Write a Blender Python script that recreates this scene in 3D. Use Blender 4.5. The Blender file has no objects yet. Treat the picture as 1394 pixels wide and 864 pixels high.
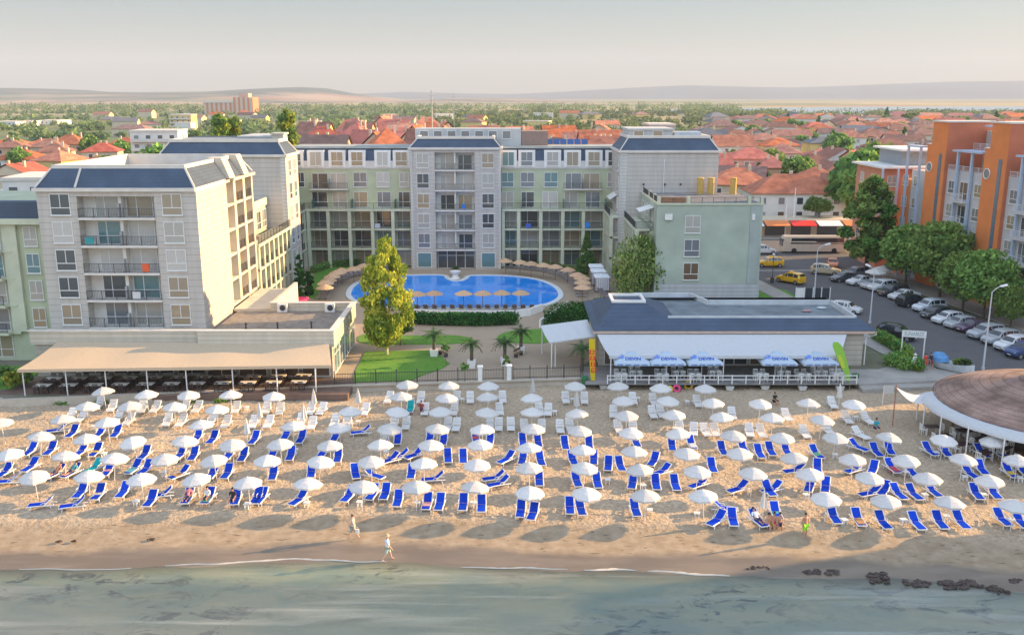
import bpy, math, random
import numpy as np
from math import sin, cos, pi, radians, sqrt, atan2, hypot, tan
random.seed(7); np.random.seed(7)
SC = bpy.context.scene
COL = SC.collection
# ---------------------------------------------------------------- camera
CAM_H = 28.0; FPX = 1280.0; PITCH = math.atan(302/1280.0); SP, CP = sin(PITCH), cos(PITCH)
def at(px, py, z=0.0):
    xn = (px-697)/FPX; yn = (py-432)/FPX
    k = (CAM_H-z)/(SP+yn*CP)
    return (xn*k, (CP-yn*SP)*k, z)
def aty(px, py, Y):
    xn = (px-697)/FPX; yn = (py-432)/FPX
    k = Y/(CP-yn*SP)
    return (xn*k, Y, CAM_H-(SP+yn*CP)*k)
def xat(px, Y, z=0.0):
    return (px-697)/FPX*(Y*CP+(CAM_H-z)*SP)
cd = bpy.data.cameras.new('camera'); cam = bpy.data.objects.new('camera', cd); COL.objects.link(cam)
cam.location = (0, 0, CAM_H); cam.rotation_euler = (pi/2-PITCH, 0, 0)
cd.sensor_width = 36; cd.lens = 36*FPX/1394; cd.clip_end = 40000; cd.clip_start = 1
SC.camera = cam
# ---------------------------------------------------------------- light
SUN_EL = radians(15.0); SUN_DIR = (0.965, 0.262)
SUN_AZ = atan2(SUN_DIR[0], SUN_DIR[1])
sd = bpy.data.lights.new('sun', 'SUN'); so = bpy.data.objects.new('sun', sd); COL.objects.link(so)
sd.energy = 5.0; sd.angle = radians(0.6); sd.color = (1.0, 0.63, 0.29)
so.rotation_euler = (pi/2-SUN_EL, 0, pi-SUN_AZ)   # lamp's -Z points away from the sun
W = bpy.data.worlds.new('World'); SC.world = W; W.use_nodes = True
wn = W.node_tree; bg = wn.nodes['Background']
sky = wn.nodes.new('ShaderNodeTexSky'); sky.sky_type = 'NISHITA'; sky.sun_disc = False
sky.sun_elevation = SUN_EL; sky.sun_rotation = SUN_AZ
sky.air_density = 1.0; sky.dust_density = 1.0; sky.ozone_density = 1.0
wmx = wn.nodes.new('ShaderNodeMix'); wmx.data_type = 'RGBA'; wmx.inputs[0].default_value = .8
wtc = wn.nodes.new('ShaderNodeTexCoord'); wsp = wn.nodes.new('ShaderNodeSeparateXYZ'); wrp = wn.nodes.new('ShaderNodeValToRGB')   # sky gradient: warm near the horizon, brightened overhead as added fill light
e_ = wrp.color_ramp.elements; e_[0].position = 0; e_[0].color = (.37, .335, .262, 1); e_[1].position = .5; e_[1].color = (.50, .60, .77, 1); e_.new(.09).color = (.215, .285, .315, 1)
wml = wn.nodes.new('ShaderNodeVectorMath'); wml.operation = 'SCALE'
wbk = wn.nodes.new('ShaderNodeMapRange'); wbk.inputs[1].default_value = .1; wbk.inputs[2].default_value = -.7; wbk.inputs[3].default_value = 4.6; wbk.inputs[4].default_value = 12.0; wn.links.new(wsp.outputs[1], wbk.inputs[0]); wn.links.new(wbk.outputs[0], wml.inputs['Scale'])  # sky also brightened behind the camera, added fill for the sea-facing facades
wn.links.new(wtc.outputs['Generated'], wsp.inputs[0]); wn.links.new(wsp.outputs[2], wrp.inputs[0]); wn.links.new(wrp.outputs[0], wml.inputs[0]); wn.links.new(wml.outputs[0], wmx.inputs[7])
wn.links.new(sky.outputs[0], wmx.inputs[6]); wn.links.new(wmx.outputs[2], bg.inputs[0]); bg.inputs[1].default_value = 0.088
SC.view_settings.view_transform = 'Standard'; SC.view_settings.look = 'None'
SC.view_settings.exposure = 1.6; SC.view_settings.gamma = 1
SC.cycles.use_denoising = True; SC.cycles.max_bounces = 6; SC.cycles.diffuse_bounces = 3
SC.cycles.transparent_max_bounces = 12; SC.cycles.volume_bounces = 0; SC.cycles.caustics_reflective = False; SC.cycles.caustics_refractive = False
# ---------------------------------------------------------------- materials
MATS = {}
class NT:
    """small helper round a material's node tree"""
    def __init__(s, name):
        s.m = bpy.data.materials.new(name); s.m.use_nodes = True
        s.t = s.m.node_tree; s.b = s.t.nodes['Principled BSDF']; s.out = s.t.nodes['Material Output']
        MATS[name] = s.m
    def n(s, typ, **kw):
        x = s.t.nodes.new(typ)
        for k, v in kw.items(): setattr(x, k, v)
        return x
    def l(s, a, b): s.t.links.new(a, b)
    def noise(s, scale, detail=4, vec=None, rough=.55, dist=0):
        x = s.n('ShaderNodeTexNoise'); x.inputs['Scale'].default_value = scale; x.inputs['Detail'].default_value = detail
        x.inputs['Roughness'].default_value = rough; x.inputs['Distortion'].default_value = dist
        s.l(vec if vec is not None else s.pos(), x.inputs['Vector']); return x.outputs['Fac']
    def pos(s):
        if not hasattr(s, '_p'): s._p = s.n('ShaderNodeNewGeometry').outputs['Position']
        return s._p
    def obj(s):
        if not hasattr(s, '_o'): s._o = s.n('ShaderNodeTexCoord').outputs['Object']
        return s._o
    def sep(s, v):
        x = s.n('ShaderNodeSeparateXYZ'); s.l(v, x.inputs[0]); return x.outputs
    def math(s, op, a, b=None, c=None, clamp=False):
        x = s.n('ShaderNodeMath', operation=op, use_clamp=clamp)
        for i, v in enumerate((a, b, c)):
            if v is None: continue
            if isinstance(v, (int, float)): x.inputs[i].default_value = v
            else: s.l(v, x.inputs[i])
        return x.outputs[0]
    def mapv(s, v, scale, rot=(0, 0, 0)):
        x = s.n('ShaderNodeMapping'); x.inputs['Scale'].default_value = scale; x.inputs['Rotation'].default_value = rot
        s.l(v, x.inputs[0]); return x.outputs[0]
    def rng(s, v, a, b, c=0., d=1.):
        x = s.n('ShaderNodeMapRange'); s.l(v, x.inputs[0])
        for i, q in enumerate((a, b, c, d)): x.inputs[i+1].default_value = q
        return x.outputs[0]
    def mix(s, f, a, b):
        x = s.n('ShaderNodeMix', data_type='RGBA'); 
        if isinstance(f, (int, float)): x.inputs[0].default_value = f
        else: s.l(f, x.inputs[0])
        for i, v in ((6, a), (7, b)):
            if isinstance(v, tuple): x.inputs[i].default_value = (*v, 1)
            else: s.l(v, x.inputs[i])
        return x.outputs[2]
    def ramp(s, f, stops, interp='LINEAR'):
        x = s.n('ShaderNodeValToRGB'); x.color_ramp.interpolation = interp; e = x.color_ramp.elements
        while len(e) < len(stops): e.new(.5)
        for q, (p, c) in zip(e, stops): q.position = p; q.color = (*c, 1)
        s.l(f, x.inputs[0]); return x.outputs[0]
    def bump(s, h, strength=.3, dist=.05):
        x = s.n('ShaderNodeBump'); x.inputs['Strength'].default_value = strength; x.inputs['Distance'].default_value = dist
        s.l(h, x.inputs['Height']); s.l(x.outputs[0], s.b.inputs['Normal']); return x
    def col(s, c):
        if isinstance(c, tuple): s.b.inputs['Base Color'].default_value = (*c, 1)
        else: s.l(c, s.b.inputs['Base Color'])
    def set(s, **kw):
        for k, v in kw.items(): s.b.inputs[k.replace('_', ' ')].default_value = v
def shade(c, f): return tuple(min(1, max(0, x*f)) for x in c)
def M(name, c=(.5, .5, .5), rough=.75, var=.12, scale=1.5, bump=0, metal=0, objvar=0., coat=0, spec=.5, bscale=8):
    if name in MATS: return MATS[name]
    q = NT(name)
    f = q.noise(scale, 5)
    colr = q.mix(q.rng(f, .3, .7), shade(c, 1-var), shade(c, 1+var))
    if objvar:
        oi = q.n('ShaderNodeObjectInfo').outputs['Random']
        hs = q.n('ShaderNodeHueSaturation'); q.l(q.rng(oi, 0, 1, 1-objvar, 1+objvar), hs.inputs['Value']); q.l(colr, hs.inputs['Color'])
        q.l(q.rng(q.math('FRACT', q.math('MULTIPLY', oi, 7.3)), 0, 1, .5-objvar*.06, .5+objvar*.06), hs.inputs['Hue'])
        colr = hs.outputs[0]
    q.col(colr); q.set(Roughness=rough, Metallic=metal); q.b.inputs['Specular IOR Level'].default_value = spec
    if coat: q.set(Coat_Weight=coat, Coat_Roughness=.05)
    if bump: q.bump(q.noise(bscale, 3), bump, .03)
    return q.m
def siding(name, c, pitch=.52, groove=.045, rough=.7):
    """horizontal cladding boards: dark joints at a fixed pitch, weather streaks"""
    q = NT(name); z = q.sep(q.pos())[2]
    fr = q.math('FRACT', q.math('DIVIDE', q.math('ADD', z, 50), pitch))
    j = q.math('LESS_THAN', fr, groove/pitch*1.6)
    streak = q.noise(1.0, 5, q.mapv(q.pos(), (1.6, 1.6, .18)))
    row = q.n('ShaderNodeTexWhiteNoise', noise_dimensions='1D'); q.l(q.math('FLOOR', q.math('DIVIDE', q.math('ADD', z, 50), pitch)), row.inputs['W'])
    base = q.mix(q.rng(streak, .35, .7), shade(c, .86), shade(c, 1.06))
    base = q.mix(q.math('MULTIPLY', row.outputs[0], .25), base, shade(c, .84))
    q.col(q.mix(j, base, shade(c, .60))); q.set(Roughness=rough)
    q.bump(q.math('SUBTRACT', 1, j), .3, .02); return q.m
def tiles(name, c, sx=3.0, sz=3.4, rough=.85, var=.3, objvar=.18, c2=None):
    """roof tiles / shingles: courses running down the slope"""
    q = NT(name); p = q.sep(q.pos())
    a = q.math('FRACT', q.math('MULTIPLY', p[2], sz)); b = q.math('FRACT', q.math('MULTIPLY', q.math('ADD', p[0], p[1]), sx))
    n1 = q.noise(.5, 4); n2 = q.noise(9, 2)
    colr = q.mix(q.rng(n1, .3, .72), shade(c, 1-var), shade(c2 or c, 1+var*.7))
    colr = q.mix(q.rng(n2, .35, .7, 0, .5), colr, shade(c, .6))
    dk = q.math('MAXIMUM', q.math('LESS_THAN', a, .16), q.math('MULTIPLY', q.math('LESS_THAN', b, .12), .6))
    colr = q.mix(q.math('MULTIPLY', dk, .5), colr, shade(c, .45))
    if objvar:
        oi = q.n('ShaderNodeObjectInfo').outputs['Random']
        hs = q.n('ShaderNodeHueSaturation'); q.l(q.rng(oi, 0, 1, 1-objvar, 1+objvar), hs.inputs['Value']); q.l(colr, hs.inputs['Color'])
        q.l(q.rng(q.math('FRACT', q.math('MULTIPLY', oi, 5.7)), 0, 1, .75, 1.05), hs.inputs['Saturation'])
        colr = hs.outputs[0]
    q.col(colr); q.set(Roughness=rough); q.bump(a, .5, .04); return q.m
def glassy(name, c, fold=0, rough=.35):
    """window pane: what hangs behind it, under a reflecting coat of glass"""
    q = NT(name)
    if fold:
        w = q.n('ShaderNodeTexWave', wave_type='BANDS', bands_direction='X'); w.inputs['Scale'].default_value = 2.6; w.inputs['Distortion'].default_value = 1.5
        q.l(q.obj(), w.inputs[0]); q.col(q.mix(q.math('MULTIPLY', w.outputs['Fac'], fold), c, shade(c, .55)))
    else: q.col(c)
    q.set(Roughness=rough, Coat_Weight=1.0, Coat_Roughness=.03); q.b.inputs['Coat IOR'].default_value = 1.6; return q.m
def leaf(name, c, tr=.35):
    q = NT(name); q.t.nodes.remove(q.b)
    oi = q.n('ShaderNodeObjectInfo').outputs['Random']
    rp = q.n('ShaderNodeNewGeometry').outputs['Random Per Island']
    colr = q.mix(rp, shade(c, .62), shade(c, 1.4))
    hs = q.n('ShaderNodeHueSaturation'); q.l(q.rng(oi, 0, 1, .8, 1.2), hs.inputs['Value']); q.l(q.rng(oi, 0, 1, .485, .515), hs.inputs['Hue']); q.l(colr, hs.inputs['Color'])
    d = q.n('ShaderNodeBsdfDiffuse'); t = q.n('ShaderNodeBsdfTranslucent'); mx = q.n('ShaderNodeMixShader'); mx.inputs[0].default_value = tr
    for x in (d, t): q.l(hs.outputs[0], x.inputs[0])
    q.l(d.outputs[0], mx.inputs[1]); q.l(t.outputs[0], mx.inputs[2]); q.l(mx.outputs[0], q.out.inputs[0]); return q.m
def fabric(name, c, tr=.2, objvar=.05):
    q = NT(name); q.t.nodes.remove(q.b); oi = q.n('ShaderNodeObjectInfo').outputs['Random']
    base = q.mix(q.rng(q.noise(3, 4, q.obj()), .35, .7), shade(c, .93), c)
    hs = q.n('ShaderNodeHueSaturation'); q.l(q.rng(oi, 0, 1, 1-objvar, 1+objvar), hs.inputs['Value']); q.l(base, hs.inputs['Color'])
    d = q.n('ShaderNodeBsdfDiffuse'); t = q.n('ShaderNodeBsdfTranslucent'); mx = q.n('ShaderNodeMixShader'); mx.inputs[0].default_value = tr
    for x in (d, t): q.l(hs.outputs[0], x.inputs[0])
    q.l(d.outputs[0], mx.inputs[1]); q.l(t.outputs[0], mx.inputs[2]); q.l(mx.outputs[0], q.out.inputs[0]); return q.m
# ---------------------------------------------------------------- meshes and objects
KIDS = {}; ORG = {}
def _link(o, parent):
    COL.objects.link(o)
    if parent is not None: o.parent = parent; KIDS.setdefault(parent.name, []).append(o)
    return o
def tag(o, label=None, cat=None, group=None, kind=None):
    if label: o['label'] = label
    if cat: o['category'] = cat
    if group: o['group'] = group
    if kind: o['kind'] = kind
    return o
def thing(name, label, cat, loc=(0, 0, 0), rz=0, group=None, world=False):
    o = bpy.data.objects.new(name, None); o.empty_display_size = .3; COL.objects.link(o)
    o.location = loc; o.rotation_euler = (0, 0, rz)
    if world: ORG[o.name] = loc
    return tag(o, label, cat, group)
def copy_tree(o, parent=None):
    c = o.copy(); COL.objects.link(c)
    if parent is not None: c.parent = parent; KIDS.setdefault(parent.name, []).append(c)
    for ch in list(KIDS.get(o.name, [])): copy_tree(ch, c)
    return c
def inst(name, me, parent=None, loc=(0, 0, 0), rz=0):
    o = bpy.data.objects.new(name, me); o.location = loc; o.rotation_euler = (0, 0, rz)
    return _link(o, parent)
class MB:
    def __init__(s): s.v = []; s.f = []; s.m = []
    def add(s, vs, fs, mi=0):
        k = len(s.v); s.v += [tuple(p) for p in vs]
        for f in fs: s.f.append(tuple(i+k for i in f)); s.m.append(mi)
        return s
    def hexa(s, p, mi=0):   # 8 points: bottom ring then top ring, counter-clockwise from above
        return s.add(p, [(3, 2, 1, 0), (4, 5, 6, 7), (0, 1, 5, 4), (1, 2, 6, 5), (2, 3, 7, 6), (3, 0, 4, 7)], mi)
    def box(s, x0, x1, y0, y1, z0, z1, mi=0):
        return s.hexa([(x0, y0, z0), (x1, y0, z0), (x1, y1, z0), (x0, y1, z0), (x0, y0, z1), (x1, y0, z1), (x1, y1, z1), (x0, y1, z1)], mi)
    def frus(s, a, b, z0, z1, mi=0):   # a, b = (x0,x1,y0,y1) bottom and top
        return s.hexa([(a[0], a[2], z0), (a[1], a[2], z0), (a[1], a[3], z0), (a[0], a[3], z0), (b[0], b[2], z1), (b[1], b[2], z1), (b[1], b[3], z1), (b[0], b[3], z1)], mi)
    def obox(s, c, sx, sy, sz, rz=0, mi=0):
        ca, sa = cos(rz), sin(rz); P = []
        for z in (-sz/2, sz/2):
            for x, y in ((-1, -1), (1, -1), (1, 1), (-1, 1)):
                X, Y = x*sx/2, y*sy/2; P.append((c[0]+X*ca-Y*sa, c[1]+X*sa+Y*ca, c[2]+z))
        return s.hexa(P, mi)
    def tube(s, pts, rad, n=6, mi=0, caps=True):
        if isinstance(rad, (int, float)): rad = [rad]*len(pts)
        P = [np.array(p, float) for p in pts]; rings = []; k = len(s.v); prev = None
        for i, p in enumerate(P):
            t = P[min(i+1, len(P)-1)]-P[max(i-1, 0)]; t = t/(np.linalg.norm(t)+1e-9)
            if prev is None:
                a = np.array((0, 0, 1.)) if abs(t[2]) < .9 else np.array((1., 0, 0)); u = np.cross(t, a)
            else: u = prev-t*np.dot(prev, t)
            u = u/(np.linalg.norm(u)+1e-9); prev = u; w = np.cross(t, u)
            for j in range(n):
                a = 2*pi*j/n; s.v.append(tuple(p+rad[i]*(cos(a)*u+sin(a)*w)))
        for i in range(len(P)-1):
            for j in range(n):
                a = k+i*n+j; b = k+i*n+(j+1) % n; s.f.append((a, b, b+n, a+n)); s.m.append(mi)
        if caps:
            s.f.append(tuple(k+j for j in range(n))[::-1]); s.m.append(mi)
            s.f.append(tuple(k+(len(P)-1)*n+j for j in range(n))); s.m.append(mi)
        return s
    def cyl(s, x, y, z0, z1, r, r1=None, n=10, mi=0): return s.tube([(x, y, z0), (x, y, z1)], [r, r if r1 is None else r1], n, mi)
    def prism(s, poly, z0, z1, mi=0):
        n = len(poly); k = len(s.v)
        s.v += [(p[0], p[1], z0) for p in poly]+[(p[0], p[1], z1) for p in poly]
        s.f.append(tuple(range(k, k+n))[::-1]); s.m.append(mi); s.f.append(tuple(range(k+n, k+2*n))); s.m.append(mi)
        for i in range(n):
            j = (i+1) % n; s.f.append((k+i, k+j, k+n+j, k+n+i)); s.m.append(mi)
        return s
    def sheet(s, poly, z, mi=0): return s.add([(p[0], p[1], z) for p in poly], [tuple(range(len(poly)))], mi)
    def lathe(s, prof, n=16, c=(0, 0), mi=0):
        k = len(s.v)
        for r, z in prof:
            for j in range(n): s.v.append((c[0]+r*cos(2*pi*j/n), c[1]+r*sin(2*pi*j/n), z))
        for i in range(len(prof)-1):
            for j in range(n):
                a = k+i*n+j; b = k+i*n+(j+1) % n; s.f.append((a, b, b+n, a+n)); s.m.append(mi)
        return s
    def ball(s, c, r, n=8, m=6, sc=(1, 1, 1), mi=0):
        k = len(s.v)
        for i in range(m+1):
            t = pi*i/m
            for j in range(n):
                a = 2*pi*j/n; s.v.append((c[0]+r*sc[0]*sin(t)*cos(a), c[1]+r*sc[1]*sin(t)*sin(a), c[2]-r*sc[2]*cos(t)))
        for i in range(m):
            for j in range(n):
                a = k+i*n+j; b = k+i*n+(j+1) % n; s.f.append((a, b, b+n, a+n)); s.m.append(mi)
        return s
    def fbox(s, F, u0, u1, d0, d1, z0, z1, mi=0):
        P = [F.p(u0, d1, z0), F.p(u1, d1, z0), F.p(u1, d0, z0), F.p(u0, d0, z0), F.p(u0, d1, z1), F.p(u1, d1, z1), F.p(u1, d0, z1), F.p(u0, d0, z1)]
        return s.hexa(P, mi)
    def mesh(s, name, mats, off=(0, 0, 0), smooth=False):
        me = bpy.data.meshes.new(name)
        v = [(a-off[0], b-off[1], c-off[2]) for a, b, c in s.v] if off != (0, 0, 0) else s.v
        me.from_pydata(v, [], s.f)
        for m in (mats if isinstance(mats, (list, tuple)) else [mats]): me.materials.append(m)
        if any(s.m): me.polygons.foreach_set('material_index', s.m)
        if smooth: me.polygons.foreach_set('use_smooth', [True]*len(s.f))
        me.update(); return me
    def build(s, name, mats, parent=None, smooth=False):
        off = ORG.get(parent.name, (0, 0, 0)) if parent is not None else (0, 0, 0)
        o = inst(name, s.mesh(name, mats, off, smooth), parent)
        if parent is not None and parent.name in ORG: ORG[o.name] = off
        return o
def own(s, name, mats, label, cat, group=None, origin=None, smooth=False):
    """a thing that is one mesh, its origin at its base"""
    if origin is None: origin = (sum(p[0] for p in s.v)/len(s.v), sum(p[1] for p in s.v)/len(s.v), min(p[2] for p in s.v))
    o = inst(name, s.mesh(name, mats, origin, smooth)); o.location = origin
    return tag(o, label, cat, group)
class Fr:
    """a facade frame: u along it, d outward, z up; ang 0 faces the sea (-Y)"""
    def __init__(s, x, y, deg=0): s.o = (x, y); s.a = radians(deg); s.U = (cos(s.a), sin(s.a)); s.N = (sin(s.a), -cos(s.a))
    def p(s, u, d, z): return (s.o[0]+s.U[0]*u+s.N[0]*d, s.o[1]+s.U[1]*u+s.N[1]*d, z)
ONES = 'zeroth first second third fourth fifth sixth seventh eighth ninth tenth eleventh twelfth thirteenth fourteenth fifteenth sixteenth seventeenth eighteenth nineteenth'.split()
TENS = {2: 'twent', 3: 'thirt', 4: 'fort', 5: 'fift', 6: 'sixt', 7: 'sevent', 8: 'eight', 9: 'ninet'}
def nth(n):
    if n < 20: return ONES[n]
    t, r = divmod(n, 10)
    return TENS[t]+('ieth' if r == 0 else 'y-'+ONES[r])
# materials used all over
white = M('white_paint', (.78, .77, .74), .6, .06)
whitem = M('white_metal', (.75, .76, .77), .4, .05)
darkm = M('dark_metal', (.045, .045, .05), .5, .1)
greym = M('grey_metal', (.35, .36, .37), .45, .08)
frame_w = M('window_frame_white', (.74, .74, .72), .5, .05)
clad = siding('grey_siding', (.54, .505, .46), .66, .035)
clad_cream = siding('cream_siding', (.50, .45, .37), .66, .035)
cream = M('cream_render', (.60, .55, .45), .85, .1, .6)
trimc = M('pale_cornice', (.66, .62, .56), .8, .08, .8)
green_r = M('sage_green_render', (.46, .50, .35), .9, .12, .35, bump=.1)
greenp = M('pale_green_column', (.56, .58, .44), .85, .1, .8)
loggw = M('loggia_wall', (.68, .65, .60), .9, .08)
slate = tiles('blue_slate_shingle', (.06, .095, .155), 2.4, 3.2, .6, .25, 0)
PANES = [glassy('pane_dark', (.035, .045, .055)), glassy('pane_curtain', (.42, .40, .36), .5), glassy('pane_beige', (.34, .27, .18), .6),
         glassy('pane_teal', (.10, .22, .24), .5), glassy('pane_grey', (.17, .19, .21), .3), glassy('pane_pale', (.5, .48, .45), .35), glassy('pane_brown', (.16, .10, .06), .4)]
terra = tiles('terracotta_tiles', (.52, .125, .04), 3.0, 3.4, .85, .3, .22, (.66, .19, .07))
terra2 = tiles('old_brown_tiles', (.30, .12, .085), 3.0, 3.4, .9, .3, .2, (.36, .17, .12))
terra3 = tiles('bright_red_tiles', (.50, .085, .05), 3.0, 3.4, .8, .25, .2, (.6, .14, .08))
flat_roof = M('roof_felt', (.17, .18, .20), .95, .25, .7, bump=.2)
# windows: a frame mesh and a pane mesh per size, shared by every copy
TS = bpy.data.scenes.new('workbench')   # evaluates curves and skins apart from the big scene
def baked(o, name):
    TS.collection.objects.link(o); TS.view_layers[0].update(); dg = TS.view_layers[0].depsgraph
    me = bpy.data.meshes.new_from_object(o.evaluated_get(dg), depsgraph=dg); me.name = name; TS.collection.objects.unlink(o); return me
_WM = {}
def win_meshes(w, h, style):
    k = (round(w, 2), round(h, 2), style)
    if k in _WM: return _WM[k]
    f = MB(); t = .07 if style != 'small' else .1; D = .09
    f.box(-w/2-t, w/2+t, -D, 0, -t, 0); f.box(-w/2-t, w/2+t, -D, 0, h, h+t); f.box(-w/2-t, -w/2, -D, 0, 0, h); f.box(w/2, w/2+t, -D, 0, 0, h)
    if style == 'cas': f.box(-.035, .035, -D+.01, 0, h*.36, h); f.box(-w/2, w/2, -D+.01, 0, h*.32, h*.36)
    elif style == 'two': f.box(-.035, .035, -D+.01, 0, 0, h)
    elif style == 'door': f.box(-w*.12-.04, -w*.12+.04, -D+.01, 0, 0, h); f.box(-w/2, -w*.12-.04, -D+.01, 0, h*.34, h*.34+.06); f.box(-w*.12+.04, w/2, -D+.01, 0, h*.34, h*.34+.06)
    elif style == 'shop':
        n = max(2, round(w/1.6))
        for i in range(1, n): x = -w/2+w*i/n; f.box(x-.04, x+.04, -D+.01, 0, 0, h)
        f.box(-w/2, w/2, -D+.015, 0, h*.72, h*.72+.06)
    if style in ('cas', 'two'): f.box(-w/2-.14, w/2+.14, -.16, 0, -t-.06, -t-.003)
    fm = f.mesh('window', [frame_w]); ps = []
    for p in PANES:
        b = MB(); b.box(-w/2+.002, w/2-.002, -.045, -.005, .002, h-.002); ps.append(b.mesh('pane', [p]))
    _WM[k] = (fm, ps); return _WM[k]
class Wins:
    """collects a building's windows; the ones nearest the camera become parts, any past the limit one part"""
    def __init__(s, root): s.r = root; s.L = []
    def add(s, F, u, d, z, w, h, style='cas', pane=None):
        if pane is None: pane = random.choice([0, 1, 1, 2, 4, 4, 5, 3, 0, 2])
        s.L.append((F.p(u, d, z), F.a, w, h, style, pane))
    def done(s, limit=100):
        off = ORG.get(s.r.name, (0, 0, 0)); s.L.sort(key=lambda q: q[0][1])
        for k, (p, a, w, h, st, pn) in enumerate(s.L[:limit]):
            fm, ps = win_meshes(w, h, st)
            o = inst('window', fm, s.r, tuple(p[i]-off[i] for i in range(3)), a); inst('pane', ps[pn], o)
        rest = s.L[limit:]
        if rest:
            b = MB()
            for p, a, w, h, st, pn in rest:
                for me, mi in ((win_meshes(w, h, st)[0], 0), (win_meshes(w, h, st)[1][pn], pn+1)):
                    vs = [(p[0]+v.co.x*cos(a)-v.co.y*sin(a), p[1]+v.co.x*sin(a)+v.co.y*cos(a), p[2]+v.co.z) for v in me.vertices]
                    b.add(vs, [tuple(q.vertices) for q in me.polygons], mi)
            tag(b.build('window', [frame_w]+PANES, s.r), kind='stuff')
_RM = {}
def rail_mesh(L, h=1.0, m=None, gap=.16):
    k = (round(L, 1), h, (m or darkm).name, gap)
    if k not in _RM:
        b = MB(); b.box(-L/2, L/2, -.025, .025, h-.05, h); b.box(-L/2, L/2, -.02, .02, .08, .12)
        n = max(1, int(L/1.5)); 
        for i in range(n+1): x = -L/2+.03+(L-.06)*i/n; b.box(x-.025, x+.025, -.022, .022, 0, h-.052)
        n2 = int(L/gap)
        for i in range(1, n2): x = -L/2+L*i/n2; b.box(x-.011, x+.011, -.01, .01, .122, h-.053)
        _RM[k] = b.mesh('balcony_railing', [m or darkm])
    return _RM[k]
def rail(root, F, u0, u1, d, z, h=1.0, m=None, name='balcony_railing'):
    off = ORG.get(root.name, (0, 0, 0)); p = F.p((u0+u1)/2, d, z)
    return inst(name, rail_mesh(u1-u0, h, m), root, tuple(p[i]-off[i] for i in range(3)), F.a)
# ================================================================ SETTING
def interp(x, pts):
    if x <= pts[0][0]: return pts[0][1]
    for (a, p), (b, q) in zip(pts, pts[1:]):
        if x <= b: return p+(q-p)*(x-a)/(b-a)
    return pts[-1][1]
def water_y(x): return interp(x, [(-60, 54.0), (-30, 53.9), (-12, 55.1), (-6, 54.9), (0, 54.0), (8, 53.6), (16, 53.2), (26, 52.4), (34, 50.6), (60, 49), (140, 47)])
WALL = [(-900, 80), (-48.3, 84.7), (-15.8, 89.4), (7.3, 91.8), (7.3, 89.5), (34.6, 89.5), (34.6, 92.3), (47, 92.3), (52, 88), (75, 84), (900, 80)]
# fields, town earth and far meadows on one ground sheet
def ground_mat():
    q = NT('ground_fields'); p = q.pos(); s = q.sep(p)
    mp = q.mapv(p, (.0016, .0042, 1), (0, 0, .25))
    vo = q.n('ShaderNodeTexVoronoi', feature='F1'); vo.inputs['Scale'].default_value = 1.0; q.l(mp, vo.inputs['Vector'])
    cell = q.sep(vo.outputs['Color'])[0]
    field = q.ramp(cell, [(0, (.14, .17, .06)), (.2, (.36, .28, .13)), (.36, (.17, .20, .08)), (.52, (.42, .34, .18)), (.66, (.33, .17, .09)), (.8, (.12, .17, .07)), (.92, (.46, .36, .22))], 'CONSTANT')
    field = q.mix(q.rng(q.noise(.01, 5), .35, .7, 0, .5), field, (.15, .18, .08))
    near = q.mix(q.rng(q.noise(.06, 5), .4, .62), (.20, .18, .14), (.09, .12, .05))
    near = q.mix(q.rng(q.noise(.9, 4), .4, .7, 0, .4), near, (.28, .24, .19))
    far = q.rng(s[1], 380, 520)
    q.col(q.mix(far, near, field)); q.set(Roughness=.95); return q.m
g = MB(); F_ = 10400
poly = [(-8500, 80)]+WALL[0:0]+[(-900, 80)]+WALL[1:-1]+[(900, 80), (8500, 80), (8500, F_), (-8500, F_)]
g.add([(x, y, 0) for x, y in poly], [tuple(range(len(poly)))])
tag(g.build('ground', [ground_mat()]), kind='structure')
# beach and sea bed
def sand_mat():
    q = NT('sand'); a = q.n('ShaderNodeAttribute', attribute_name='shore').outputs['Fac']; p = q.pos()
    n = q.noise(.35, 5); f = q.noise(3.2, 4); big = q.noise(.12, 3)
    dry = q.mix(q.rng(f, .35, .68), (.36, .28, .195), (.60, .48, .34)); dry = q.mix(q.rng(big, .35, .7, 0, .45), dry, (.34, .26, .17))
    dry = q.mix(q.rng(q.noise(14, 3), .55, .75, 0, .35), dry, (.27, .21, .15))
    damp = q.mix(q.rng(q.noise(1.2, 5), .4, .65), (.30, .225, .145), (.39, .305, .21))
    damp = q.mix(q.rng(q.noise(2.4, 6, q.mapv(p, (.5, 1.6, 1))), .60, .68, 0, .8), damp, (.10, .085, .06))
    wet = q.mix(q.rng(q.noise(.8, 3, q.mapv(p, (.25, 1, 1))), .4, .6), (.17, .135, .10), (.22, .175, .13))
    bed = q.mix(q.rng(q.noise(.5, 6, q.mapv(p, (.45, 1.1, 1)), .6, .6), .44, .60), (.62, .56, .38), (.42, .46, .36))
    weed = q.math('MULTIPLY', q.rng(q.noise(.9, 8, q.mapv(p, (.5, 1.0, 1)), .70, .9), .52, .60), q.rng(q.noise(.13, 3, q.mapv(p, (.6, 1.3, 1))), .44, .60))
    bed = q.mix(weed, bed, (.04, .055, .07))
    wob = q.math('ADD', a, q.math('MULTIPLY', q.math('SUBTRACT', n, .5), 2.2))
    c = q.mix(q.rng(wob, 5.2, 6.4), damp, dry); c = q.mix(q.rng(wob, 1.7, 2.5), wet, c); c = q.mix(q.rng(a, -1.5, -.1), bed, c)
    q.col(c); q.l(q.rng(wob, 1.5, 2.6, .42, .95), q.b.inputs['Roughness'])
    h = q.math('ADD', q.math('MULTIPLY', q.noise(3.0, 2), 1.0), q.math('MULTIPLY', q.noise(9, 2), .4))
    b = q.bump(h, .6, .13); q.l(q.rng(wob, 4, 6.5, .05, 1), b.inputs['Strength']); return q.m
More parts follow.
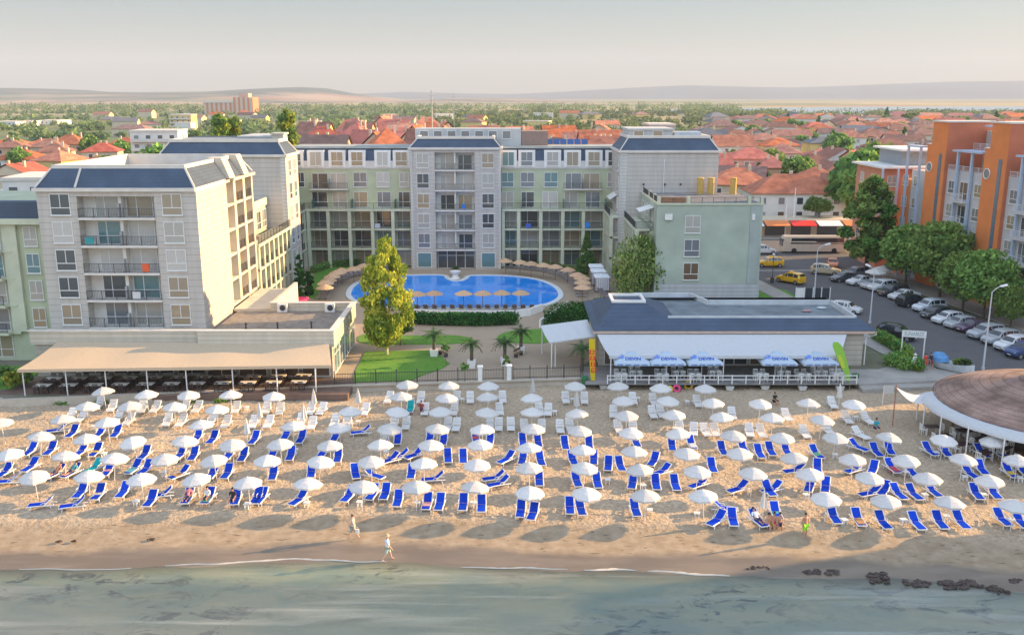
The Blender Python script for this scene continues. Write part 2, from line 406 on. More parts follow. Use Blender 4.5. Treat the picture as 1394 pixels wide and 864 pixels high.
xs = np.concatenate([np.array([-900, -400, -200, -120, -80]), np.arange(-60, 60.01, .3), np.array([70, 85, 110, 200, 400, 900])])
ys = np.concatenate([np.arange(25, 44, 2.0), np.arange(44, 93.01, .3)])
X, Y = np.meshgrid(xs, ys); WY = np.array([water_y(v) for v in xs])[None, :]; S = Y-WY
Z = np.where(S >= 6, -.6, np.where(S >= 0, -1.0+.4*S/6, -1.0+.055*S))
rs = np.random.RandomState(3)
def lattice(X, Y, f, seed):
    r = np.random.RandomState(seed).rand(256, 256); x = X*f; y = Y*f; xi = np.floor(x).astype(int); yi = np.floor(y).astype(int); u = x-xi; v = y-yi; u = u*u*(3-2*u); v = v*v*(3-2*v)
    g = lambda a, b: r[a % 256, b % 256]
    return (g(xi, yi)*(1-u)+g(xi+1, yi)*u)*(1-v)+(g(xi, yi+1)*(1-u)+g(xi+1, yi+1)*u)*v
dryf = np.clip((S-4)/3, 0, 1)
Z = Z+dryf*((lattice(X, Y, 1.35, 1)-.5)*.10+(lattice(X, Y, .5, 2)-.5)*.10+(rs.rand(*X.shape)-.5)*.07)+(1-dryf)*(lattice(X, Y, .3, 5)-.5)*.05
ny, nx = X.shape; me = bpy.data.meshes.new('beach')
idx = np.arange(nx*ny).reshape(ny, nx); fc = np.stack([idx[:-1, :-1], idx[:-1, 1:], idx[1:, 1:], idx[1:, :-1]], -1).reshape(-1, 4)
def fast_mesh(me, V, Fq):
    k = Fq.shape[1]; me.vertices.add(len(V)); me.vertices.foreach_set('co', np.asarray(V, np.float32).ravel())
    me.loops.add(Fq.size); me.loops.foreach_set('vertex_index', Fq.astype(np.int32).ravel())
    me.polygons.add(len(Fq)); me.polygons.foreach_set('loop_start', np.arange(0, Fq.size, k, dtype=np.int32)); me.update(calc_edges=True)
fast_mesh(me, np.stack([X, Y, Z], -1).reshape(-1, 3), fc)
at_ = me.attributes.new('shore', 'FLOAT', 'POINT'); at_.data.foreach_set('value', S.astype(np.float32).ravel())
me.materials.append(sand_mat()); me.polygons.foreach_set('use_smooth', [True]*len(me.polygons))
tag(inst('beach', me), kind='structure')
def bz(x, y): return -.6
# sea
def sea_mat():
    q = NT('sea_water'); q.t.nodes.remove(q.b); p = q.pos(); y = q.sep(p)[1]
    n = q.math('ADD', q.math('MULTIPLY', q.noise(.55, 5, q.mapv(p, (.5, 1.5, 1), (0, 0, .1)), .5, .6), 1.0), q.math('MULTIPLY', q.noise(3.0, 3, q.mapv(p, (.7, 1.5, 1))), .16))
    bm = q.n('ShaderNodeBump'); bm.inputs['Strength'].default_value = .55; bm.inputs['Distance'].default_value = .12; q.l(n, bm.inputs['Height'])
    tr = q.n('ShaderNodeBsdfTransparent'); tr.inputs[0].default_value = (.90, .95, .88, 1)
    df = q.n('ShaderNodeBsdfDiffuse'); q.l(q.mix(q.rng(q.noise(.12, 5, q.mapv(p, (.3, 1, 1)), .6, .8), .35, .65), (.31, .37, .36), (.50, .50, .44)), df.inputs[0])
    m1 = q.n('ShaderNodeMixShader'); stk = q.rng(q.noise(1.0, 5, q.mapv(p, (.07, .75, 1), (0, 0, .16)), .6, .4), .52, .72, 0, .38); q.l(q.math('ADD', q.rng(y, 55, 40, .03, .42), stk), m1.inputs[0]); q.l(tr.outputs[0], m1.inputs[1]); q.l(df.outputs[0], m1.inputs[2])
    gl = q.n('ShaderNodeBsdfGlossy'); gl.inputs['Roughness'].default_value = .12; gl.inputs[0].default_value = (.9, .93, 1, 1); q.l(bm.outputs[0], gl.inputs['Normal'])
    fr = q.n('ShaderNodeFresnel'); fr.inputs[0].default_value = 1.38; q.l(bm.outputs[0], fr.inputs['Normal'])
    m2 = q.n('ShaderNodeMixShader'); q.l(q.math('MULTIPLY', fr.outputs[0], q.rng(y, 54.8, 51.5, .25, 1.1), clamp=True), m2.inputs[0]); q.l(m1.outputs[0], m2.inputs[1]); q.l(gl.outputs[0], m2.inputs[2]); q.l(m2.outputs[0], q.out.inputs[0]); return q.m
xw = np.concatenate([[-900, -100], np.arange(-60, 61, 1.5), [100, 900]]); w = MB()
for i, x in enumerate(xw):
    yy = water_y(x)+.18*sin(x*.31)+.10*sin(x*.83+1)+.04*sin(x*2.1)
    w.v += [(x, -300, -1.0), (x, yy, -1.0)]
    if i: k = 2*i; w.f.append((k-2, k, k+1, k-1)); w.m.append(0)
tag(w.build('water', [sea_mat()]), kind='structure')
foam = NT('sea_foam'); foam.col((.60, .55, .47)); foam.set(Roughness=.9)
fb = MB(); fo = [(-22, -8, .35), (-3.2, 3.5, .25), (4.5, 7.8, .5), (8.5, 13.5, .5), (-31, -24, .15)]
for a, b_, wd in fo:
    n = int((b_-a)/.25); L = []
    for i in range(n+1):
        x = a+(b_-a)*i/n; yy = water_y(x)+.18*sin(x*.31)+.10*sin(x*.83+1)+.04*sin(x*2.1); t = max(0, sin(pi*i/n))**.6*wd*(.55+.45*abs(sin(x*1.3)*sin(x*3.7)))
        L.append((x, yy-.06, yy-.06+t*.5+.02))
    for p, q2 in zip(L, L[1:]):
        fb.add([(p[0], p[1], -.985), (q2[0], q2[1], -.985), (q2[0], q2[2], -.955), (p[0], p[2], -.955), (p[0], (p[1]+p[2])/2, -.93), (q2[0], (q2[1]+q2[2])/2, -.93)], [(0, 1, 5, 4), (4, 5, 2, 3)])
tag(fb.build('sea_foam', [foam.m]), kind='stuff')
# paving, lawns, road
pave = NT('sandstone_paving'); br = pave.n('ShaderNodeTexBrick'); br.inputs['Scale'].default_value = 1.2
for i, c in ((1, (.40, .31, .22)), (2, (.45, .36, .26)), (3, (.28, .22, .17))): br.inputs[i].default_value = (*c, 1)
br.inputs['Mortar Size'].default_value = .02; pave.l(pave.pos(), br.inputs[0])
pave.col(pave.mix(pave.rng(pave.noise(.5, 4), .3, .7, 0, .35), br.outputs[0], (.30, .24, .18))); pave.set(Roughness=.9)
grassm = NT('lawn_grass'); gn = grassm.noise(2.5, 6); grassm.col(grassm.mix(grassm.rng(grassm.noise(.35, 4), .3, .7, 0, .5), grassm.mix(grassm.rng(gn, .3, .7), (.06, .20, .015), (.12, .32, .03)), (.18, .30, .05))); grassm.set(Roughness=.95); grassm.bump(grassm.noise(30, 2), .8, .05)
asph = NT('asphalt'); an = asph.noise(.35, 5); asph.col(asph.mix(asph.rng(asph.noise(4, 4), .3, .7), asph.mix(asph.rng(an, .3, .7), (.075, .078, .085), (.11, .112, .118)), (.12, .12, .125))); asph.set(Roughness=.9)
concr = M('concrete_slab', (.36, .34, .31), .9, .15, .6, bump=.1)
def st(mb, name, mat, kind='structure'): return tag(mb.build(name, [mat]), kind=kind)
def P2(*pp, z=0.0): return [at(x, y, z)[:2] for x, y in pp]
st(MB().sheet([(-34, 85.9), (-15.8, 88.8), (7.2, 91.2), (7.2, 96), (16, 112), (20, 128), (17, 153.6), (-36, 156), (-36, 104), (-18, 91)], .004), 'garden_path', pave.m)
def lawn(pts, z=.02):
    b = MB(); n = len(pts); b.prism(pts, .0045, z+.05); 
    o = b.build('lawn', [grassm.m]); return tag(o, kind='structure')
def smooth_poly(pts, k=6):
    n = len(pts); out = []
    for i in range(n):
        p0, p1, p2, p3 = (pts[(i+j-1) % n] for j in range(4))
        for t in [j/k for j in range(k)]:
            out.append(tuple(.5*(2*p1[a]+(-p0[a]+p2[a])*t+(2*p0[a]-5*p1[a]+4*p2[a]-p3[a])*t*t+(-p0[a]+3*p1[a]-3*p2[a]+p3[a])*t**3) for a in (0, 1)))
    return out
lawn(P2((497, 479), (590, 477), (612, 495), (600, 503), (575, 511), (560, 518), (482, 521), (481, 512)))
lawn(smooth_poly(P2((487, 462), (500, 455), (560, 457), (620, 457), (645, 463), (620, 468), (560, 469), (500, 468))))
lawn(smooth_poly(P2((677, 459), (690, 452), (715, 449), (745, 450), (745, 466), (700, 467), (680, 465))))
lawn(P2((415, 405), (418, 385), (430, 371), (450, 364), (520, 358), (520, 362), (470, 370), (452, 378), (440, 393), (436, 408)))
lawn(P2((640, 361), (760, 357), (800, 366), (812, 378), (802, 380), (770, 364), (690, 362)))
lawn([(35.2, 128), (40.5, 128), (40.5, 136), (35.2, 142)])
lawn([(-60, 86), (-49, 88), (-49, 96), (-60, 96)])
st(MB().box(-60, -15.8, 86.3, 91.9, -.55, .03), 'terrace_paving', M('terrace_tiles', (.17, .11, .085), .8, .2, 1))
rd = MB(); sx = lambda Y: 49.0-.127*(Y-110)
rd.sheet([(sx(93)-6, 93.5), (sx(93)+6, 89), (sx(93)+13, 89), (sx(155)+12, 155), (140, 157), (140, 186), (20, 186), (20, 158), (sx(150)-6, 150)], .004)
st(rd, 'road', asph.m)
pv = MB(); pv.prism([(sx(92)+14, 90), (sx(92)+24, 90), (sx(152)+19.5, 152), (sx(152)+13, 152)], -.05, .13); pv.prism([(sx(95)-9, 95), (sx(95)-6.3, 95), (sx(150)-6.3, 150), (35, 150), (35, 146)], -.05, .12)
pv.prism([(20, 187), (140, 187), (140, 199), (20, 199)], -.05, .13)
st(pv, 'pavement', concr)
plz = MB(); plz.prism([(34.6, 89.8), (47, 91.5), (50, 94), (40, 96), (38.5, 95), (34.6, 95)], -.6, .008); plz.prism([(34.6, 88.6), (47, 90.2), (47, 91.6), (34.6, 89.9)], -.65, -.2)
st(plz, 'plaza_steps', concr)
mk = MB()   # painted line on the cross road
mk.sheet([(sx(150)-5, 152.0), (70, 152.8), (70, 153.1), (sx(150)-5, 152.3)], .009); st(mk, 'road_markings', M('road_paint', (.7, .7, .68), .8, .1))
# sea wall
sw = MB()
for (a, b_) in zip(WALL[1:3], WALL[2:4]):
    dx, dy = b_[0]-a[0], b_[1]-a[1]; L = hypot(dx, dy); sw.obox(((a[0]+b_[0])/2, (a[1]+b_[1])/2-.12, -.38), L+.02, .5, .95, atan2(dy, dx))
sw.obox((-80, 80.5, -.38), 64, .5, .95, .14)
own(sw, 'sea_wall', [M('wall_concrete', (.50, .44, .36), .9, .15, .8)], 'low pale concrete retaining wall between the beach and the terraces', 'wall')
# lagoon
lg = MB(); lagoon = [at(870, 153), at(960, 157.5), at(1060, 157), at(1394, 152.5), (6500, 1700, 0), (6500, 3300, 0), at(1200, 145.5), at(1000, 147.5), at(900, 150)]
lg.sheet([(p[0], p[1]) for p in lagoon], .6)
wl = NT('lagoon_water'); wl.col((.25, .33, .38)); wl.set(Roughness=.25); st(lg, 'lagoon_water', wl.m)
# hills
def hill_mat():
    q = NT('hill_slopes'); p = q.pos(); z = q.sep(p)[2]
    vo = q.n('ShaderNodeTexVoronoi', feature='F1'); vo.inputs['Scale'].default_value = 1; q.l(q.mapv(p, (.0021, .0035, .002), (0, 0, .4)), vo.inputs['Vector'])
    c = q.ramp(q.sep(vo.outputs['Color'])[0], [(0, (.34, .26, .16)), (.3, (.13, .16, .10)), (.45, (.38, .27, .19)), (.7, (.22, .21, .13)), (.85, (.32, .19, .13))], 'CONSTANT')
    wood = q.math('ADD', q.rng(z, 26, 52), q.rng(q.noise(.0016, 5), .45, .6, 0, .9), clamp=True)
    q.col(q.mix(wood, c, q.mix(q.noise(.02, 5), (.025, .05, .055), (.05, .085, .075)))); q.set(Roughness=1); return q.m
HM = hill_mat()
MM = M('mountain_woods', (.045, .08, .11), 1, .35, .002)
def ridge(name, sky, Yc, Yf, Yb, seed, amp=.12):
    pxs = np.arange(-700, 2100, 14); rows = np.linspace(0, 1, 26); V = []
    for r in rows:
        Yr = Yf+(Yb-Yf)*r; 
        for p in pxs:
            yy = interp(p, sky); top = aty(697, yy, Yc)[2]; prof = sin(pi*min(1, r*(1-0)/(2*(Yc-Yf)/(Yb-Yf))))**1.3 if r < (Yc-Yf)/(Yb-Yf) else cos(pi/2*(r-(Yc-Yf)/(Yb-Yf))/(1-(Yc-Yf)/(Yb-Yf)))
            V.append(((p-697)/FPX*Yc, Yr, top*prof))
    V = np.array(V); n = lattice(V[:, 0], V[:, 1], .0018, seed)+.5*lattice(V[:, 0], V[:, 1], .005, seed+1)-.75
    V[:, 2] = V[:, 2]*(1+amp*n*(1-np.exp(-((V[:, 1]-Yc)/300)**2)))+1*0-1.5
    nx = len(pxs); ny = len(rows); idx = np.arange(nx*ny).reshape(ny, nx); fc = np.stack([idx[:-1, :-1], idx[:-1, 1:], idx[1:, 1:], idx[1:, :-1]], -1).reshape(-1, 4)
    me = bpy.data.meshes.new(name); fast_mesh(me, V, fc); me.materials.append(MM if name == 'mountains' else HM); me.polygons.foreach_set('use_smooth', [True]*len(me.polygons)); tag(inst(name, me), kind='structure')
ridge('hills', [(-700, 128), (-200, 120), (0, 120), (60, 120), (100, 121), (130, 124.5), (200, 125.5), (300, 124.5), (345, 122), (390, 119.5), (420, 118.5), (452, 120), (478, 126), (500, 129.5), (560, 137), (620, 133.5), (700, 133.5), (760, 136), (860, 138), (900, 142), (2000, 142)], 5200, 3300, 6400, 11, .25)
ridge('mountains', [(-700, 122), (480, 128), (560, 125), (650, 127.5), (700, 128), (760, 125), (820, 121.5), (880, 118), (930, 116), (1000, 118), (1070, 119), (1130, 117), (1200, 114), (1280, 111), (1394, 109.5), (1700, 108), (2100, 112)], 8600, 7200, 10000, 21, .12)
# the air between here and the hills
hz = MB().box(-8900, 8900, -400, 10600, -5, 420); hm = bpy.data.materials.new('haze'); hm.use_nodes = True; ht = hm.node_tree; ht.nodes.remove(ht.nodes['Principled BSDF'])
pvv = ht.nodes.new('ShaderNodeVolumePrincipled'); pvv.inputs['Color'].default_value = (.60, .73, .96, 1); pvv.inputs['Density'].default_value = 1.15e-4; pvv.inputs['Anisotropy'].default_value = 0.0
ht.links.new(pvv.outputs[0], ht.nodes['Material Output'].inputs['Volume']); tag(hz.build('haze', [hm]), kind='stuff')
# ================================================================ HOTEL
HT = thing('hotel_building', 'large grey and sage green hotel with blue mansard roofs wrapped around the pool', 'hotel', (-9, 150, 0), world=True)
HW = Wins(HT)
def mansard(x0, x1, y0, y1, z0, z1, inset, ins_b=None, rim=True, well=0):
    """slate slopes on four sides with a pale rim and pale hip lines; well > 0 sinks the deck"""
    ib = inset if ins_b is None else ins_b
    b = MB(); A = (x0, x1, y0, y1); T = (x0+inset, x1-inset, y0+inset, y1-ib); b.frus(A, T, z0, z1)
    o = b.build('mansard_roof', [slate], HT); t = MB()
    for (a, c) in (((A[0], A[2]), (T[0], T[2])), ((A[1], A[2]), (T[1], T[2])), ((A[1], A[3]), (T[1], T[3]))):
        t.tube([(a[0], a[1], z0+.02), (c[0], c[1], z1+.05)], .11, 4)
    k = .3
    t.box(T[0]-.15, T[1]+.15, T[2]-.15, T[2]+k, z1, z1+.42); t.box(T[0]-.15, T[1]+.15, T[3]-k, T[3]+.15, z1, z1+.42)
    t.box(T[0]-.15, T[0]+k, T[2]+k+.002, T[3]-k-.002, z1+.001, z1+.418); t.box(T[1]-k, T[1]+.15, T[2]+k+.002, T[3]-k-.002, z1+.001, z1+.418)
    t.build('roof_rim', [trimc], o); MB().box(T[0]+k, T[1]-k, T[2]+k, T[3]-k, z1+.002, z1+.03).build('roof_deck', [flat_roof], o)
    return o
def cornice(x0, x1, y0, y1, z, h=.35, out=.28):
    MB().box(x0-out, x1+out, y0-out, y1+out, z, z+h).build('cornice', [trimc], HT)
FL = [0, 3.2, 6.45, 9.7, 12.95, 16.2, 19.5]
# --- central tower
def tower_front(F, Wd, FLs, top, depth, winw, lx0, lx1, entrance=True, wx=(1.7, None), ground=True):
    wb = MB(); wb.fbox(F, 0, lx0, -depth, 0, FLs[0], top); wb.fbox(F, lx1, Wd, -depth, 0, FLs[0], top); wb.fbox(F, lx0, lx1, -depth, -1.4, FLs[0], top)
    wb.fbox(F, lx0, lx1, -1.4, -.02, top-.45, top); wb.build('tower_wall', [clad], HT)
    ub = MB(); n = len(FLs)-1
    for i, z in enumerate(FLs[:-1]):
        h = FLs[i+1]-z
        if i > 0 or not ground: ub.fbox(F, lx0+.002, lx1-.002, -1.4, .12, z-.16, z+.06)
    ub.fbox(F, lx0+.003, lx1-.003, -1.43, -1.38, FLs[0], top-.5)
    ub.fbox(F, (lx0+lx1)/2-.12, (lx0+lx1)/2+.12, -1.38, -.3, FLs[0]+(.01 if not ground else FLs[1]), top-.46); ub.build('balcony_slab', [loggw], HT)
    for i, z in enumerate(FLs[:-1]):
        h = FLs[i+1]-z; g = ground and i == 0
        for c in wx:
            if g: HW.add(F, c, 0, .35, winw+.3, 2.3, 'small', 3)
            else: HW.add(F, c, 0, z+.42, winw, 2.25, 'cas')
        if g: HW.add(F, (lx0+lx1)/2, -1.0, .05, lx1-lx0-.5, 2.85, 'shop', 0)
        else:
            L = lx1-lx0
            HW.add(F, lx0+L*.3, -1.36, z+.1, L*.34, 2.3, 'door'); HW.add(F, lx0+L*.75, -1.36, z+.1, L*.34, 2.3, 'door')
            rail(HT, F, lx0+.05, lx1-.05, .06, z+.07)
FC = Fr(-16.5, 153.6); tower_front(FC, 14.7, FL, 19.5, 11, 1.85, 4.0, 10.45, wx=(2.05, 12.6))
cornice(-16.5, -1.8, 153.6, 164.6, 19.5); mansard(-16.5, -1.8, 153.6, 164.6, 19.85, 21.15, 1.15)
for u in (.02, 14.68-.38):
    MB().fbox(FC, u, u+.38, 0.003, .1, 0, 19.45).build('quoin', [siding('quoin_blocks', (.60, .58, .54), .5, .04)], HT)
# --- main wings behind the terraces
def main_wing(x0, x1, att, fifth, fourth, cols, lit=None):
    Wd = x1-x0; F = Fr(x0, 157.0); G = Fr(x0, 154.4)
    w = MB(); w.fbox(F, 0, Wd, -8, 0, 0, 16.2); w.build('wing_wall', [green_r], HT)
    wa = MB(); wa.fbox(F, 0, Wd, -8, .12, 16.2, 17.5); wa.build('attic_wall', [M('attic_render', (.62, .60, .57), .85, .07, .7)], HT)
    ms = MB(); ms.hexa([F.p(0, .05, 17.5), F.p(Wd, .05, 17.5), F.p(Wd, -8, 17.5), F.p(0, -8, 17.5), F.p(0, -1.3, 19.45), F.p(Wd, -1.3, 19.45), F.p(Wd, -8, 19.45), F.p(0, -8, 19.45)]); o = ms.build('mansard_roof', [slate], HT)
    ed = MB(); ed.fbox(F, 0, Wd, -8, -.9, 19.452, 19.8); ed.build('roof_rim', [M('weathered_parapet', (.33, .36, .36), .9, .2, .5)], o)
    q = lambda px, Y=157.0: xat(px, Y, 15)-x0
    for a, c in att:
        u = (q(a)+q(c))/2; ww = q(c)-q(a); dm = MB(); dm.fbox(F, u-ww/2-.42, u+ww/2+.42, -1.2, .2, 16.4, 19.2); dm.build('dormer', [white], o)
        HW.add(F, u, .2, 16.75, ww-.15, 2.15, random.choice(['cas', 'cas', 'two']))
    for a, c, k in fifth:
        u = (q(a)+q(c))/2; ww = q(c)-q(a)
        if k == 'w': HW.add(F, u, 0, 13.25, ww-.3, 2.3, 'cas')
        else:   # projecting pair of balconies
            b = MB(); b.fbox(F, u-ww/2, u+ww/2, .002, 1.1, 12.75, 12.97); b.build('balcony_slab', [trimc], HT)
            HW.add(F, u-ww*.24, .02, 13.02, ww*.4, 2.4, 'door'); HW.add(F, u+ww*.24, .02, 13.02, ww*.4, 2.4, 'door'); rail(HT, F, u-ww/2+.03, u+ww/2-.03, 1.05, 12.97)
            p = MB(); p.fbox(F, u-.05, u+.05, .02, 1.0, 12.975, 14.6); p.build('balcony_divider', [greym], HT)
    for a, c in fourth:
        u = (q(a)+q(c))/2; HW.add(F, u, 0, 9.9, q(c)-q(a)-.25, 2.45, 'door')
    # arcade
    s = MB(); ce = [xat(c, 154.4, 7)-x0 for c in cols]
    for z in (3.2, 6.45): s.fbox(G, 0, Wd, -2.6, -.02, z-.14, z+.14)
    s.fbox(G, 0, Wd, -2.62, .14, 9.5, 9.86)
    for c in ce: s.fbox(G, c-.27, c+.27, -.6, .04, 0, 9.5)
    s.build('arcade', [greenp], HT)
    rail(HT, G, .1, Wd-.1, .05, 9.86)
    for i, (a, c) in enumerate(zip(ce, ce[1:])):
        dv = MB(); dv.fbox(F, (a+c)/2-.03+2, (a+c)/2+.03+2, .05, 2.2, 9.87, 11.3); 
        if i % 2 == 0: dv.build('terrace_divider', [M('green_glass', (.06, .16, .14), .3)], HT)
        for z in (.1, 3.36, 6.6):
            HW.add(F, (a+c)/2, 0.01, z, (c-a)-.9, 2.7, 'shop' if z < 1 else 'door')
            if z > 1: rail(HT, G, a+.3, c-.3, -.2, z)
main_wing(-36.4, -16.6, [(402, 411), (423, 439), (452, 468), (479, 495), (514, 529), (539, 555)],
    [(403, 415, 'w'), (422, 474, 'l'), (480, 500, 'w'), (512, 531, 'w'), (543, 557, 'w')], [(423, 445), (451, 472), (480, 500), (512, 532), (541, 558)], (398, 420, 447, 476, 507, 535, 561))
main_wing(-1.7, 19.0, [(684, 700), (709, 725), (744, 760), (771, 787), (800, 816), (827, 838)],
    [(682, 700), (708, 728), (740, 760), (766, 819, 'l'), (825, 838)] and [(682, 700, 'w'), (708, 728, 'w'), (740, 760, 'w'), (767, 819, 'l'), (826, 839, 'w')], [(682, 700), (709, 728), (738, 760), (768, 788), (797, 818)], (685, 706, 736, 766, 794, 823, 845))
# --- left arm: second tower
def lattice_side(F, L, floors, cw, d0=-2.0, name='arcade', wall=None, rails=True, n=None):
    """side arcade: columns, slabs and recessed glazing"""
    n = n or max(2, round(L/cw)); s = MB(); zt = floors[-1]
    for z in floors[1:-1]: s.fbox(F, 0, L, d0, -.02, z-.14, z+.14)
    s.fbox(F, 0, L, d0, .14, zt-.3, zt)
    for i in range(n+1): c = .25+(L-.5)*i/n; s.fbox(F, c-.25, c+.25, -.5, .04, floors[0], zt-.3)
    s.build(name, [wall or greenp], HT); b = MB(); b.fbox(F, 0, L, d0-.3, d0, floors[0], zt-.3); b.build('arcade_wall', [green_r], HT)
    for i in range(n):
        c = .25+(L-.5)*(i+.5)/n
        for z in floors[:-1]:
            HW.add(F, c, d0+.01, z+.17, (L-.5)/n-.75, 2.5, 'door')
            if rails and z > 1: rail(HT, F, c-(L-.5)/n/2+.28, c+(L-.5)/n/2-.28, -.2, z+.15)
MB().box(-50, -32.15, 135, 142.5, 0, 19.5).build('tower_wall', [clad], HT)
cornice(-50, -32.15, 135, 142.5, 19.5); mansard(-50, -32.15, 135, 142.5, 19.85, 21.5, 1.2)
F2 = Fr(-32.15, 135, 90)
for z in FL[:-1]:
    HW.add(F2, 2.2, 0, z+.5, 1.4, 2.2, 'cas'); HW.add(F2, 5.3, 0, z+.5, 1.4, 2.2, 'cas')
MB().fbox(Fr(-32.9, 135), 0, .74, .003, .1, 0, 19.45).build('quoin', [MATS['quoin_blocks']], HT)
MB().box(-47, -36.4, 142.5, 157, 0, 19.4).build('arm_wall', [green_r], HT)
MB().box(-36.4, -36.0, 142.6, 156.9, 13, 19.3).build('attic_wall', [MATS['attic_render']], HT)
lattice_side(Fr(-34.0, 142.52, 90), 11.8, [0, 3.2, 6.45, 9.8], 3.9)
rail(HT, Fr(-34.0, 142.6, 90), 0, 11.6, .02, 9.82)
for y in (1.5, 5, 8.5): HW.add(Fr(-36.0, 142.6, 90), y+1, 0, 13.2, 2, 2.3, 'cas'); HW.add(Fr(-36.0, 142.6, 90), y+1, 0, 16.4, 1.8, 2.2, 'cas')
cv = MB(); Fg = Fr(-34.2, 142.7, 90)   # glazed balcony box with sloping roof
cv.hexa([Fg.p(0, 0, 12.2), Fg.p(6, 0, 12.2), Fg.p(6, -2.2, 12.9), Fg.p(0, -2.2, 12.9), Fg.p(0, 0, 12.3), Fg.p(6, 0, 12.3), Fg.p(6, -2.2, 13.0), Fg.p(0, -2.2, 13.0)]); cv.build('balcony_canopy', [white], HT)
for i in range(4): HW.add(Fg, .75+i*1.5, -.1, 9.9, 1.35, 2.2, 'small', 4)
ph = MB(); ph.box(-40.2, -35.4, 141.2, 150, 19.5, 21.95); ph.box(-40.5, -35.35, 140.9, 150.4, 21.95, 22.2); ph.build('penthouse', [M('penthouse_render', (.48, .50, .50), .85, .1, .6)], HT)
for u in (.9, 2.4, 3.9): HW.add(Fr(-40.2, 141.2), u, 0, 21.5-.35, .9, .6, 'small', 4)
pk = MB(); pk.box(-35.3, -33.6, 140.5, 143, 19.6, 22.4); pk.box(-35.45, -33.4, 140.3, 143.2, 22.4, 22.65); pk.build('chimney_block', [cream], HT)
MB().frus((-52, -42, 147, 156), (-51, -42.5, 148, 155), 20.2, 21.6).build('mansard_roof', [slate], HT); MB().box(-52, -47.01, 142.6, 156, 0, 20.2).build('tower_wall', [clad], HT)
# --- left arm, low part between the towers
lattice_side(Fr(-31.9, 117.2, 90), 17.7, [0, 3.2, 6.45, 9.7], 2.6, rails=True)
bb = MB(); bb.box(-48, -35.2, 117, 134.95, 0, 13.3); bb.build('arm_wall', [M('cream_green_render', (.52, .50, .36), .9, .1, .5)], HT)
tp = MB(); Ft = Fr(-35.2, 117, 90); tp.fbox(Ft, 0, 17.9, .02, .25, 12.9, 13.9); tp.fbox(Fr(-47.8, 117), 0, 12.5, -.1, .1, 13.3, 13.9); tp.build('terrace_parapet', [cream], HT)
rail(HT, Fr(-31.9, 117.2, 90), 0, 17.6, .0, 9.72)
for i in range(6): HW.add(Ft, 1.6+i*2.9, 0, 9.9, 1.9, 2.4, 'door')
pl = MB(); pl.box(-35.0, -33.0, 121.5, 122.5, 9.75, 10.2); pl.build('planter', [concr], HT)
# --- near left tower
AZ = [4.3, 6.35, 9.3, 12.3, 15.35, 18.45]
AZ = [4.35, 7.25, 10.1, 12.95, 15.8, 18.55]
AX0, AX1, AY = -48.2, -32.0, 95.5
FA = Fr(AX0, AY); Wd = AX1-AX0
wb = MB(); wb.fbox(FA, 0, 4.05, -10, 0, 0, 18.55); wb.fbox(FA, 11.9, Wd, -10, 0, 0, 18.55); wb.fbox(FA, 4.05, 11.9, -10, -1.4, 0, 18.55); wb.fbox(FA, 4.05, 11.9, -1.4, -.02, 18.05, 18.55); wb.build('tower_wall', [clad], HT)
ub = MB()
for i, z in enumerate(AZ[:-1]):
    ub.fbox(FA, 4.06, 11.89, -1.38, .14, z-.14, z+.08)
ub.fbox(FA, 4.06, 11.89, -1.42, -1.37, 4.3, 18.0); ub.fbox(FA, 8.05, 8.35, -1.36, -.5, 4.5, 18.04); ub.build('balcony_slab', [loggw], HT)
ap = [[4, 3, 4], [6, 2, 1], [2, 0, 2], [3, 3, 3], [2, 2, 5]]
for i, z in enumerate(AZ[:-1]):
    HW.add(FA, 2.35, 0, z+.4, 1.9, 2.05, 'cas'); HW.add(FA, 13.7, 0, z+.4, 1.9, 2.05, 'cas')
    HW.add(FA, 6.55, -1.35, z+.1, 2.3, 2.3, 'door'); HW.add(FA, 9.9, -1.35, z+.1, 2.6, 2.3, 'door'); rail(HT, FA, 4.1, 11.85, .08, z+.08)
    dv = MB(); dv.fbox(FA, 8.1, 8.3, -.48, .02, z+.09, z+1.5); dv.build('balcony_divider', [greym], HT)
# side of it
wb = MB(); wb.box(AX0, AX1-1.2, 105.5, 117, 0, 18.55); wb.build('tower_wall', [clad_cream], HT)
FS = Fr(AX1-.1, 105.6, 90)
sd_ = MB()
for a, b_ in ((0, .5), (3.3, 4.1), (7.2, 8.0), (10.9, 11.4)): sd_.fbox(FS, a, b_, -1.1, .0, 4.4, 18.5)
for z in AZ: sd_.fbox(FS, .5, 11.0, -1.1, -.1, z-.14, z+.14)
sd_.fbox(FS, 2.5, 11.6, -1.1, .35, 18.5, 18.8); sd_.build('balcony_frame', [cream], HT)
for z in AZ[:-1]:
    for c in (1.9, 5.6, 9.4): HW.add(FS, c, -1.08, z+.16, 1.9, 2.3, 'door')
    rail(HT, FS, 4.1, 7.2, -.2, z+.14); rail(HT, FS, 8.0, 10.9, -.2, z+.14)
cornice(AX0, AX1-.3, AY, 105.5, 18.55)
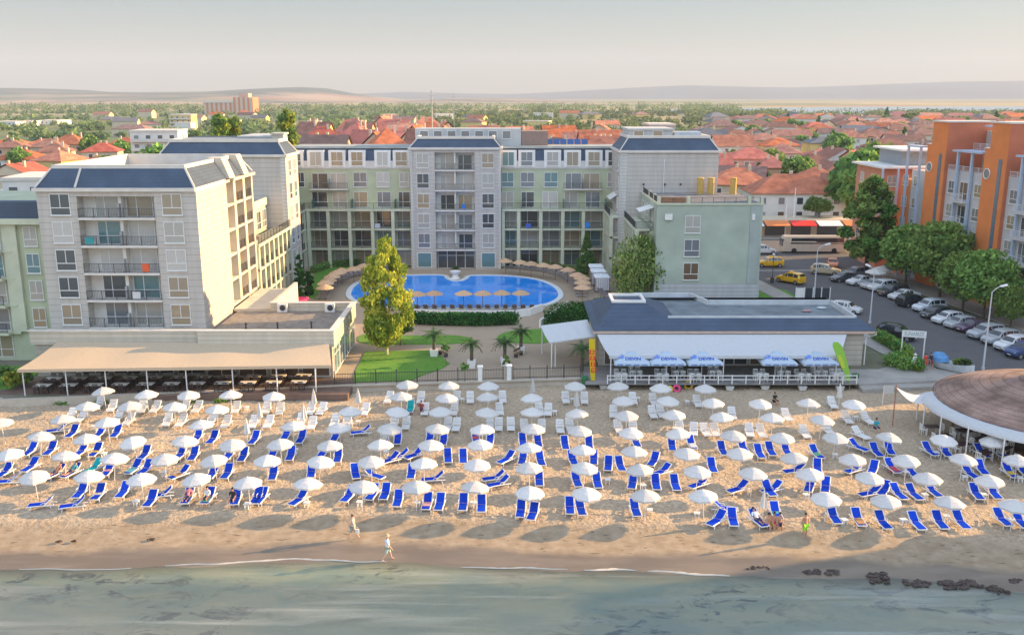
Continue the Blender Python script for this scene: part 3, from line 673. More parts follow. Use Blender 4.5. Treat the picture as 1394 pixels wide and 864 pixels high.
def well_roof(x0, x1, y0, y1, z0, z1, ins):
    """mansard ring round an open roof well"""
    b = MB(); O = [(x0, y0), (x1, y0), (x1, y1), (x0, y1)]; T = [(x0+ins, y0+ins), (x1-ins, y0+ins), (x1-ins, y1-ins), (x0+ins, y1-ins)]
    I = [(x0+ins+.4, y0+ins+.4), (x1-ins-.4, y0+ins+.4), (x1-ins-.4, y1-ins-.4), (x0+ins+.4, y1-ins-.4)]
    for i in range(4):
        j = (i+1) % 4; b.add([(*O[i], z0), (*O[j], z0), (*T[j], z1), (*T[i], z1)], [(0, 1, 2, 3)])
    o = b.build('mansard_roof', [slate], HT); r = MB()
    for i in range(4):
        j = (i+1) % 4; r.add([(*T[i], z1), (*T[j], z1), (*T[j], z1+.35), (*T[i], z1+.35), (*I[j], z1+.35), (*I[i], z1+.35), (*I[j], z0+.3), (*I[i], z0+.3)], [(0, 1, 2, 3), (3, 2, 4, 5), (5, 4, 6, 7)])
    for i in (0, 1, 2): r.tube([(*O[i], z0+.05), (*T[i], z1+.05)], .12, 4)
    r.tube([(x0+4.0, y0, z0+.05), (x0+4.0+.25, y0+ins, z1+.1)], .14, 4)
    r.build('roof_rim', [trimc], o); MB().add([(*p, z0+.3) for p in I], [(0, 1, 2, 3)]).build('roof_deck', [flat_roof], o)
well_roof(AX0, AX1-.1, AY, 117, 18.9, 20.75, 1.25)
# dormer blocks on the sunny slope
for y0, y1 in ((106.5, 108.5), (112.3, 114.2)):
    MB().frus((-34.2, -31.7, y0, y1), (-34.2, -32.6, y0, y1), 18.9, 21.2).build('dormer', [cream], HT)
# --- green block at the far left
MB().box(-70, AX0, 98.5, 112, 0, 17.0).build('wing_wall', [green_r], HT)
MB().box(-70, AX0-.01, 97.9, 99.3, 15.5, 17.25).build('mansard_roof', [slate], HT)
MB().box(-70, AX0-.01, 97.6, 98.6, 14.9, 15.5).build('cornice', [greenp], HT)
FG = Fr(-70, 98.5)
gb = MB(); 
for z in (3.3, 6.3, 9.2, 12.1): gb.fbox(FG, 0, 16.3, 0.002, 1.3, z-.25, z); gb.fbox(FG, 16.3, 17.2, .002, .5, z-.25, z)
gb.fbox(FG, 16.4, 17.9, .003, .45, 3.3, 14.9); gb.build('balcony_slab', [greenp], HT)
for i, z in enumerate((.4, 3.35, 6.35, 9.25, 12.15)):
    for u in (9.5, 12.2, 14.9): HW.add(FG, u, 0.01, z+.05, 2.1, 2.3, 'door')
    HW.add(FG, 19.2, .01, z+.4, 1.3, 2.0, 'cas')
    if z > 1: rail(HT, FG, .2, 16.2, 1.25, z)
# --- right tower and arm
TX0, TX1, TY = 16.5, 31.6, 145.4
MB().box(TX0, TX1, TY, 158, 0, 19.5).build('tower_wall', [clad], HT); cornice(TX0, TX1, TY, 158, 19.5); mansard(TX0, TX1, TY, 158, 19.85, 21.6, 1.3)
MB().fbox(Fr(TX0, TY), 0, 1.1, .003, .1, 0, 19.45).build('quoin', [MATS['quoin_blocks']], HT)
FL_ = Fr(TX0, 158, -90)
for z in FL[:-1]: HW.add(FL_, 10.8, 0, z+.5, 1.5, 2.2, 'cas')
dp = MB(); dp.cyl(23.3, TY-.06, 9, 18.5, .06, n=6); dp.build('drainpipe', [whitem], HT)
for u in (3.6, 6.9, 9.3): MB().fbox(Fr(TX0, TY), u, u+.22, .003, .25, 14.6, 14.85).build('wall_lamp', [darkm], HT)
lattice_side(Fr(15.2, 154.3, -90), 8.8, [0, 3.2, 6.45, 9.8], 2.9); rail(HT, Fr(15.2, 154.3, -90), 0, 8.8, .02, 9.82)
cn = MB(); Fc = Fr(15.4, 153.5, -90); cn.hexa([Fc.p(0, 0, 12.0), Fc.p(5, 0, 12.0), Fc.p(5, -1.1, 12.7), Fc.p(0, -1.1, 12.7), Fc.p(0, 0, 12.1), Fc.p(5, 0, 12.1), Fc.p(5, -1.1, 12.8), Fc.p(0, -1.1, 12.8)]); cn.build('balcony_canopy', [white], HT)
GX0, GX1, GY = 20.0, 34.6, 129.5
gz = 13.35
MB().box(GX0, GX1, GY, TY-.01, 2.3, gz).build('block_wall', [M('grey_green_render', (.40, .46, .38), .9, .14, .3, bump=.1)], HT)
MB().box(GX0-.08, GX1+.08, GY-.08, TY-.01, 0, 2.3).build('plinth', [siding('plinth_siding', (.50, .52, .52), .55)], HT)
bd = MB(); 
for a, b_ in ((32.9, 34.3),): bd.box(a, b_, GY-.12, GY-.003, 2.3, gz-.1)
bd.build('wall_pier', [M('pier_render', (.36, .41, .38), .9, .12, .4)], HT)
FGr = Fr(GX0, GY)
for z, k in ((2.9, 2), (6.2, 4), (9.5, 1)): HW.add(FGr, 5.0, .0, z, 2.0, 2.3, 'cas', (6, 4, 1)[(2.9, 6.2, 9.5).index(z)])
for z, k in ((9.5, 0),): MB().fbox(FGr, 1.1, 2.1, .003, .35, 11.3, 12.1).build('air_conditioner', [white], HT)
MB().fbox(FGr, 13.1, 13.5, .13, .3, 11.3, 12.1).build('wall_lamp', [white], HT)
pp = MB()
for x in (20.2, 24.3, 32.7, 34.4): pp.box(x-.2, x+.2, GY-.05, GY+.35, gz, gz+1.15)
pp.box(GX0-.1, GX1+.1, GY-.15, GY+.25, gz-.003, gz+.25); pp.box(GX0-.1, GX0+.25, GY+.26, TY-.03, gz-.003, gz+.25)
for y in (133.5, 138): pp.box(20.0, 20.4, y-.2, y+.2, gz+.25, gz+1.15)
pp.build('terrace_parapet', [greenp], HT)
rail(HT, FGr, .5, 4.0, -.1, gz+.2, .85); rail(HT, FGr, 4.6, 12.4, -.1, gz+.2, .85); rail(HT, FGr, 12.9, 14.2, -.1, gz+.2, .85); rail(HT, Fr(GX0+.1, 145, -90), .5, 15.0, 0, gz+.2, .85)
MB().box(GX0+.3, GX1, GY+.3, TY-.02, gz+.002, gz+.05).build('roof_deck', [flat_roof], HT)
wk = MB(); wk.fbox(FGr, .6, 3.9, -.35, -.2, gz+.25, gz+.95); wk.build('reed_screen', [M('reed', (.42, .22, .12), .95, .2, 4)], HT)
lattice_side(Fr(17.4, TY-.05, -90), 13.5, [0, 3.2, 6.45, 9.7], 2.6); MB().box(19.4, 20.0, 131.9, TY-.1, 0, 9.4).build('arm_wall', [green_r], HT)
rail(HT, Fr(17.4, TY-.1, -90), 0, 13.4, .0, 9.72); rail(HT, Fr(17.4, 131.9), .1, 2.5, 0, 9.72)
for i in range(3): HW.add(Fr(20.0, TY, -90), 2.2+i*4.2, .0, 10.0, 2.2, 2.4, 'door')
aw = MB(); Fw = Fr(19.98, 136.5, -90); aw.hexa([Fw.p(0, 2.0, 12.0), Fw.p(4, 2.0, 12.0), Fw.p(4, 0, 12.6), Fw.p(0, 0, 12.6), Fw.p(0, 2.0, 12.06), Fw.p(4, 2.0, 12.06), Fw.p(4, 0, 12.66), Fw.p(0, 0, 12.66)]); aw.build('balcony_canopy', [white], HT)
p2 = MB(); p2.box(-16.2, 1.5, 160, 165, 19.8, 22.6); p2.build('penthouse', [MATS['penthouse_render']], HT)
MB().box(1.6, 6.0, 160, 165, 19.8, 22.2).build('penthouse', [M('brown_render', (.28, .2, .17), .9, .1)], HT)
for u in range(7): HW.add(Fr(-16.2, 160), 1.5+u*2.3, 0, 21.0, 1.3, 1.2, 'small', 4)
p3 = MB(); p3.box(18.2, 25, 149, 158, 21, 22.75); p3.box(18.0, 25.2, 148.8, 158.2, 22.75, 23.0); p3.build('penthouse', [MATS['penthouse_render']], HT)
for u in (1.5, 4.5): HW.add(Fr(18.2, 149), u, 0, 21.9, 1.4, .7, 'small', 2)
wt = MB(); wt.box(25.3, 29.4, 149, 152, 21.0, 22.5); wt.build('roof_plant', [M('pale_blue_panel', (.5, .56, .6), .5)], HT)
HW.done(100)
for k, (F, u, d, z, c, w, h, lb) in enumerate(((FA, 10.5, .14, 10.35, (.75, .13, .05), .7, .8, 'orange towel hung over the middle balcony rail of the near left tower'), (FA, 5.0, .14, 13.2, (.05, .30, .32), .9, .7, 'teal towel hung over an upper balcony rail of the near left tower'), (FA, 9.3, .14, 7.5, (.6, .6, .62), .8, .7, 'white towel hung over a lower balcony rail of the near left tower'),
  (FG, 12.0, 1.36, 3.55, (.7, .2, .2), 1.4, .8, 'red and white towel on the lowest balcony rail of the far left wing'), (FG, 14.5, 1.36, 9.45, (.6, .08, .06), .6, .8, 'red towel on a balcony rail of the far left wing'), (FG, 10.5, 1.36, 6.55, (.55, .58, .6), .9, .7, 'pale towel on a balcony rail of the far left wing'),
  (FC, 8.6, .12, 10.0, (.05, .2, .6), .6, .7, 'blue towel hung on the balcony of the central tower'), (Fr(-1.7, 154.4), 14.0, -.12, 6.7, (.03, .25, .75), 1.0, .9, 'bright blue cloth hung in the right hotel arcade'), (Fr(-1.7, 154.4), 4.4, -.12, 6.7, (.06, .12, .45), .9, .7, 'dark blue towel hung in the arcade right of the central tower'), (Fr(-36.4, 154.4), 14.2, -.12, 6.7, (.5, .52, .6), .9, .7, 'pale towel hung in the arcade left of the central tower'))):
    b = MB(); b.fbox(F, u-w/2, u+w/2, d, d+.03, z, z+h); b.fbox(F, u-w/2, u+w/2, d-.12, d-.09, z+h*.4, z+h); b.fbox(F, u-w/2, u+w/2, d-.12, d+.03, z+h, z+h+.02)
    own(b, 'hanging_towel', [M('towel_cloth_%d' % k, c, .95, .08)], lb, 'towel', 'towels hung on the balconies')
for k, x in enumerate((28.6, 30.2, 33.6)):
    b = MB(); b.cyl(0, 0, 0, 2.4, .5, .5, 12); b.cyl(0, 0, 2.4, 2.5, .55, .45, 12); o = own(b, 'wicker_screen', [M('golden_wicker', (.55, .36, .10), .9, .2, 5)], ['golden wicker column on the sage roof terrace, left of the pair', 'golden wicker column on the sage roof terrace, right of the pair', 'golden wicker column alone at the right of the roof terrace'][k], 'wicker column', 'golden wicker columns on the roof terrace', origin=(0, 0, 0)); o.location = (x, 143.5, gz+.05)
# radio masts beyond the roofs
for px, Y, zt, r, nm, lb in ((590, 171, 28.9, .2, 'mast', 'tall grey steel mast standing behind the central hotel tower'), (619, 230, 28.6, .07, 'mast', 'thin pale antenna mast right of the tall grey mast')):
    x = xat(px, Y, 10); b = MB(); b.tube([(x, Y, 0), (x, Y, zt*.6), (x, Y, zt)], [r*1.5, r, r*.5], 8); b.cyl(x, Y, 0, .4, r*3, n=8)
    for k in range(3): b.box(x-.5, x+.5, Y-.03, Y+.03, zt-1-k*.8, zt-.94-k*.8)
    own(b, nm, [greym], lb, 'mast', origin=(x, Y, 0))
# ================================================================ RESTAURANTS
awn_c = fabric('cream_awning', (.62, .50, .36), .12); awn_w = fabric('white_awning', (.66, .68, .70), .15)
RL = thing('restaurant_building', 'cream single storey restaurant with flat roof at the foot of the left hotel tower', 'restaurant', (-33, 95, 0), world=True)
rw = MB(); rw.box(-48.6, -31.3, 92.6, 95.48, 0, 4.3); rw.box(-31.3, -18.2, 91.8, 104.6, 0, 4.0); rw.build('wall', [clad_cream], RL)
pr = MB(); pr.box(-48.9, -31.6, 92.3, 92.62, 3.4, 4.75); pr.box(-31.6, -17.9, 91.5, 91.9, 3.35, 4.95); pr.box(-18.3, -17.9, 91.9, 104.6, 3.35, 4.95); pr.box(-27.5, -17.9, 104.6, 105.0, 3.35, 4.95); pr.box(-31.6, -31.3, 91.9, 92.6, 3.4, 4.9); pr.build('parapet', [siding('parapet_siding', (.62, .56, .45), .5, .04)], RL)
cp = MB(); cp.box(-49.0, -31.62, 92.2, 92.75, 4.752, 4.9); cp.box(-31.65, -17.8, 91.4, 92.0, 4.952, 5.08); cp.box(-18.4, -17.8, 92.0, 105.1, 4.954, 5.082); cp.box(-27.6, -18.4, 104.5, 105.1, 4.952, 5.08); cp.build('coping', [trimc], RL)
MB().box(-31.3, -18.31, 91.91, 104.59, 4.003, 4.06).build('roof_deck', [M('grey_roof_tiles', (.22, .20, .18), .95, .3, 1.4)], RL)
RW = Wins(RL)
for i in range(5): RW.add(Fr(-48.6, 92.6), 2.6+i*3.3, 0, .3, 2.7, 2.3, 'shop', 0)
for i in range(4): RW.add(Fr(-31.3, 91.8), 1.8+i*3.2, 0, .3, 2.7, 2.4, 'shop', 6)
for i in range(4): RW.add(Fr(-18.2, 91.8, 90), 2+i*3.2, 0, .3, 2.7, 2.6, 'shop', 3)
RW.done()
rt = MB(); rt.hexa([(-31.9, 105.2, 3.9), (-27.6, 105.2, 3.9), (-27.6, 117, 3.9), (-31.9, 117, 3.9), (-31.9, 105.2, 4.2), (-27.6, 105.2, 4.2), (-27.6, 117, 4.2), (-31.9, 117, 4.2)]); rt.box(-27.6, -27.2, 105.2, 117, 0, 5.0); rt.build('side_terrace', [cream], RL)
for k, (px, py) in enumerate(((383, 426), (448, 426))):
    x, y, _ = at(px, py, 4.1); b = MB(); b.box(x-.55, x+.55, 103.9, 104.35, 4.1, 5.05); b.add([], [])
    o = own(b, 'air_conditioner', [white], ['white air conditioner unit with dark fan on the left restaurant roof, near the hotel', 'white air conditioner unit with dark fan at the corner of the left restaurant roof'][k], 'air conditioner', 'roof air conditioners', origin=(x, 104.1, 4.1))
    f = MB(); f.tube([(.05, -.27, .5), (.05, -.2, .5)], .33, 14); f.build('fan', [darkm], o)
for px, py in ((335, 448), (378, 447), (424, 446)):
    x, y, _ = at(px, py, 4.1); b = MB(); b.cyl(x, y, 4.06, 4.7, .09, n=8); b.cyl(x, y, 4.7, 4.82, .16, .05, n=8)
    own(b, 'roof_vent', [darkm], 'small dark vent pipe standing on the flat roof of the left restaurant', 'vent', 'vent pipes on the left restaurant roof')
def awning(name, label, P, mat, th=.05, cat='awning', posts=None, parent=None, pole=whitem, zb=0, val=.3):
    """cloth panel P = four corners (back left, back right, front right, front left)"""
    b = MB(); A, B, C_, D = [np.array(p, float) for p in P]; nu, nv = 24, 6
    for s_ in (0, -th):
        for j in range(nv+1):
            for i in range(nu+1):
                u, v = i/nu, j/nv; p = (A*(1-u)+B*u)*(1-v)+(D*(1-u)+C_*u)*v
                b.v.append((p[0], p[1], p[2]+s_-.10*sin(pi*v)*(1+.5*cos(u*pi*8))))
    n1 = (nu+1)*(nv+1)
    for j in range(nv):
        for i in range(nu):
            k = j*(nu+1)+i; b.f.append((k+nu+1, k+nu+2, k+1, k)); b.m.append(0); k += n1; b.f.append((k, k+1, k+nu+2, k+nu+1)); b.m.append(0)
    o = thing(name, label, cat, tuple(P[3][:2])+(zb,), world=True)
    b.build('canopy', [mat], o, smooth=True)
    if val: 
        vb = MB(); vb.add([tuple(D+(0, -.03, 0)), tuple(C_+(0, -.03, 0)), tuple(C_+(0, -.03, -val)), tuple(D+(0, -.03, -val)), tuple(D), tuple(C_), tuple(C_+(0, 0, -val)), tuple(D+(0, 0, -val))], [(3, 2, 1, 0), (4, 5, 6, 7), (0, 1, 5, 4), (2, 3, 7, 6)]); vb.build('valance', [mat], o)
    for (x, y, z) in posts or []: MB().cyl(x, y, zb, z, .06, n=8).build('post', [pole], o)
    return o
ya = lambda x: 85.6+(x+46.6)*.045
awning('terrace_awning', 'long cream cloth awning over the left restaurant terrace beside the beach', [(-46.0, 92.2, 3.75), (-18.4, 91.4, 3.75), (-17.4, ya(-17.4)+.2, 2.75), (-46.9, ya(-46.6), 2.75)], awn_c, posts=[(x, ya(x)+.3, 2.7) for x in (-46.6, -42.6, -38.9, -35.0, -31.3, -26.9, -22.7, -19.0)], zb=.03)
# dark tables and chairs
def table_mb(w, d, h, top=0, leg=1):
    b = MB(); b.box(-w/2, w/2, -d/2, d/2, h-.05, h, top)
    return b
dwood = M('dark_rattan', (.05, .035, .03), .8, .2, 6); cloth = M('table_cloth', (.70, .68, .62), .9, .05)
def make_table(name, label, topm, legm, w=.9, d=.9, h=.75):
    o = thing(name, label, 'table'); MB().box(-w/2, w/2, -d/2, d/2, h-.05, h).build('table_top', [topm], o)
    for x in (-1, 1):
        for y in (-1, 1): MB().box(x*(w/2-.08)-.03, x*(w/2-.08)+.03, y*(d/2-.08)-.03, y*(d/2-.08)+.03, 0, h-.05).build('leg', [legm], o)
    return o
def make_chair(name, label, m):
    o = thing(name, label, 'chair'); MB().box(-.23, .23, -.22, .22, .42, .47).build('seat', [m], o)
    b = MB(); 
    for x in (-.21, -.07, .07, .21): b.box(x-.025, x+.025, .19, .23, .47, .95)
    b.box(-.24, .24, .185, .235, .88, .97); b.build('backrest', [m], o)
    for x in (-.2, .2):
        for y in (-.19, .19): MB().box(x-.022, x+.022, y-.022, y+.022, 0, .42).build('leg', [m], o)
    return o
def place(first, src, loc, rz, label=None, group=None, sc=None):
    o = src if first else copy_tree(src); o.location = loc; o.rotation_euler = (0, 0, rz)
    if label: o['label'] = label
    if group: o['group'] = group
    if sc: o.scale = sc
    return o
tb = make_table('restaurant_table', '', cloth, dwood, 1.5, .85); ch = make_chair('restaurant_chair', '', dwood); k = 0; kc = 0
for row, (dy, nm) in enumerate(((1.4, 'front'), (3.6, 'back'))):
    for i in range(11):
        x = -45.4+i*2.45; y = ya(x)+dy; place(k == 0, tb, (x, y, .03), random.uniform(-.05, .05), f'white topped dining table, {nth(i+1)} from the left in the {nm} row under the cream awning', 'dining tables under the cream awning'); k += 1
        for j, (cx, cy, r) in enumerate(((-.4, -.62, pi), (.4, -.62, pi), (-.4, .62, 0), (.4, .62, 0))):
            sd2 = ['front left', 'front right', 'back left', 'back right'][j]
            place(kc == 0, ch, (x+cx+random.uniform(-.06, .06), y+cy, .03), r+random.uniform(-.2, .2), f'dark chair, {sd2} of {nth(i+1)} table from left, {nm} row under cream awning', 'dark chairs under the cream awning'); kc += 1
# right restaurant
RR = thing('restaurant_building', 'low beach restaurant with blue shingle roof skirt and flat roof right of the garden', 'restaurant', (23, 97, 0), world=True)
MB().box(9.2, 37.2, 96.3, 108.5, 0, 4.0).build('wall', [siding('cream_panel', (.55, .50, .42), .55, .04)], RR)
MB().box(8.5, 38.0, 95.4, 95.75, 3.75, 4.05).build('fascia', [M('peach_fascia', (.60, .46, .38), .85, .1)], RR)
skirt = MB(); O = [(8.5, 95.3), (38.3, 95.3), (38.3, 109.6), (8.5, 109.6)]; T = [(10.6, 97.4), (36.6, 97.4), (36.6, 107.6), (10.6, 107.6)]
for i in range(4):
    j = (i+1) % 4; skirt.add([(*O[i], 4.06), (*O[j], 4.06), (*T[j], 5.0), (*T[i], 5.0)], [(0, 1, 2, 3)])
skirt.add([(*p, 4.058) for p in O], [(3, 2, 1, 0)])
sk = skirt.build('roof', [slate], RR); MB().box(10.8, 36.4, 97.6, 107.4, 4.5, 4.62).build('roof_deck', [M('mossy_roof_felt', (.17, .20, .22), .95, .3, .5)], sk)
rp = MB()
def lw(b, x0, y0, x1, y1, w=.22, z0=4.4, z1=5.18):
    L = hypot(x1-x0, y1-y0); b.obox(((x0+x1)/2, (y0+y1)/2, (z0+z1)/2), L, w, z1-z0, atan2(y1-y0, x1-x0))
lw(rp, 16.6, 97.45, 36.5, 97.45); lw(rp, 36.62, 97.56, 36.62, 105.4); lw(rp, 36.5, 105.5, 22.6, 105.5); lw(rp, 22.48, 105.4, 21.2, 109.4); lw(rp, 21.1, 109.5, 14.6, 109.5); lw(rp, 14.5, 109.4, 14.9, 104)
rp.build('parapet', [M('pale_grey_parapet', (.55, .57, .58), .8, .12, .8)], sk)
MB().box(14.6, 21.2, 105.6, 109.3, 4.3, 4.621).build('roof_deck', [MATS['mossy_roof_felt']], sk)
cu = MB(); cu.frus((9.0, 18.6, 96.2, 108), (10.9, 14.4, 99.6, 103.2), 4.1, 6.15); cu.build('cupola_roof', [slate], sk)
cr = MB(); a = (10.8, 14.5, 99.5, 103.3)
cr.box(a[0], a[1], a[2], a[2]+.28, 6.152, 6.42); cr.box(a[0], a[1], a[3]-.28, a[3], 6.152, 6.42); cr.box(a[0], a[0]+.28, a[2]+.281, a[3]-.281, 6.153, 6.419); cr.box(a[1]-.28, a[1], a[2]+.281, a[3]-.281, 6.153, 6.419); cr.build('roof_rim', [white], sk)
RW = Wins(RR)
for i in range(7): RW.add(Fr(9.2, 96.3), 2+i*3.1, 0, .2, 2.7, 2.4, 'shop', random.choice([0, 6]))
RW.done()
dpn = MB(); dpn.tube([(38.15, 95.5, 4.0), (38.15, 95.5, 3.6), (37.35, 96.0, 3.2), (37.35, 96.0, 0.2)], .06, 6); dpn.build('drainpipe', [white], RR)
for k, (px, py, c) in enumerate(((1090, 412, (.2, .2, .2)), (1118, 420, (.45, .5, .52)), (1098, 424, (.4, .25, .25)))):
    x, y, _ = at(px, py, 4.65); b = MB(); b.ball((x, y, 4.75), .5, 8, 4, (1.2, .8, .3)); own(b, 'roof_debris', [M('debris_%d' % k, c, .9)], ['dark heap of junk on the right restaurant roof', 'pale crumpled sheet on the right restaurant roof', 'reddish scrap lying on the right restaurant roof'][k], 'junk', origin=(x, y, 4.62))
awning('terrace_awning', 'long white cloth awning along the front of the blue roofed restaurant', [(8.9, 95.3, 3.7), (35.0, 95.3, 3.7), (32.7, 90.4, 2.75), (9.7, 90.4, 2.75)], awn_w, posts=[(x, 90.6, 2.7) for x in (9.9, 15.5, 21.2, 27, 32.5)])
awning('shade_awning', 'square white cloth shade on posts left of the blue roofed restaurant', [(xat(736, 101, 3), 101.2, 3.2), (8.4, 102, 3.7), (8.9, 96, 3.4), (xat(748, 95, 3), 95.0, 2.9)], awn_w, posts=[(xat(751, 95, 2), 95.1, 2.85), (xat(757, 94, 2), 95.8, 2.9), (xat(738, 101, 2), 101, 3.1)], val=.12)
# terrace floor with railing, white tables and chairs
dk = MB(); dk.box(7.4, 34.5, 89.6, 95.9, -.05, .05); st(dk, 'terrace_floor', M('worn_deck', (.27, .25, .24), .9, .2, 1.2))
fn = thing('terrace_railing', 'low white wooden railing along the beach edge of the restaurant terrace', 'railing', (21, 89.7, .05), world=True)
fb_ = MB()
for z in (.45, .85): fb_.box(9.5, 34.3, 89.68, 89.74, z, z+.08)
fb_.build('rail', [white], fn)
for i in range(19): x = 9.5+i*1.378; MB().box(x-.05, x+.05, 89.6, 89.67, .05, .98).build('post', [white], fn)
tb2 = make_table('terrace_table', '', white, white, 1.3, .8); ch2 = make_chair('terrace_chair', '', white); k = kc = 0
for px in (845, 866, 900, 925, 945, 975, 1035, 1068, 1092, 1118, 1140):
    x = xat(px, 91, .7); y = 90.9+(k % 2)*.9
    place(k == 0, tb2, (x, y, .05), 0, f'white wooden table, {nth(k+1)} from the left on the terrace under the blue-lettered parasols', 'white terrace tables')
    for j, (cx, cy, r) in enumerate(((-.35, -.6, pi), (.35, -.6, pi), (-.35, .6, 0), (.35, .6, 0))):
        place(kc == 0, ch2, (x+cx, y+cy, .05), r+random.uniform(-.25, .25), f'white chair, {["front left", "front right", "back left", "back right"][j]} of the {nth(k+1)} terrace table from the left', 'white terrace chairs'); kc += 1
    k += 1
# text as mesh
def text_mesh(s_, size, m, ext=.01, name='lettering', bold=0):
    c = bpy.data.curves.new(name, 'FONT'); c.body = s_; c.size = size; c.extrude = ext; c.align_x = 'CENTER'; c.align_y = 'CENTER'; c.offset = bold; c.resolution_u = 3
    o = bpy.data.objects.new(name, c); me = baked(o, name)
    bpy.data.objects.remove(o); me.materials.clear(); me.materials.append(m); return me
bluel = M('blue_print', (.02, .09, .50), .6, .05); redl = M('red_print', (.75, .03, .02), .6, .05)
devc = fabric('pale_blue_parasol', (.60, .72, .86), .25)
def parasol_big():
    o = thing('lettered_parasol', '', 'parasol'); R = 1.75; b = MB()   # square canopy
    H = 2.15; T = 2.95; c = [(-R, -R, H), (R, -R, H), (R, R, H), (-R, R, H)]
    for i in range(4):
        a, d = c[i], c[(i+1) % 4]; nn = 6
        for j in range(nn):
            for k2 in range(nn):
                pts = []
                for (u, v) in ((j/nn, k2/nn), (j/nn, (k2+1)/nn), ((j+1)/nn, (k2+1)/nn), ((j+1)/nn, k2/nn)):
                    p = [a[q]*(1-v)+d[q]*v for q in range(3)]; z = T-(T-H)*(u**1.35); pts.append((p[0]*u, p[1]*u, z))
                b.add(pts, [(0, 1, 2, 3)])
    b.build('canopy', [devc], o, smooth=False)
    v = MB()
    for i in range(4):
        a, d = c[i], c[(i+1) % 4]; v.add([a, d, (d[0], d[1], H-.22), (a[0], a[1], H-.22)], [(0, 3, 2, 1)])
    vo = v.build('valance', [devc], o); vl = MB()
    for i in range(4): x = -1.2+i*.8; vl.box(x-.28, x+.28, -R-.012, -R-.004, H-.17, H-.06)
    vl.build('valance_print', [M('pale_print', (.12, .22, .55), .7)], vo)
    MB().cyl(0, 0, 0, T, .035, n=8).build('pole', [whitem], o); MB().box(-.3, .3, -.3, .3, 0, .1).build('base', [concr], o)
    sl = atan2(T-H, R); t = inst('lettering', text_mesh('DEVIN', .55, bluel, .004, bold=.012), o, (0.1, -R*.70, H+(T-H)*.38+.06)); t.rotation_euler = (sl*1.15, 0, 0)
    e = MB(); e.lathe([(0, 0), (.2, 0), (.2, .02), (0, .02)], 12); e.lathe([(.28, 0), (.34, 0), (.34, .02), (.28, .02), (.28, 0)], 6)
    em = e.build('emblem', [M('blue_emblem', (.12, .25, .72), .6)], o); em.location = (-R*.62, -R*.52, H+(T-H)*.42+.12); em.rotation_euler = (sl*1.1, -.35, 0)
    return o
pb = parasol_big()
for k, px in enumerate((862, 910, 961, 1063, 1118)):
    place(k == 0, pb, (xat(px, 89.4, 2.4), 91.2-.0*k, .05), radians((-2, 1, 2, -1, 2)[k]), ['pale blue lettered parasol, leftmost of three by the yellow flag', 'pale blue lettered parasol between the two others of the left trio', 'pale blue lettered parasol, right end of the left trio', 'pale blue lettered parasol, left one of the right pair', 'pale blue lettered parasol beside the lime green flag'][k], 'blue lettered parasols on the restaurant terrace')
# feather flags
def flag(label, x, y, z0, P, col, pole_pts, texts, name='feather_flag'):
    o = thing(name, label, 'flag', (x, y, z0)); MB().tube(pole_pts, .03, 6).build('pole', [greym], o)
    b = MB(); n = len(P); th = .02
    for i, (xl, xr, z, yo) in enumerate(P): b.v += [(xl, yo, z), (xr, yo, z), (xr, yo+th, z), (xl, yo+th, z)]
    for i in range(n-1):
        k = 4*i
        for (a, c) in ((0, 1), (1, 2), (2, 3), (3, 0)): b.f.append((k+a, k+c, k+4+c, k+4+a)); b.m.append(0)
    cl = b.build('cloth', [col], o)
    for s_, tx, ty, tz, sz, rot, m, box in texts:
        if box: q = MB(); q.box(-box[0]/2, box[0]/2, 0, .008, -box[1]/2, box[1]/2); bo = q.build('letter_block', [redl], cl); bo.location = (tx, ty+.004, tz); bo.rotation_euler = (0, rot, 0)
        t = inst('lettering', text_mesh(s_, sz, m, .003, bold=.01), cl, (tx, ty, tz)); t.rotation_euler = (pi/2, rot, 0)
x, y, _ = at(807, 523, -.3); yel = fabric('yellow_flag', (.80, .62, .03), .25)
flag('tall yellow feather flag with red lettered blocks beside the restaurant terrace', x, y, -.6, [(-.48, .1, 5.0, 0), (-.46, .12, 4.6, 0), (-.42, .15, 3.6, .0), (-.36, .18, 2.5, 0), (-.28, .2, 1.4, 0), (-.2, .2, .7, 0)], yel, [(.2, .04, 0), (.2, .04, 1.2), (.14, .04, 5.1)],
     [(c, -.14+.065*i, -.012, 3.65-.62*i, .5, radians(5), yel, (.5, .5)) for i, c in enumerate('BEER')])
lime = fabric('lime_flag', (.38, .70, .12), .3); x, y, _ = at(1156, 526, -.3)
flag('leaning lime green feather flag with yellow lettering at the right end of the terrace', x, y, -.6, [(-1.95, -1.5, 4.9, 0), (-2.0, -1.05, 4.5, 0), (-1.7, -.75, 3.8, 0), (-1.15, -.35, 2.7, 0), (-.6, -.05, 1.7, 0), (-.25, .06, .8, 0)], lime, [(.08, .04, 0), (0, .04, 1.4), (-.55, .04, 2.9), (-1.05, .04, 4.1), (-1.6, .04, 4.9)],
     [('FRESH', -.95, -.012, 2.9, .5, radians(-115), M('yellow_print', (.8, .75, .05), .6), None)])
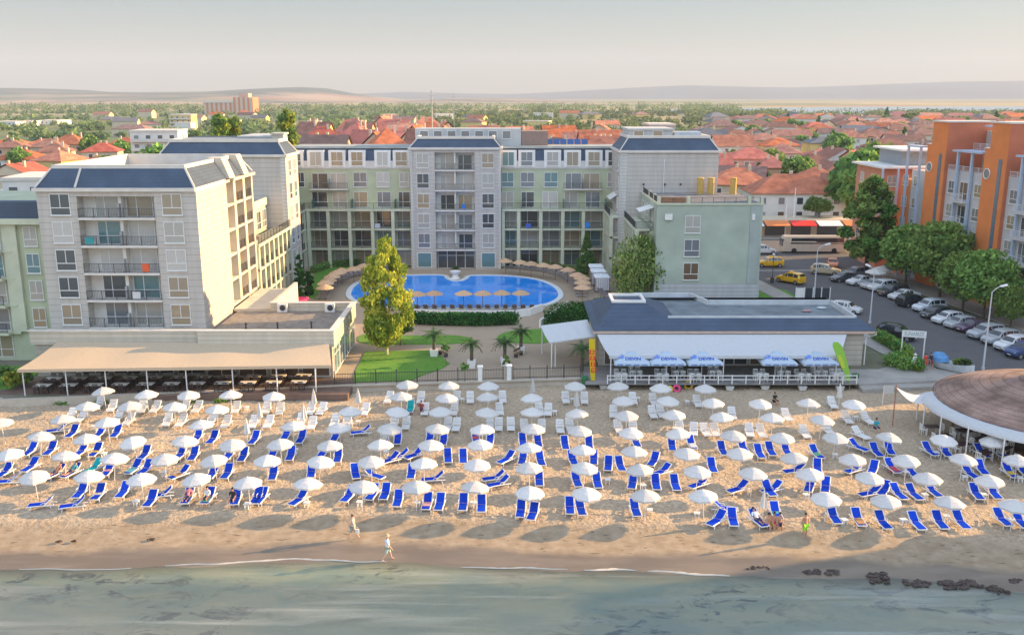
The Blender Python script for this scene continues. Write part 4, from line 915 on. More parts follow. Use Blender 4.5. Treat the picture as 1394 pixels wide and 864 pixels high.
# inflatables heap
for k, (px, py, c, r) in enumerate(((905, 528, (.8, .55, .05), .3), (917, 524, (.7, .03, .08), .32), (925, 526, (.05, .35, .2), .26), (930, 522, (.1, .12, .5), .26), (937, 527, (.75, .45, .03), .36), (921, 531, (.7, .05, .2), .3), (912, 531, (.6, .6, .05), .24))):
    x, y, _ = at(px, py, -.5); b = MB(); b.lathe([(r+.13*cos(t), .13*sin(t)) for t in [2*pi*j/8 for j in range(9)]], 14)
    o = inst('swim_ring', b.mesh('swim_ring', [M('vinyl_%d' % k, c, .3, .03)], smooth=True)); o.location = (x, y, -.60+r*.9); o.rotation_euler = (pi/2-.3, 0, (.3, -.5, .2, .6, 0, -.2, .5)[k])
    tag(o, ['small yellow inflatable ring at the left of the toy heap', 'crimson inflatable ring in the toy heap by the terrace railing', 'green inflatable ring in the middle of the toy heap', 'dark blue inflatable ring behind the toy heap', 'big orange-yellow inflatable ring at the right end of the toy heap', 'pink inflatable ring at the front of the toy heap', 'lime yellow inflatable ring lying before the toy heap'][k], 'swim ring', 'inflatable toys by the terrace')
for k, (px, py) in enumerate(((796, 524), (1164, 520))):
    x, y, _ = at(px, py, -.5); b = MB(); b.cyl(0, 0, 0, .9, .28, .36, 10); b.cyl(0, 0, .9, 1.0, .4, .3, 10); o = own(b, 'litter_bin', [M('green_bin', (.02, .16, .06), .5)], ['green litter bin on the sand by the yellow flag', 'green litter bin on the sand by the lime flag'][k], 'bin', 'green litter bins', origin=(0, 0, 0)); o.location = (x, y, -.6)
# fence and gate at the garden edge
fe = thing('iron_fence', 'black iron picket fence along the garden wall, left of the white gate posts', 'fence', (-10, 89.9, .1), world=True)
fe2 = thing('iron_fence', 'black iron picket fence along the garden wall, right of the white gate posts', 'fence', (3, 91.3, .1), world=True)
wy = lambda x: 89.4+(x+15.8)*(2.4/23.1)+.1
for root, x0, x1 in ((fe, -17.6, -3.4), (fe, -3.0, -.9), (fe2, .1, 7.0)):
    b = MB(); b.obox(((x0+x1)/2, wy((x0+x1)/2), 1.15), x1-x0, .04, .05, .1035); b.obox(((x0+x1)/2, wy((x0+x1)/2), .25), x1-x0, .04, .05, .1035)
    n = int((x1-x0)/.16)
    for i in range(n): x = x0+.16*i; b.box(x-.012, x+.012, wy(x)-.012, wy(x)+.012, .1, 1.25)
    b.build('pickets', [darkm], root); n = int((x1-x0)/2.2)+1
    for i in range(n+1): x = x0+(x1-x0)*i/n; MB().box(x-.045, x+.045, wy(x)-.1, wy(x)-.02, .05, 1.5).build('post', [darkm], root)
for k, x in enumerate((-3.2, -.3)):
    b = MB(); b.box(-.22, .22, -.22, .22, 0, 1.5); b.frus((-.3, .3, -.3, .3), (-.24, .24, -.24, .24), 1.5, 1.62); o = own(b, 'gate_post', [white], ['white square gate post, left side of the garden gate', 'white square gate post, right side of the garden gate'][k], 'gate post', 'white gate posts', origin=(0, 0, 0)); o.location = (x, wy(x)-.15, .05)
# ================================================================ POOL
ppx = [(478, 401), (483, 390), (499, 381), (525, 376.5), (565, 375), (600, 375), (606, 378.5), (613, 382), (622, 383), (631, 382), (638, 378.5), (645, 375.5), (690, 376), (728, 380.5), (752, 390), (760, 401), (753, 409), (735, 415), (700, 418), (620, 419), (545, 418), (505, 414), (485, 408)]
pool = smooth_poly([at(x, y, .1)[:2] for x, y in ppx], 5)
cxp = sum(p[0] for p in pool)/len(pool); cyp = sum(p[1] for p in pool)/len(pool)
PO = thing('swimming_pool', 'blue swimming pool with pale stone rim in the hotel courtyard', 'pool', (cxp, cyp, 0), world=True)
def grow(poly, d):
    n = len(poly); out = []
    for i in range(n):
        (x0, y0), (x1, y1) = poly[i-1], poly[(i+1) % n]; L = hypot(x1-x0, y1-y0)+1e-9; nx_, ny_ = (y1-y0)/L, -(x1-x0)/L
        if i == 0: 
            a = sum((poly[j][0]*poly[(j+1) % n][1]-poly[(j+1) % n][0]*poly[j][1]) for j in range(n)); grow.s = 1 if a > 0 else -1
        out.append((poly[i][0]+nx_*d*grow.s, poly[i][1]+ny_*d*grow.s))
    return out
og = grow(pool, .75); rim = MB(); n = len(pool)
for i in range(n):
    j = (i+1) % n; rim.add([(*pool[i], .16), (*pool[j], .16), (*og[j], .16), (*og[i], .16), (*og[j], .0), (*og[i], .0), (*pool[j], .02), (*pool[i], .02)], [(0, 1, 2, 3), (3, 2, 4, 5), (1, 0, 7, 6)])
rim.build('rim', [M('pool_rim_stone', (.62, .66, .66), .7, .06, 2)], PO)
pw = NT('pool_water'); wnn = pw.noise(1.1, 3, None, .5, 1.2)
vo2 = pw.n('ShaderNodeTexVoronoi', feature='DISTANCE_TO_EDGE'); vo2.inputs['Scale'].default_value = .9; pw.l(pw.pos(), vo2.inputs['Vector'])
pw.col(pw.mix(pw.rng(wnn, .3, .7), (.0, .22, .80), (.0, .34, .98))); pw.set(Roughness=.06); pw.bump(pw.noise(2.5, 3), .12, .04)
w_ = MB().sheet(pool if grow.s > 0 else pool[::-1], .1).build('water', [pw.m], PO)
# low white wall of the pool terrace and hedge below it
wallp = [at(x, y, .5)[:2] for x, y in ((548, 425), (600, 427), (700, 427), (722, 424), (738, 418))]; pwl = MB()
for a, b_ in zip(wallp, wallp[1:]): lw(pwl, a[0], a[1], b_[0], b_[1], .3, 0, .95)
own(pwl, 'pool_wall', [white], 'low white curved wall between the pool deck and the clipped hedge', 'wall')
rmp = MB(); lw(rmp, *at(735, 446, 0)[:2], *at(772, 420, 0)[:2], .25, 0, 1.0); own(rmp, 'ramp_wall', [white], 'short white wall rising beside the pool steps, right end of the deck', 'wall')
straw = M('straw_thatch', (.55, .36, .22), .95, .2, 6, bump=.5, objvar=.1); wood = M('brown_wood', (.20, .12, .07), .8, .2, 4)
def straw_parasol():
    o = thing('straw_parasol', '', 'parasol'); b = MB(); n = 16; P = [(1.25, 1.95), (1.2, 2.02), (.7, 2.28), (.1, 2.5)]
    b.lathe(P, n); b.lathe([(.05, 2.42), (1.15, 1.93), (1.25, 1.95)][::1], n); b.build('canopy', [straw], o); MB().cyl(0, 0, 0, 2.6, .04, n=6).build('pole', [wood], o); return o
sp = straw_parasol(); spx = [(442, 390), (443, 384), (447, 380), (452, 375), (459, 370), (465, 367), (481, 365), (495, 361), (507, 359)]
spm = [(546, 400), (568, 399), (591, 398), (631, 398), (657, 398), (683, 397.5), (709, 397.5)]; spr = [(688, 354), (708, 356), (723, 358), (740, 360), (756, 362), (773, 366), (786, 373), (792, 377), (793, 383), (793, 390)]
k = 0
for grp, L_, lab in ((0, spx, 'straw parasol, {} along the left arc of the pool counted from the sea side'), (1, spm, 'straw parasol, {} from the left in the line on the sea side of the pool'), (2, spr, 'straw parasol, {} along the right arc of the pool counted from the hotel')):
    for i, (px, py) in enumerate(L_):
        x, y, _ = at(px, py, 2.2); place(k == 0, sp, (x, y, .004), random.uniform(0, 1), lab.format(nth(i+1)), 'straw parasols around the pool'); k += 1
slat = M('pool_lounger_slats', (.19, .16, .17), .6, .15, 3); pale = M('pool_lounger_frame', (.42, .40, .40), .5, .1)
def pool_lounger():
    o = thing('pool_lounger', '', 'sun lounger'); b = MB()
    for i in range(9): b.box(-.3, .3, -.95+i*.13, -.85+i*.13, .32, .36)
    b.build('seat', [slat], o); c = MB()
    for i in range(6): y = .25+i*.105; z = .36+i*.09; c.hexa([(-.3, y, z), (.3, y, z), (.3, y+.08, z+.07), (-.3, y+.08, z+.07), (-.3, y-.02, z+.03), (.3, y-.02, z+.03), (.3, y+.06, z+.1), (-.3, y+.06, z+.1)])
    c.build('backrest', [slat], o); f = MB(); f.box(-.35, -.3, -.97, .85, .27, .35); f.box(.3, .35, -.97, .85, .27, .35); f.build('frame', [pale], o)
    for x in (-.32, .32):
        for y in (-.8, .7): MB().box(x-.025, x+.025, y-.025, y+.025, 0, .27).build('leg', [pale], o)
    return o
plg = pool_lounger(); k = 0
def arc_loungers(L_, n, off, lab):
    global k
    P = [at(px, py, 0)[:2] for px, py in L_]
    for i in range(n):
        t = i/(n-1)*(len(P)-1); a = min(int(t), len(P)-2); u = t-a; x = P[a][0]*(1-u)+P[a+1][0]*u; y = P[a][1]*(1-u)+P[a+1][1]*u
        d = atan2(cyp-y, cxp-x); place(k == 0, plg, (x, y, .004), d+pi/2+random.uniform(-.08, .08), lab.format(nth(i+1)), 'dark loungers around the pool'); k += 1
arc_loungers([(438, 407), (446, 396), (458, 385), (475, 377), (500, 372), (528, 369)], 22, 0, 'dark slatted lounger, {} along the left arc of the pool from the sea side')
arc_loungers([(678, 364), (712, 366), (745, 370), (772, 378), (785, 388), (793, 404)], 22, 0, 'dark slatted lounger, {} along the right arc of the pool from the hotel')
for i in range(15):
    x, y, _ = at(556+i*12, 421.5, 0); place(False, plg, (x, y, .004), pi+random.uniform(-.1, .1), f'dark slatted lounger, {nth(i+1)} from the left on the sea side of the pool', 'dark loungers around the pool')
for i in range(3):
    x, y, _ = at(818+i*4, 399+i*3, 0); place(False, plg, (x, y, .004), .5, ['dark slatted lounger in front of the nearest white pavilion', 'dark slatted lounger right of the nearest pavilion', 'dark slatted lounger nearest the blue roof beside the pavilions'][i], 'dark loungers around the pool')
stripe = NT('striped_canvas'); so_ = stripe.sep(stripe.obj()); stripe.col(stripe.mix(stripe.math('LESS_THAN', stripe.math('FRACT', stripe.math('MULTIPLY', so_[0], 3.2)), .35), (.66, .68, .72), (.42, .38, .42))); stripe.set(Roughness=.9)
def pavilion():
    o = thing('canvas_pavilion', '', 'pavilion'); b = MB(); b.box(-1.1, 1.1, -1.1, 1.1, 2.1, 2.22); b.frus((-1.15, 1.15, -1.15, 1.15), (-.9, .9, -.9, .9), 2.221, 2.42); b.build('roof', [M('white_canvas', (.74, .78, .82), .9)], o)
    for x in (-1, 1):
        for y in (-1, 1): MB().box(x*1.05-.05, x*1.05+.05, y*1.05-.05, y*1.05+.05, 0, 2.1).build('post', [wood], o)
    MB().box(-1.0, 1.0, -1.12, -1.08, .3, 2.1).build('curtain', [stripe.m], o); MB().box(-.9, .9, -.9, .9, .25, .55).build('bed', [pale], o); return o
pv_ = pavilion()
for k, (px, py) in enumerate(((819, 396), (814, 388), (811, 381))):
    x, y, _ = at(px, py, 0); place(k == 0, pv_, (x, y, .004), 0, ['white canvas pavilion with striped curtain, nearest of three right of the pool', 'white canvas pavilion, middle one of three right of the pool', 'white canvas pavilion, farthest of three right of the pool'][k], 'canvas pavilions')
# flamingo float
x, y, _ = at(407, 408, .3); fl = MB(); fl.lathe([(.75+.24*cos(t), .24+.24*sin(t)) for t in [2*pi*j/8 for j in range(9)]], 16)
fl.tube([(-.7, 0, .35), (-.95, 0, .8), (-.85, 0, 1.15), (-.6, 0, 1.15), (-.5, 0, .95)], [.17, .13, .11, .12, .05], 8); fl.ball((.8, 0, .45), .3, 8, 5, (1, .7, .7))
o = inst('inflatable_flamingo', fl.mesh('inflatable_flamingo', [M('pink_vinyl', (.85, .08, .22), .3, .03)], smooth=True)); o.location = (x, y, .01); o.scale = (1.3, 1.3, 1.1); tag(o, 'pink inflatable flamingo on the deck beside the dark green cypresses', 'pool float')
x, y, _ = at(620, 379, 0); ur = MB(); ur.lathe([(.0, 0), (.75, 0), (.55, .25), (.4, .6), (.8, 1.0), (.85, 1.2), (.7, 1.2), (0, 1.1)], 14); o = own(ur, 'stone_planter', [white], 'white round planter bowl in the bay on the hotel side of the pool', 'planter', origin=(0, 0, 0)); o.location = (x, y, .01)
# ================================================================ VEGETATION
L3 = [leaf('leaf_dark', (.12, .22, .07)), leaf('leaf_mid', (.18, .31, .09)), leaf('leaf_light', (.27, .40, .11))]
LB = [leaf('birch_leaf_dark', (.20, .27, .04)), leaf('birch_leaf_mid', (.31, .36, .05)), leaf('birch_leaf_light', (.46, .47, .08))]
LW = [leaf('willow_leaf_dark', (.17, .28, .08)), leaf('willow_leaf_mid', (.27, .38, .11)), leaf('willow_leaf_light', (.40, .46, .15))]
LC = [leaf('conifer_dark', (0.021, 0.088, 0.026), .15), leaf('conifer_mid', (0.035, 0.140, 0.035), .15), leaf('conifer_light', (0.079, 0.228, 0.052), .15)]
LF = [leaf('far_leaf_dark', (.11, .17, .09)), leaf('far_leaf_mid', (.16, .23, .10)), leaf('far_leaf_light', (.22, .28, .11))]
bark = M('bark_brown', (.12, .085, .06), .95, .3, 3, bump=.5); barkw = M('bark_birch', (.55, .52, .47), .9, .35, 3)
def leaf_cloud(name, C, R, N, size, mats, seed, droop=0, aspect=1.6):
    """C clump centres (n,3), R clump radii (n,), N leaves in all, as small tilted quads"""
    r = np.random.RandomState(seed); C = np.array(C, float); R = np.array(R, float); p = R**2/np.sum(R**2)
    ci = r.choice(len(C), N, p=p); d = r.normal(size=(N, 3)); d /= np.linalg.norm(d, axis=1)[:, None]
    rad = (r.rand(N)**.45)[:, None]*R[ci][:, None]; d[:, 2] *= .75; P = C[ci]+d*rad
    lo = np.minimum(C.min(0), C.max(0)); mid = (C.min(0)+C.max(0))/2; ext = (C.max(0)-C.min(0))/2+R.mean()*.5
    if N > 2000 and len(C) < 60:   # stray twigs between and beyond the clumps
        st_i = r.rand(N) < .27; e = r.normal(size=(N, 3)); e /= np.linalg.norm(e, axis=1)[:, None]; P[st_i] = (mid+e*ext*(r.rand(N)**.35)[:, None]*1.1)[st_i]
    if droop: P[:, 2] -= droop*r.rand(N)**2
    a = r.normal(size=(N, 3)); 
    if droop: a[:, :2] *= .35; a[:, 2] += 1
    a /= np.linalg.norm(a, axis=1)[:, None]; b = np.cross(a, r.normal(size=(N, 3))); b /= np.linalg.norm(b, axis=1)[:, None]
    s = size*(.6+.8*r.rand(N))[:, None]; A = a*s*aspect/2; B = b*s/2
    V = np.stack([P-A, P+B*.9, P+A, P-B*.9], 1).reshape(-1, 3); F = np.arange(4*N).reshape(N, 4)
    me = bpy.data.meshes.new(name); fast_mesh(me, V, F)
    for m in mats: me.materials.append(m)
    cm = r.choice(3, len(C), p=[.3, .42, .28]); mi = np.where(r.rand(N) < .7, cm[ci], r.choice(3, N)); me.polygons.foreach_set('material_index', mi.astype(np.int32)); return me
def limbs(H, n, spread, r0, seed, z0=.35, top=.9, lean=0):
    r = random.Random(seed); b = MB(); T = [(0, 0, 0), (lean*.2, 0, H*.3), (lean*.6, .05, H*.6), (lean, 0, H*top)]; b.tube(T, [r0, r0*.75, r0*.45, r0*.12], 8)
    tips = []
    for i in range(n):
        z = H*(z0+(top-.12-z0)*i/n); a = i*2.4+r.random(); L = spread*(1-.45*i/n)*(.7+.4*r.random()); x0 = lean*z/H
        e = (x0+L*cos(a), L*sin(a), z+L*.55); m = (x0+L*.5*cos(a), L*.5*sin(a), z+L*.22); b.tube([(x0, 0, z), m, e], [r0*.35, r0*.22, r0*.06], 5); tips.append(e)
    return b, tips
def round_crown(cx, cz, rx, rz, n, seed, cr=.38, low=-.75):
    r = np.random.RandomState(seed); C = []; R = []
    while len(C) < n:
        d = r.normal(size=3); d /= np.linalg.norm(d)
        if d[2] < low: continue
        k = .45+.5*r.rand(); C.append((cx+d[0]*rx*k, d[1]*rx*k, cz+d[2]*rz*k)); R.append(rx*cr*(.4+.6*r.rand()))
    C.append((cx, 0, cz)); R.append(rx*.45); return C, R
def make_tree(name, label, cat, H, rx, N, size, mats, seed, base=.22, kind='round', trunk=bark, r0=None, droop=0, group=None, nc=26):
    o = thing(name, label, cat, group=group); r0 = r0 or H*.022; b, tips = limbs(H, 9, rx*.8, r0, seed, base+.08); b.build('trunk', [trunk], o)
    if kind == 'round': C, R = round_crown(0, H*(base+(1-base)*.52), rx, H*(1-base)*.5, int(nc*1.5), seed)
    elif kind == 'cone':
        C, R = [], []; r = np.random.RandomState(seed)
        for i in range(nc*2):
            t = r.rand()**.8; rr = rx*(1-t)*.95; a = r.rand()*6.28; C.append((rr*cos(a)*.75, rr*sin(a)*.75, H*(base+(1-base)*t*.97))); R.append(max(.25, rx*.32*(1-t*.75)))
    elif kind == 'tear':
        C, R = [], []; r = np.random.RandomState(seed)
        for i in range(nc*2):
            t = r.rand()**1.15; w_ = interp(t, [(0, .6), (.14, .95), (.42, 1), (.68, .8), (.86, .5), (1, .14)]); a = r.rand()*6.28; q = r.rand()**.5; C.append((rx*w_*q*.85*cos(a), rx*w_*q*.85*sin(a), H*(base+(1-base)*t*.97))); R.append(rx*.30*(.5+.6*r.rand())*(.5+.5*w_))
    elif kind == 'column':
        C, R = [], []; r = np.random.RandomState(seed)
        for i in range(nc*2):
            t = r.rand(); w_ = sin(pi*min(.97, t*.86+.14))**.6; a = r.rand()*6.28; q = r.rand()**.5; C.append((rx*w_*q*.7*cos(a), rx*w_*q*.7*sin(a), H*(base+(1-base)*t*.96))); R.append(rx*.38*(.6+.6*r.rand())*(.45+.55*w_))
    me = leaf_cloud(name+'_crown', C, R, N, size, mats, seed+5, droop); inst('crown', me, o); return o
def put(o, x, y, z=0, rz=0, s=1): o.location = (x, y, z); o.rotation_euler = (0, 0, rz); o.scale = (s, s, s); return o
bx, by, _ = at(527, 483)
put(make_tree('birch_tree', 'tall golden green birch with white trunk standing on the garden lawn', 'tree', 13.4, 3.2, 12500, .25, LB, 3, .15, 'tear', barkw, .15, droop=.9, nc=60), bx, by)
x, y, _ = at(545, 470); put(make_tree('garden_tree', 'small round green tree just right of the birch trunk', 'tree', 3.6, 1.6, 2500, .2, L3, 8, .25, nc=12), x, y)
x, y, _ = at(872, 404); put(make_tree('willow_tree', 'drooping yellow green willow in front of the sage green hotel block', 'tree', 8.8, 3.7, 12000, .27, LW, 5, .1, 'round', bark, .22, droop=3.2, nc=34), x, y)
x, y, _ = at(798, 372); put(make_tree('fir_tree', 'bushy green conifer standing at the far right corner of the courtyard', 'tree', 6.8, 2.1, 9000, .22, [L3[0], LC[2], L3[1]], 6, .02, 'cone', nc=40), x, y)
for k, (px, py, h) in enumerate(((409, 405, 6.6), (421, 402, 3.6))):
    x, y, _ = at(px, py); put(make_tree('cypress_tree', ['tall dark green cypress column beside the pink flamingo', 'shorter rounded cypress right of the tall cypress'][k], 'tree', h, [.95, .9][k], 5000, .16, LC, 12+k, .0, 'column', r0=.08, nc=30), x, y)
def hedge(label, pts, w, h, z0=0, mats=None, dens=260, name='hedge', size=.17):
    C, R = [], []
    for a, b_ in zip(pts, pts[1:]):
        L = hypot(b_[0]-a[0], b_[1]-a[1]); n = max(2, int(L/(w*.35)))
        for i in range(n):
            t = (i+.5)/n
            for zz in (.35, .75): C.append((a[0]+(b_[0]-a[0])*t, a[1]+(b_[1]-a[1])*t, z0+h*zz+random.uniform(-.05, .05))); R.append(w*.52)
    tot = sum(hypot(b_[0]-a[0], b_[1]-a[1]) for a, b_ in zip(pts, pts[1:]))
    me = leaf_cloud(name, C, R, int(tot*dens), size, mats or LC, len(C))
    o = inst(name, me); tag(o, label, 'hedge'); return o
hp = [at(x, y, .6)[:2] for x, y in ((558, 434), (600, 436), (650, 437), (702, 435))]; hedge('long clipped dark green hedge below the white pool wall', hp, 1.5, 1.5, dens=900)
hp = [at(x, y, .6)[:2] for x, y in ((748, 440), (775, 434), (800, 424), (820, 418))]; hedge('rounded green hedge climbing towards the right restaurant roof', hp, 2.0, 1.7, dens=1100)
hp = [at(x, y, .6)[:2] for x, y in ((1194, 456), (1215, 467), (1236, 480))]; hedge('bright green hedge on the slope beside the parked dark car', hp, 1.5, 1.2, mats=LB and [LC[2], L3[2], LB[0]], dens=900)
hp = [at(x, y, .6)[:2] for x, y in ((1208, 490), (1230, 488), (1252, 498))]; hedge('bright green hedge above the plaza steps', hp, 1.6, 1.2, mats=[LC[2], L3[2], LB[0]], dens=900)
hp = [at(x, y, .6)[:2] for x, y in ((425, 367), (450, 359), (480, 357), (515, 354))]; hedge('loose shrub border below the left hotel arcade', hp, 1.2, 1.0, mats=L3, dens=500)
hp = [at(x, y, .4)[:2] for x, y in ((690, 359), (740, 360), (780, 366), (790, 370))]; hedge('low shrub border behind the right arc of pool loungers', hp, .9, .8, mats=L3, dens=500)
def palm(label, x, y, H=1.7, potted=True, R=1.4, seed=1):
    o = thing('palm_tree', label, 'palm', (x, y, 0), group='potted palms'); r = random.Random(seed); z0 = .75 if potted else 0
    b = MB(); b.tube([(0, 0, z0-.1), (.02, 0, z0+H*.5), (0, .02, z0+H)], [.2, .17, .2], 8); b.build('trunk', [bark], o); f = MB()
    for i in range(20):
        a = i*2.399; el = (.15+.85*(i/20)); L = R*(.85+.3*r.random()); prev = None; cs, sn = cos(a), sin(a)
        P = []
        for j in range(8):
            t = j/7; rr = L*t*(1-.18*t*(1-el)); zz = z0+H+.05+L*(el*.95*t-(.95)*t*t*(.55+.5*(1-el))); P.append((rr*cs, rr*sn, zz))
        for j in range(1, 8):
            p = P[j]; wd = .34*sin(pi*min(1, j/8+.12))+.04
            for s_ in (-1, 1):
                q1 = P[j-1]; tip = (p[0]-sn*s_*wd+cs*.08, p[1]+cs*s_*wd+sn*.08, p[2]-.16*wd*2)
                f.add([q1, ((q1[0]+p[0])/2, (q1[1]+p[1])/2, (q1[2]+p[2])/2), tip], [(0, 1, 2)]); f.add([((q1[0]+p[0])/2, (q1[1]+p[1])/2, (q1[2]+p[2])/2), p, (tip[0]+cs*.1, tip[1]+sn*.1, tip[2])], [(0, 1, 2)])
    f.build('crown', [leaf('palm_leaf', (.07, .13, .05), .3)] if 'palm_leaf' not in MATS else [MATS['palm_leaf']], o)
    if potted:
        q = MB(); q.frus((-.36, .36, -.36, .36), (-.45, .45, -.45, .45), 0, .8); own(q, 'plant_pot', [white], 'white square pot holding the '+label.split(' with ')[0], 'plant pot', 'white palm pots', origin=(0, 0, 0)).location = (x, y, .006)
    return o
for k, (px, py, h, lb) in enumerate(((591, 485, 1.7, 'palm with fine fronds beside the lawn and a bench'), (642, 500, 1.8, 'palm with spreading fronds left of the garden gate'), (687, 497, 1.7, 'palm with spreading fronds just right of the garden gate'), (709, 481, 1.7, 'palm with upright fronds by the right lawn'))):
    x, y, _ = at(px, py); palm(lb, x, y, h, seed=k)
x, y, _ = at(620, 376, 0); palm('small palm with short fronds in the pool bay', x, y+.3, .5, True, .9, 9)
x, y, _ = at(792, 505); palm('palm with green fronds behind the yellow flag', x, y, 2.4, False, 1.5, 11)
for k, (a, b_) in enumerate((((597, 482), (609, 487)), ((700, 488), (712, 482)))):
    p = at(*a); q = at(*b_); o = thing('park_bench', ['dark bench beside the left potted palm facing the lawn', 'dark bench in front of the right-hand potted palm'][k], 'bench', ((p[0]+q[0])/2, (p[1]+q[1])/2, .006), atan2(q[1]-p[1], q[0]-p[0]), 'garden benches')
    MB().box(-.75, .75, -.2, .2, .42, .47).build('seat', [wood], o); bk = MB(); bk.box(-.75, .75, .2, .25, .6, .9); bk.build('backrest', [wood], o)
    for x in (-.6, .6): MB().box(x-.04, x+.04, -.18, .24, 0, .42).build('leg', [darkm], o)
for k, (px, py, h) in enumerate(((607, 496, 2.6), (633, 520, 2.0), (690, 512, 2.2))):
    x, y, _ = at(px, py); put(make_tree('sapling', ['thin young tree at the edge of the curved lawn', 'small round topped standard tree by the left gate post', 'small round topped standard tree by the right gate post'][k], 'tree', h, .5, 350, .16, L3, 30+k, .55, nc=8, r0=.03), x, y)
for k, (px, py, h, c) in enumerate(((5, 525, 2.4, 0), (22, 530, 2.0, 1), (34, 525, 1.6, 0))):
    x, y, _ = at(px, py); put(make_tree('shrub', ['dark leafy shrub at the far left edge of the terrace', 'yellow flowering shrub at the left end of the cream awning', 'green shrub under the left corner of the cream awning'][k], 'shrub', h, 1.0, 1800, .16, LB if c else L3, 40+k, .05, nc=14, r0=.05), x, y)
for k, (px, py) in enumerate(((153, 536), (272, 538), (95, 540), (305, 540))):
    x, y, _ = at(px, py, -.5); y = min(y, ya(x)-.6); me = leaf_cloud('beach_weed', [(0, 0, .15), (.5, .1, .1), (-.4, 0, .1)], [.35, .3, .3], 300, .13, L3, 50+k); o = inst('beach_weed', me, None, (x, y, -.6)); tag(o, ['green weed clump on the sand below the second awning post gap', 'green weed clump on the sand below the middle of the cream awning', 'small weed clump against the sea wall at the left', 'small weed clump below the right part of the cream awning'][k], 'plant', 'weed clumps')
# ================================================================ BEACH
BZ = -.6
canv = fabric('umbrella_canvas', (.70, .69, .67), .12, .10); blue = fabric('blue_sling', (.012, .065, .60), .06, .12); plast = M('white_plastic', (.78, .78, .77), .4, .04)
tealf = fabric('teal_towel', (.02, .42, .45), .1)
def umbrella(seed=0):
    o = thing('beach_umbrella', '', 'umbrella'); b = MB(); n = 8; R = 1.06; r = random.Random(seed)
    P = [(0.0, 2.27), (.30, 2.17), (.66, 2.0), (1.0, 1.77)]; k = 0
    for i in range(n):
        a0 = 2*pi*i/n; a1 = 2*pi*(i+1)/n
        for (r0, z0), (r1, z1) in zip(P, P[1:]):
            pts = [(r0*R*cos(a0), r0*R*sin(a0), z0), (r1*R*cos(a0), r1*R*sin(a0), z1), (r1*R*cos((a0+a1)/2)*.925, r1*R*sin((a0+a1)/2)*.925, z1+.015), (r1*R*cos(a1), r1*R*sin(a1), z1), (r0*R*cos(a1), r0*R*sin(a1), z0)]
            b.add(pts, [(0, 1, 2, 4), (4, 2, 3)] if r0 > 0 else [(0, 1, 2), (0, 2, 3)])
        e0 = (R*cos(a0), R*sin(a0), 1.77); em = (R*cos((a0+a1)/2)*.925, R*sin((a0+a1)/2)*.925, 1.785); e1 = (R*cos(a1), R*sin(a1), 1.77)
        b.add([e0, em, e1, (e1[0]*.985, e1[1]*.985, 1.64), (em[0]*.985, em[1]*.985, 1.665), (e0[0]*.985, e0[1]*.985, 1.64)], [(0, 5, 4, 1), (1, 4, 3, 2)])
    b.build('canopy', [canv], o)
    q = MB()
    for i in range(n): a = 2*pi*i/n; q.tube([(0.03*cos(a), .03*sin(a), 1.98), (.97*R*cos(a), .97*R*sin(a), 1.74)], .008, 3)
    q.build('ribs', [whitem], o); MB().cyl(0, 0, 0, 2.2, .026, n=6).build('pole', [whitem], o); MB().cyl(0, 0, 2.25, 2.36, .025, .008, 6).build('finial', [whitem], o); return o
def closed_umbrella():
    o = thing('closed_umbrella', '', 'umbrella'); b = MB(); n = 12
    prof = [(.03, 2.25), (.09, 2.0), (.15, 1.6), (.2, 1.25), (.24, .95)]
    for i, (r, z) in enumerate(prof):
        for j in range(n): rr = r*(1.25 if j % 2 else .8); b.v.append((rr*cos(2*pi*j/n), rr*sin(2*pi*j/n), z))
    for i in range(len(prof)-1):
        for j in range(n): a = i*n+j; c = i*n+(j+1) % n; b.f.append((a, c, c+n, a+n)); b.m.append(0)
    b.f.append(tuple(4*n+j for j in range(n))); b.m.append(0); b.build('canopy', [canv], o); MB().cyl(0, 0, 0, 2.35, .026, n=6).build('pole', [whitem], o); return o
UMB = {0: "560,85 787,100 1008,103 1232,103 458,165 697,160 927,165 1157,180 15,252 335,235 577,247 1080,262 203,325 463,338 725,345 980,347 1243,362 60,415 335,433 600,440 880,443 1153,447 187,530 467,535 757,548 1062,548 1330,570",
350: "85,110 803,48 1025,55 1238,55 770,110 1010,118 1235,115 497,190 740,190 980,190 1222,195 190,270 443,278 705,280 955,283 1205,287 127,362 390,373 660,370 922,368 1193,368 50,450 325,455 610,455 892,468 1175,473 262,577 557,588 850,590 1153,597",
700: "325,55 560,57 785,65 1022,70 98,120 585,132 818,132 1065,143 1312,147 92,197 345,203 600,210 857,207 1115,220 97,282 345,292 618,303 887,308 1167,317 83,388 367,400 640,403 918,412 1208,412 83,490 372,490 680,502 978,508 1272,520 80,620 382,625 703,640 1020,640",
1044: "220,148 463,150 30,225 287,233 80,330 360,328 640,330 940,337 1222,345 157,437 462,445 747,447 1045,445 1340,452 237,522 545,542 863,547 1197,560 318,650 640,665 978,678 1320,692"}
CLO = {350: "303,120 540,118 250,200 12,195", 700: "100,62 335,135 1335,668", 1044: "390,90", 0: "1318,280"}
def parse(D, zc):
    out = []
    for c, s_ in D.items():
        for t in s_.split():
            f = t.split(':'); a, b_ = map(float, f[0].split(',')); x, y, _ = at(c+a/3.929, 510+b_/3.929, BZ+zc); out.append((x, y, f[1] if len(f) > 1 else ''))
    return out
def rowcol(L, y0=61.2, dy=3.95):
    """rows counted from the sea, places counted from the left in each"""
    R = {}
    for q in L: R.setdefault(int(round((q[1]+.055*q[0]-y0)/dy)), []).append(q)
    keys = sorted(R); out = []
    for i, k in enumerate(keys):
        for j, q in enumerate(sorted(R[k])): out.append((q, i+1, j+1))
    return out
um = umbrella(); k = 0
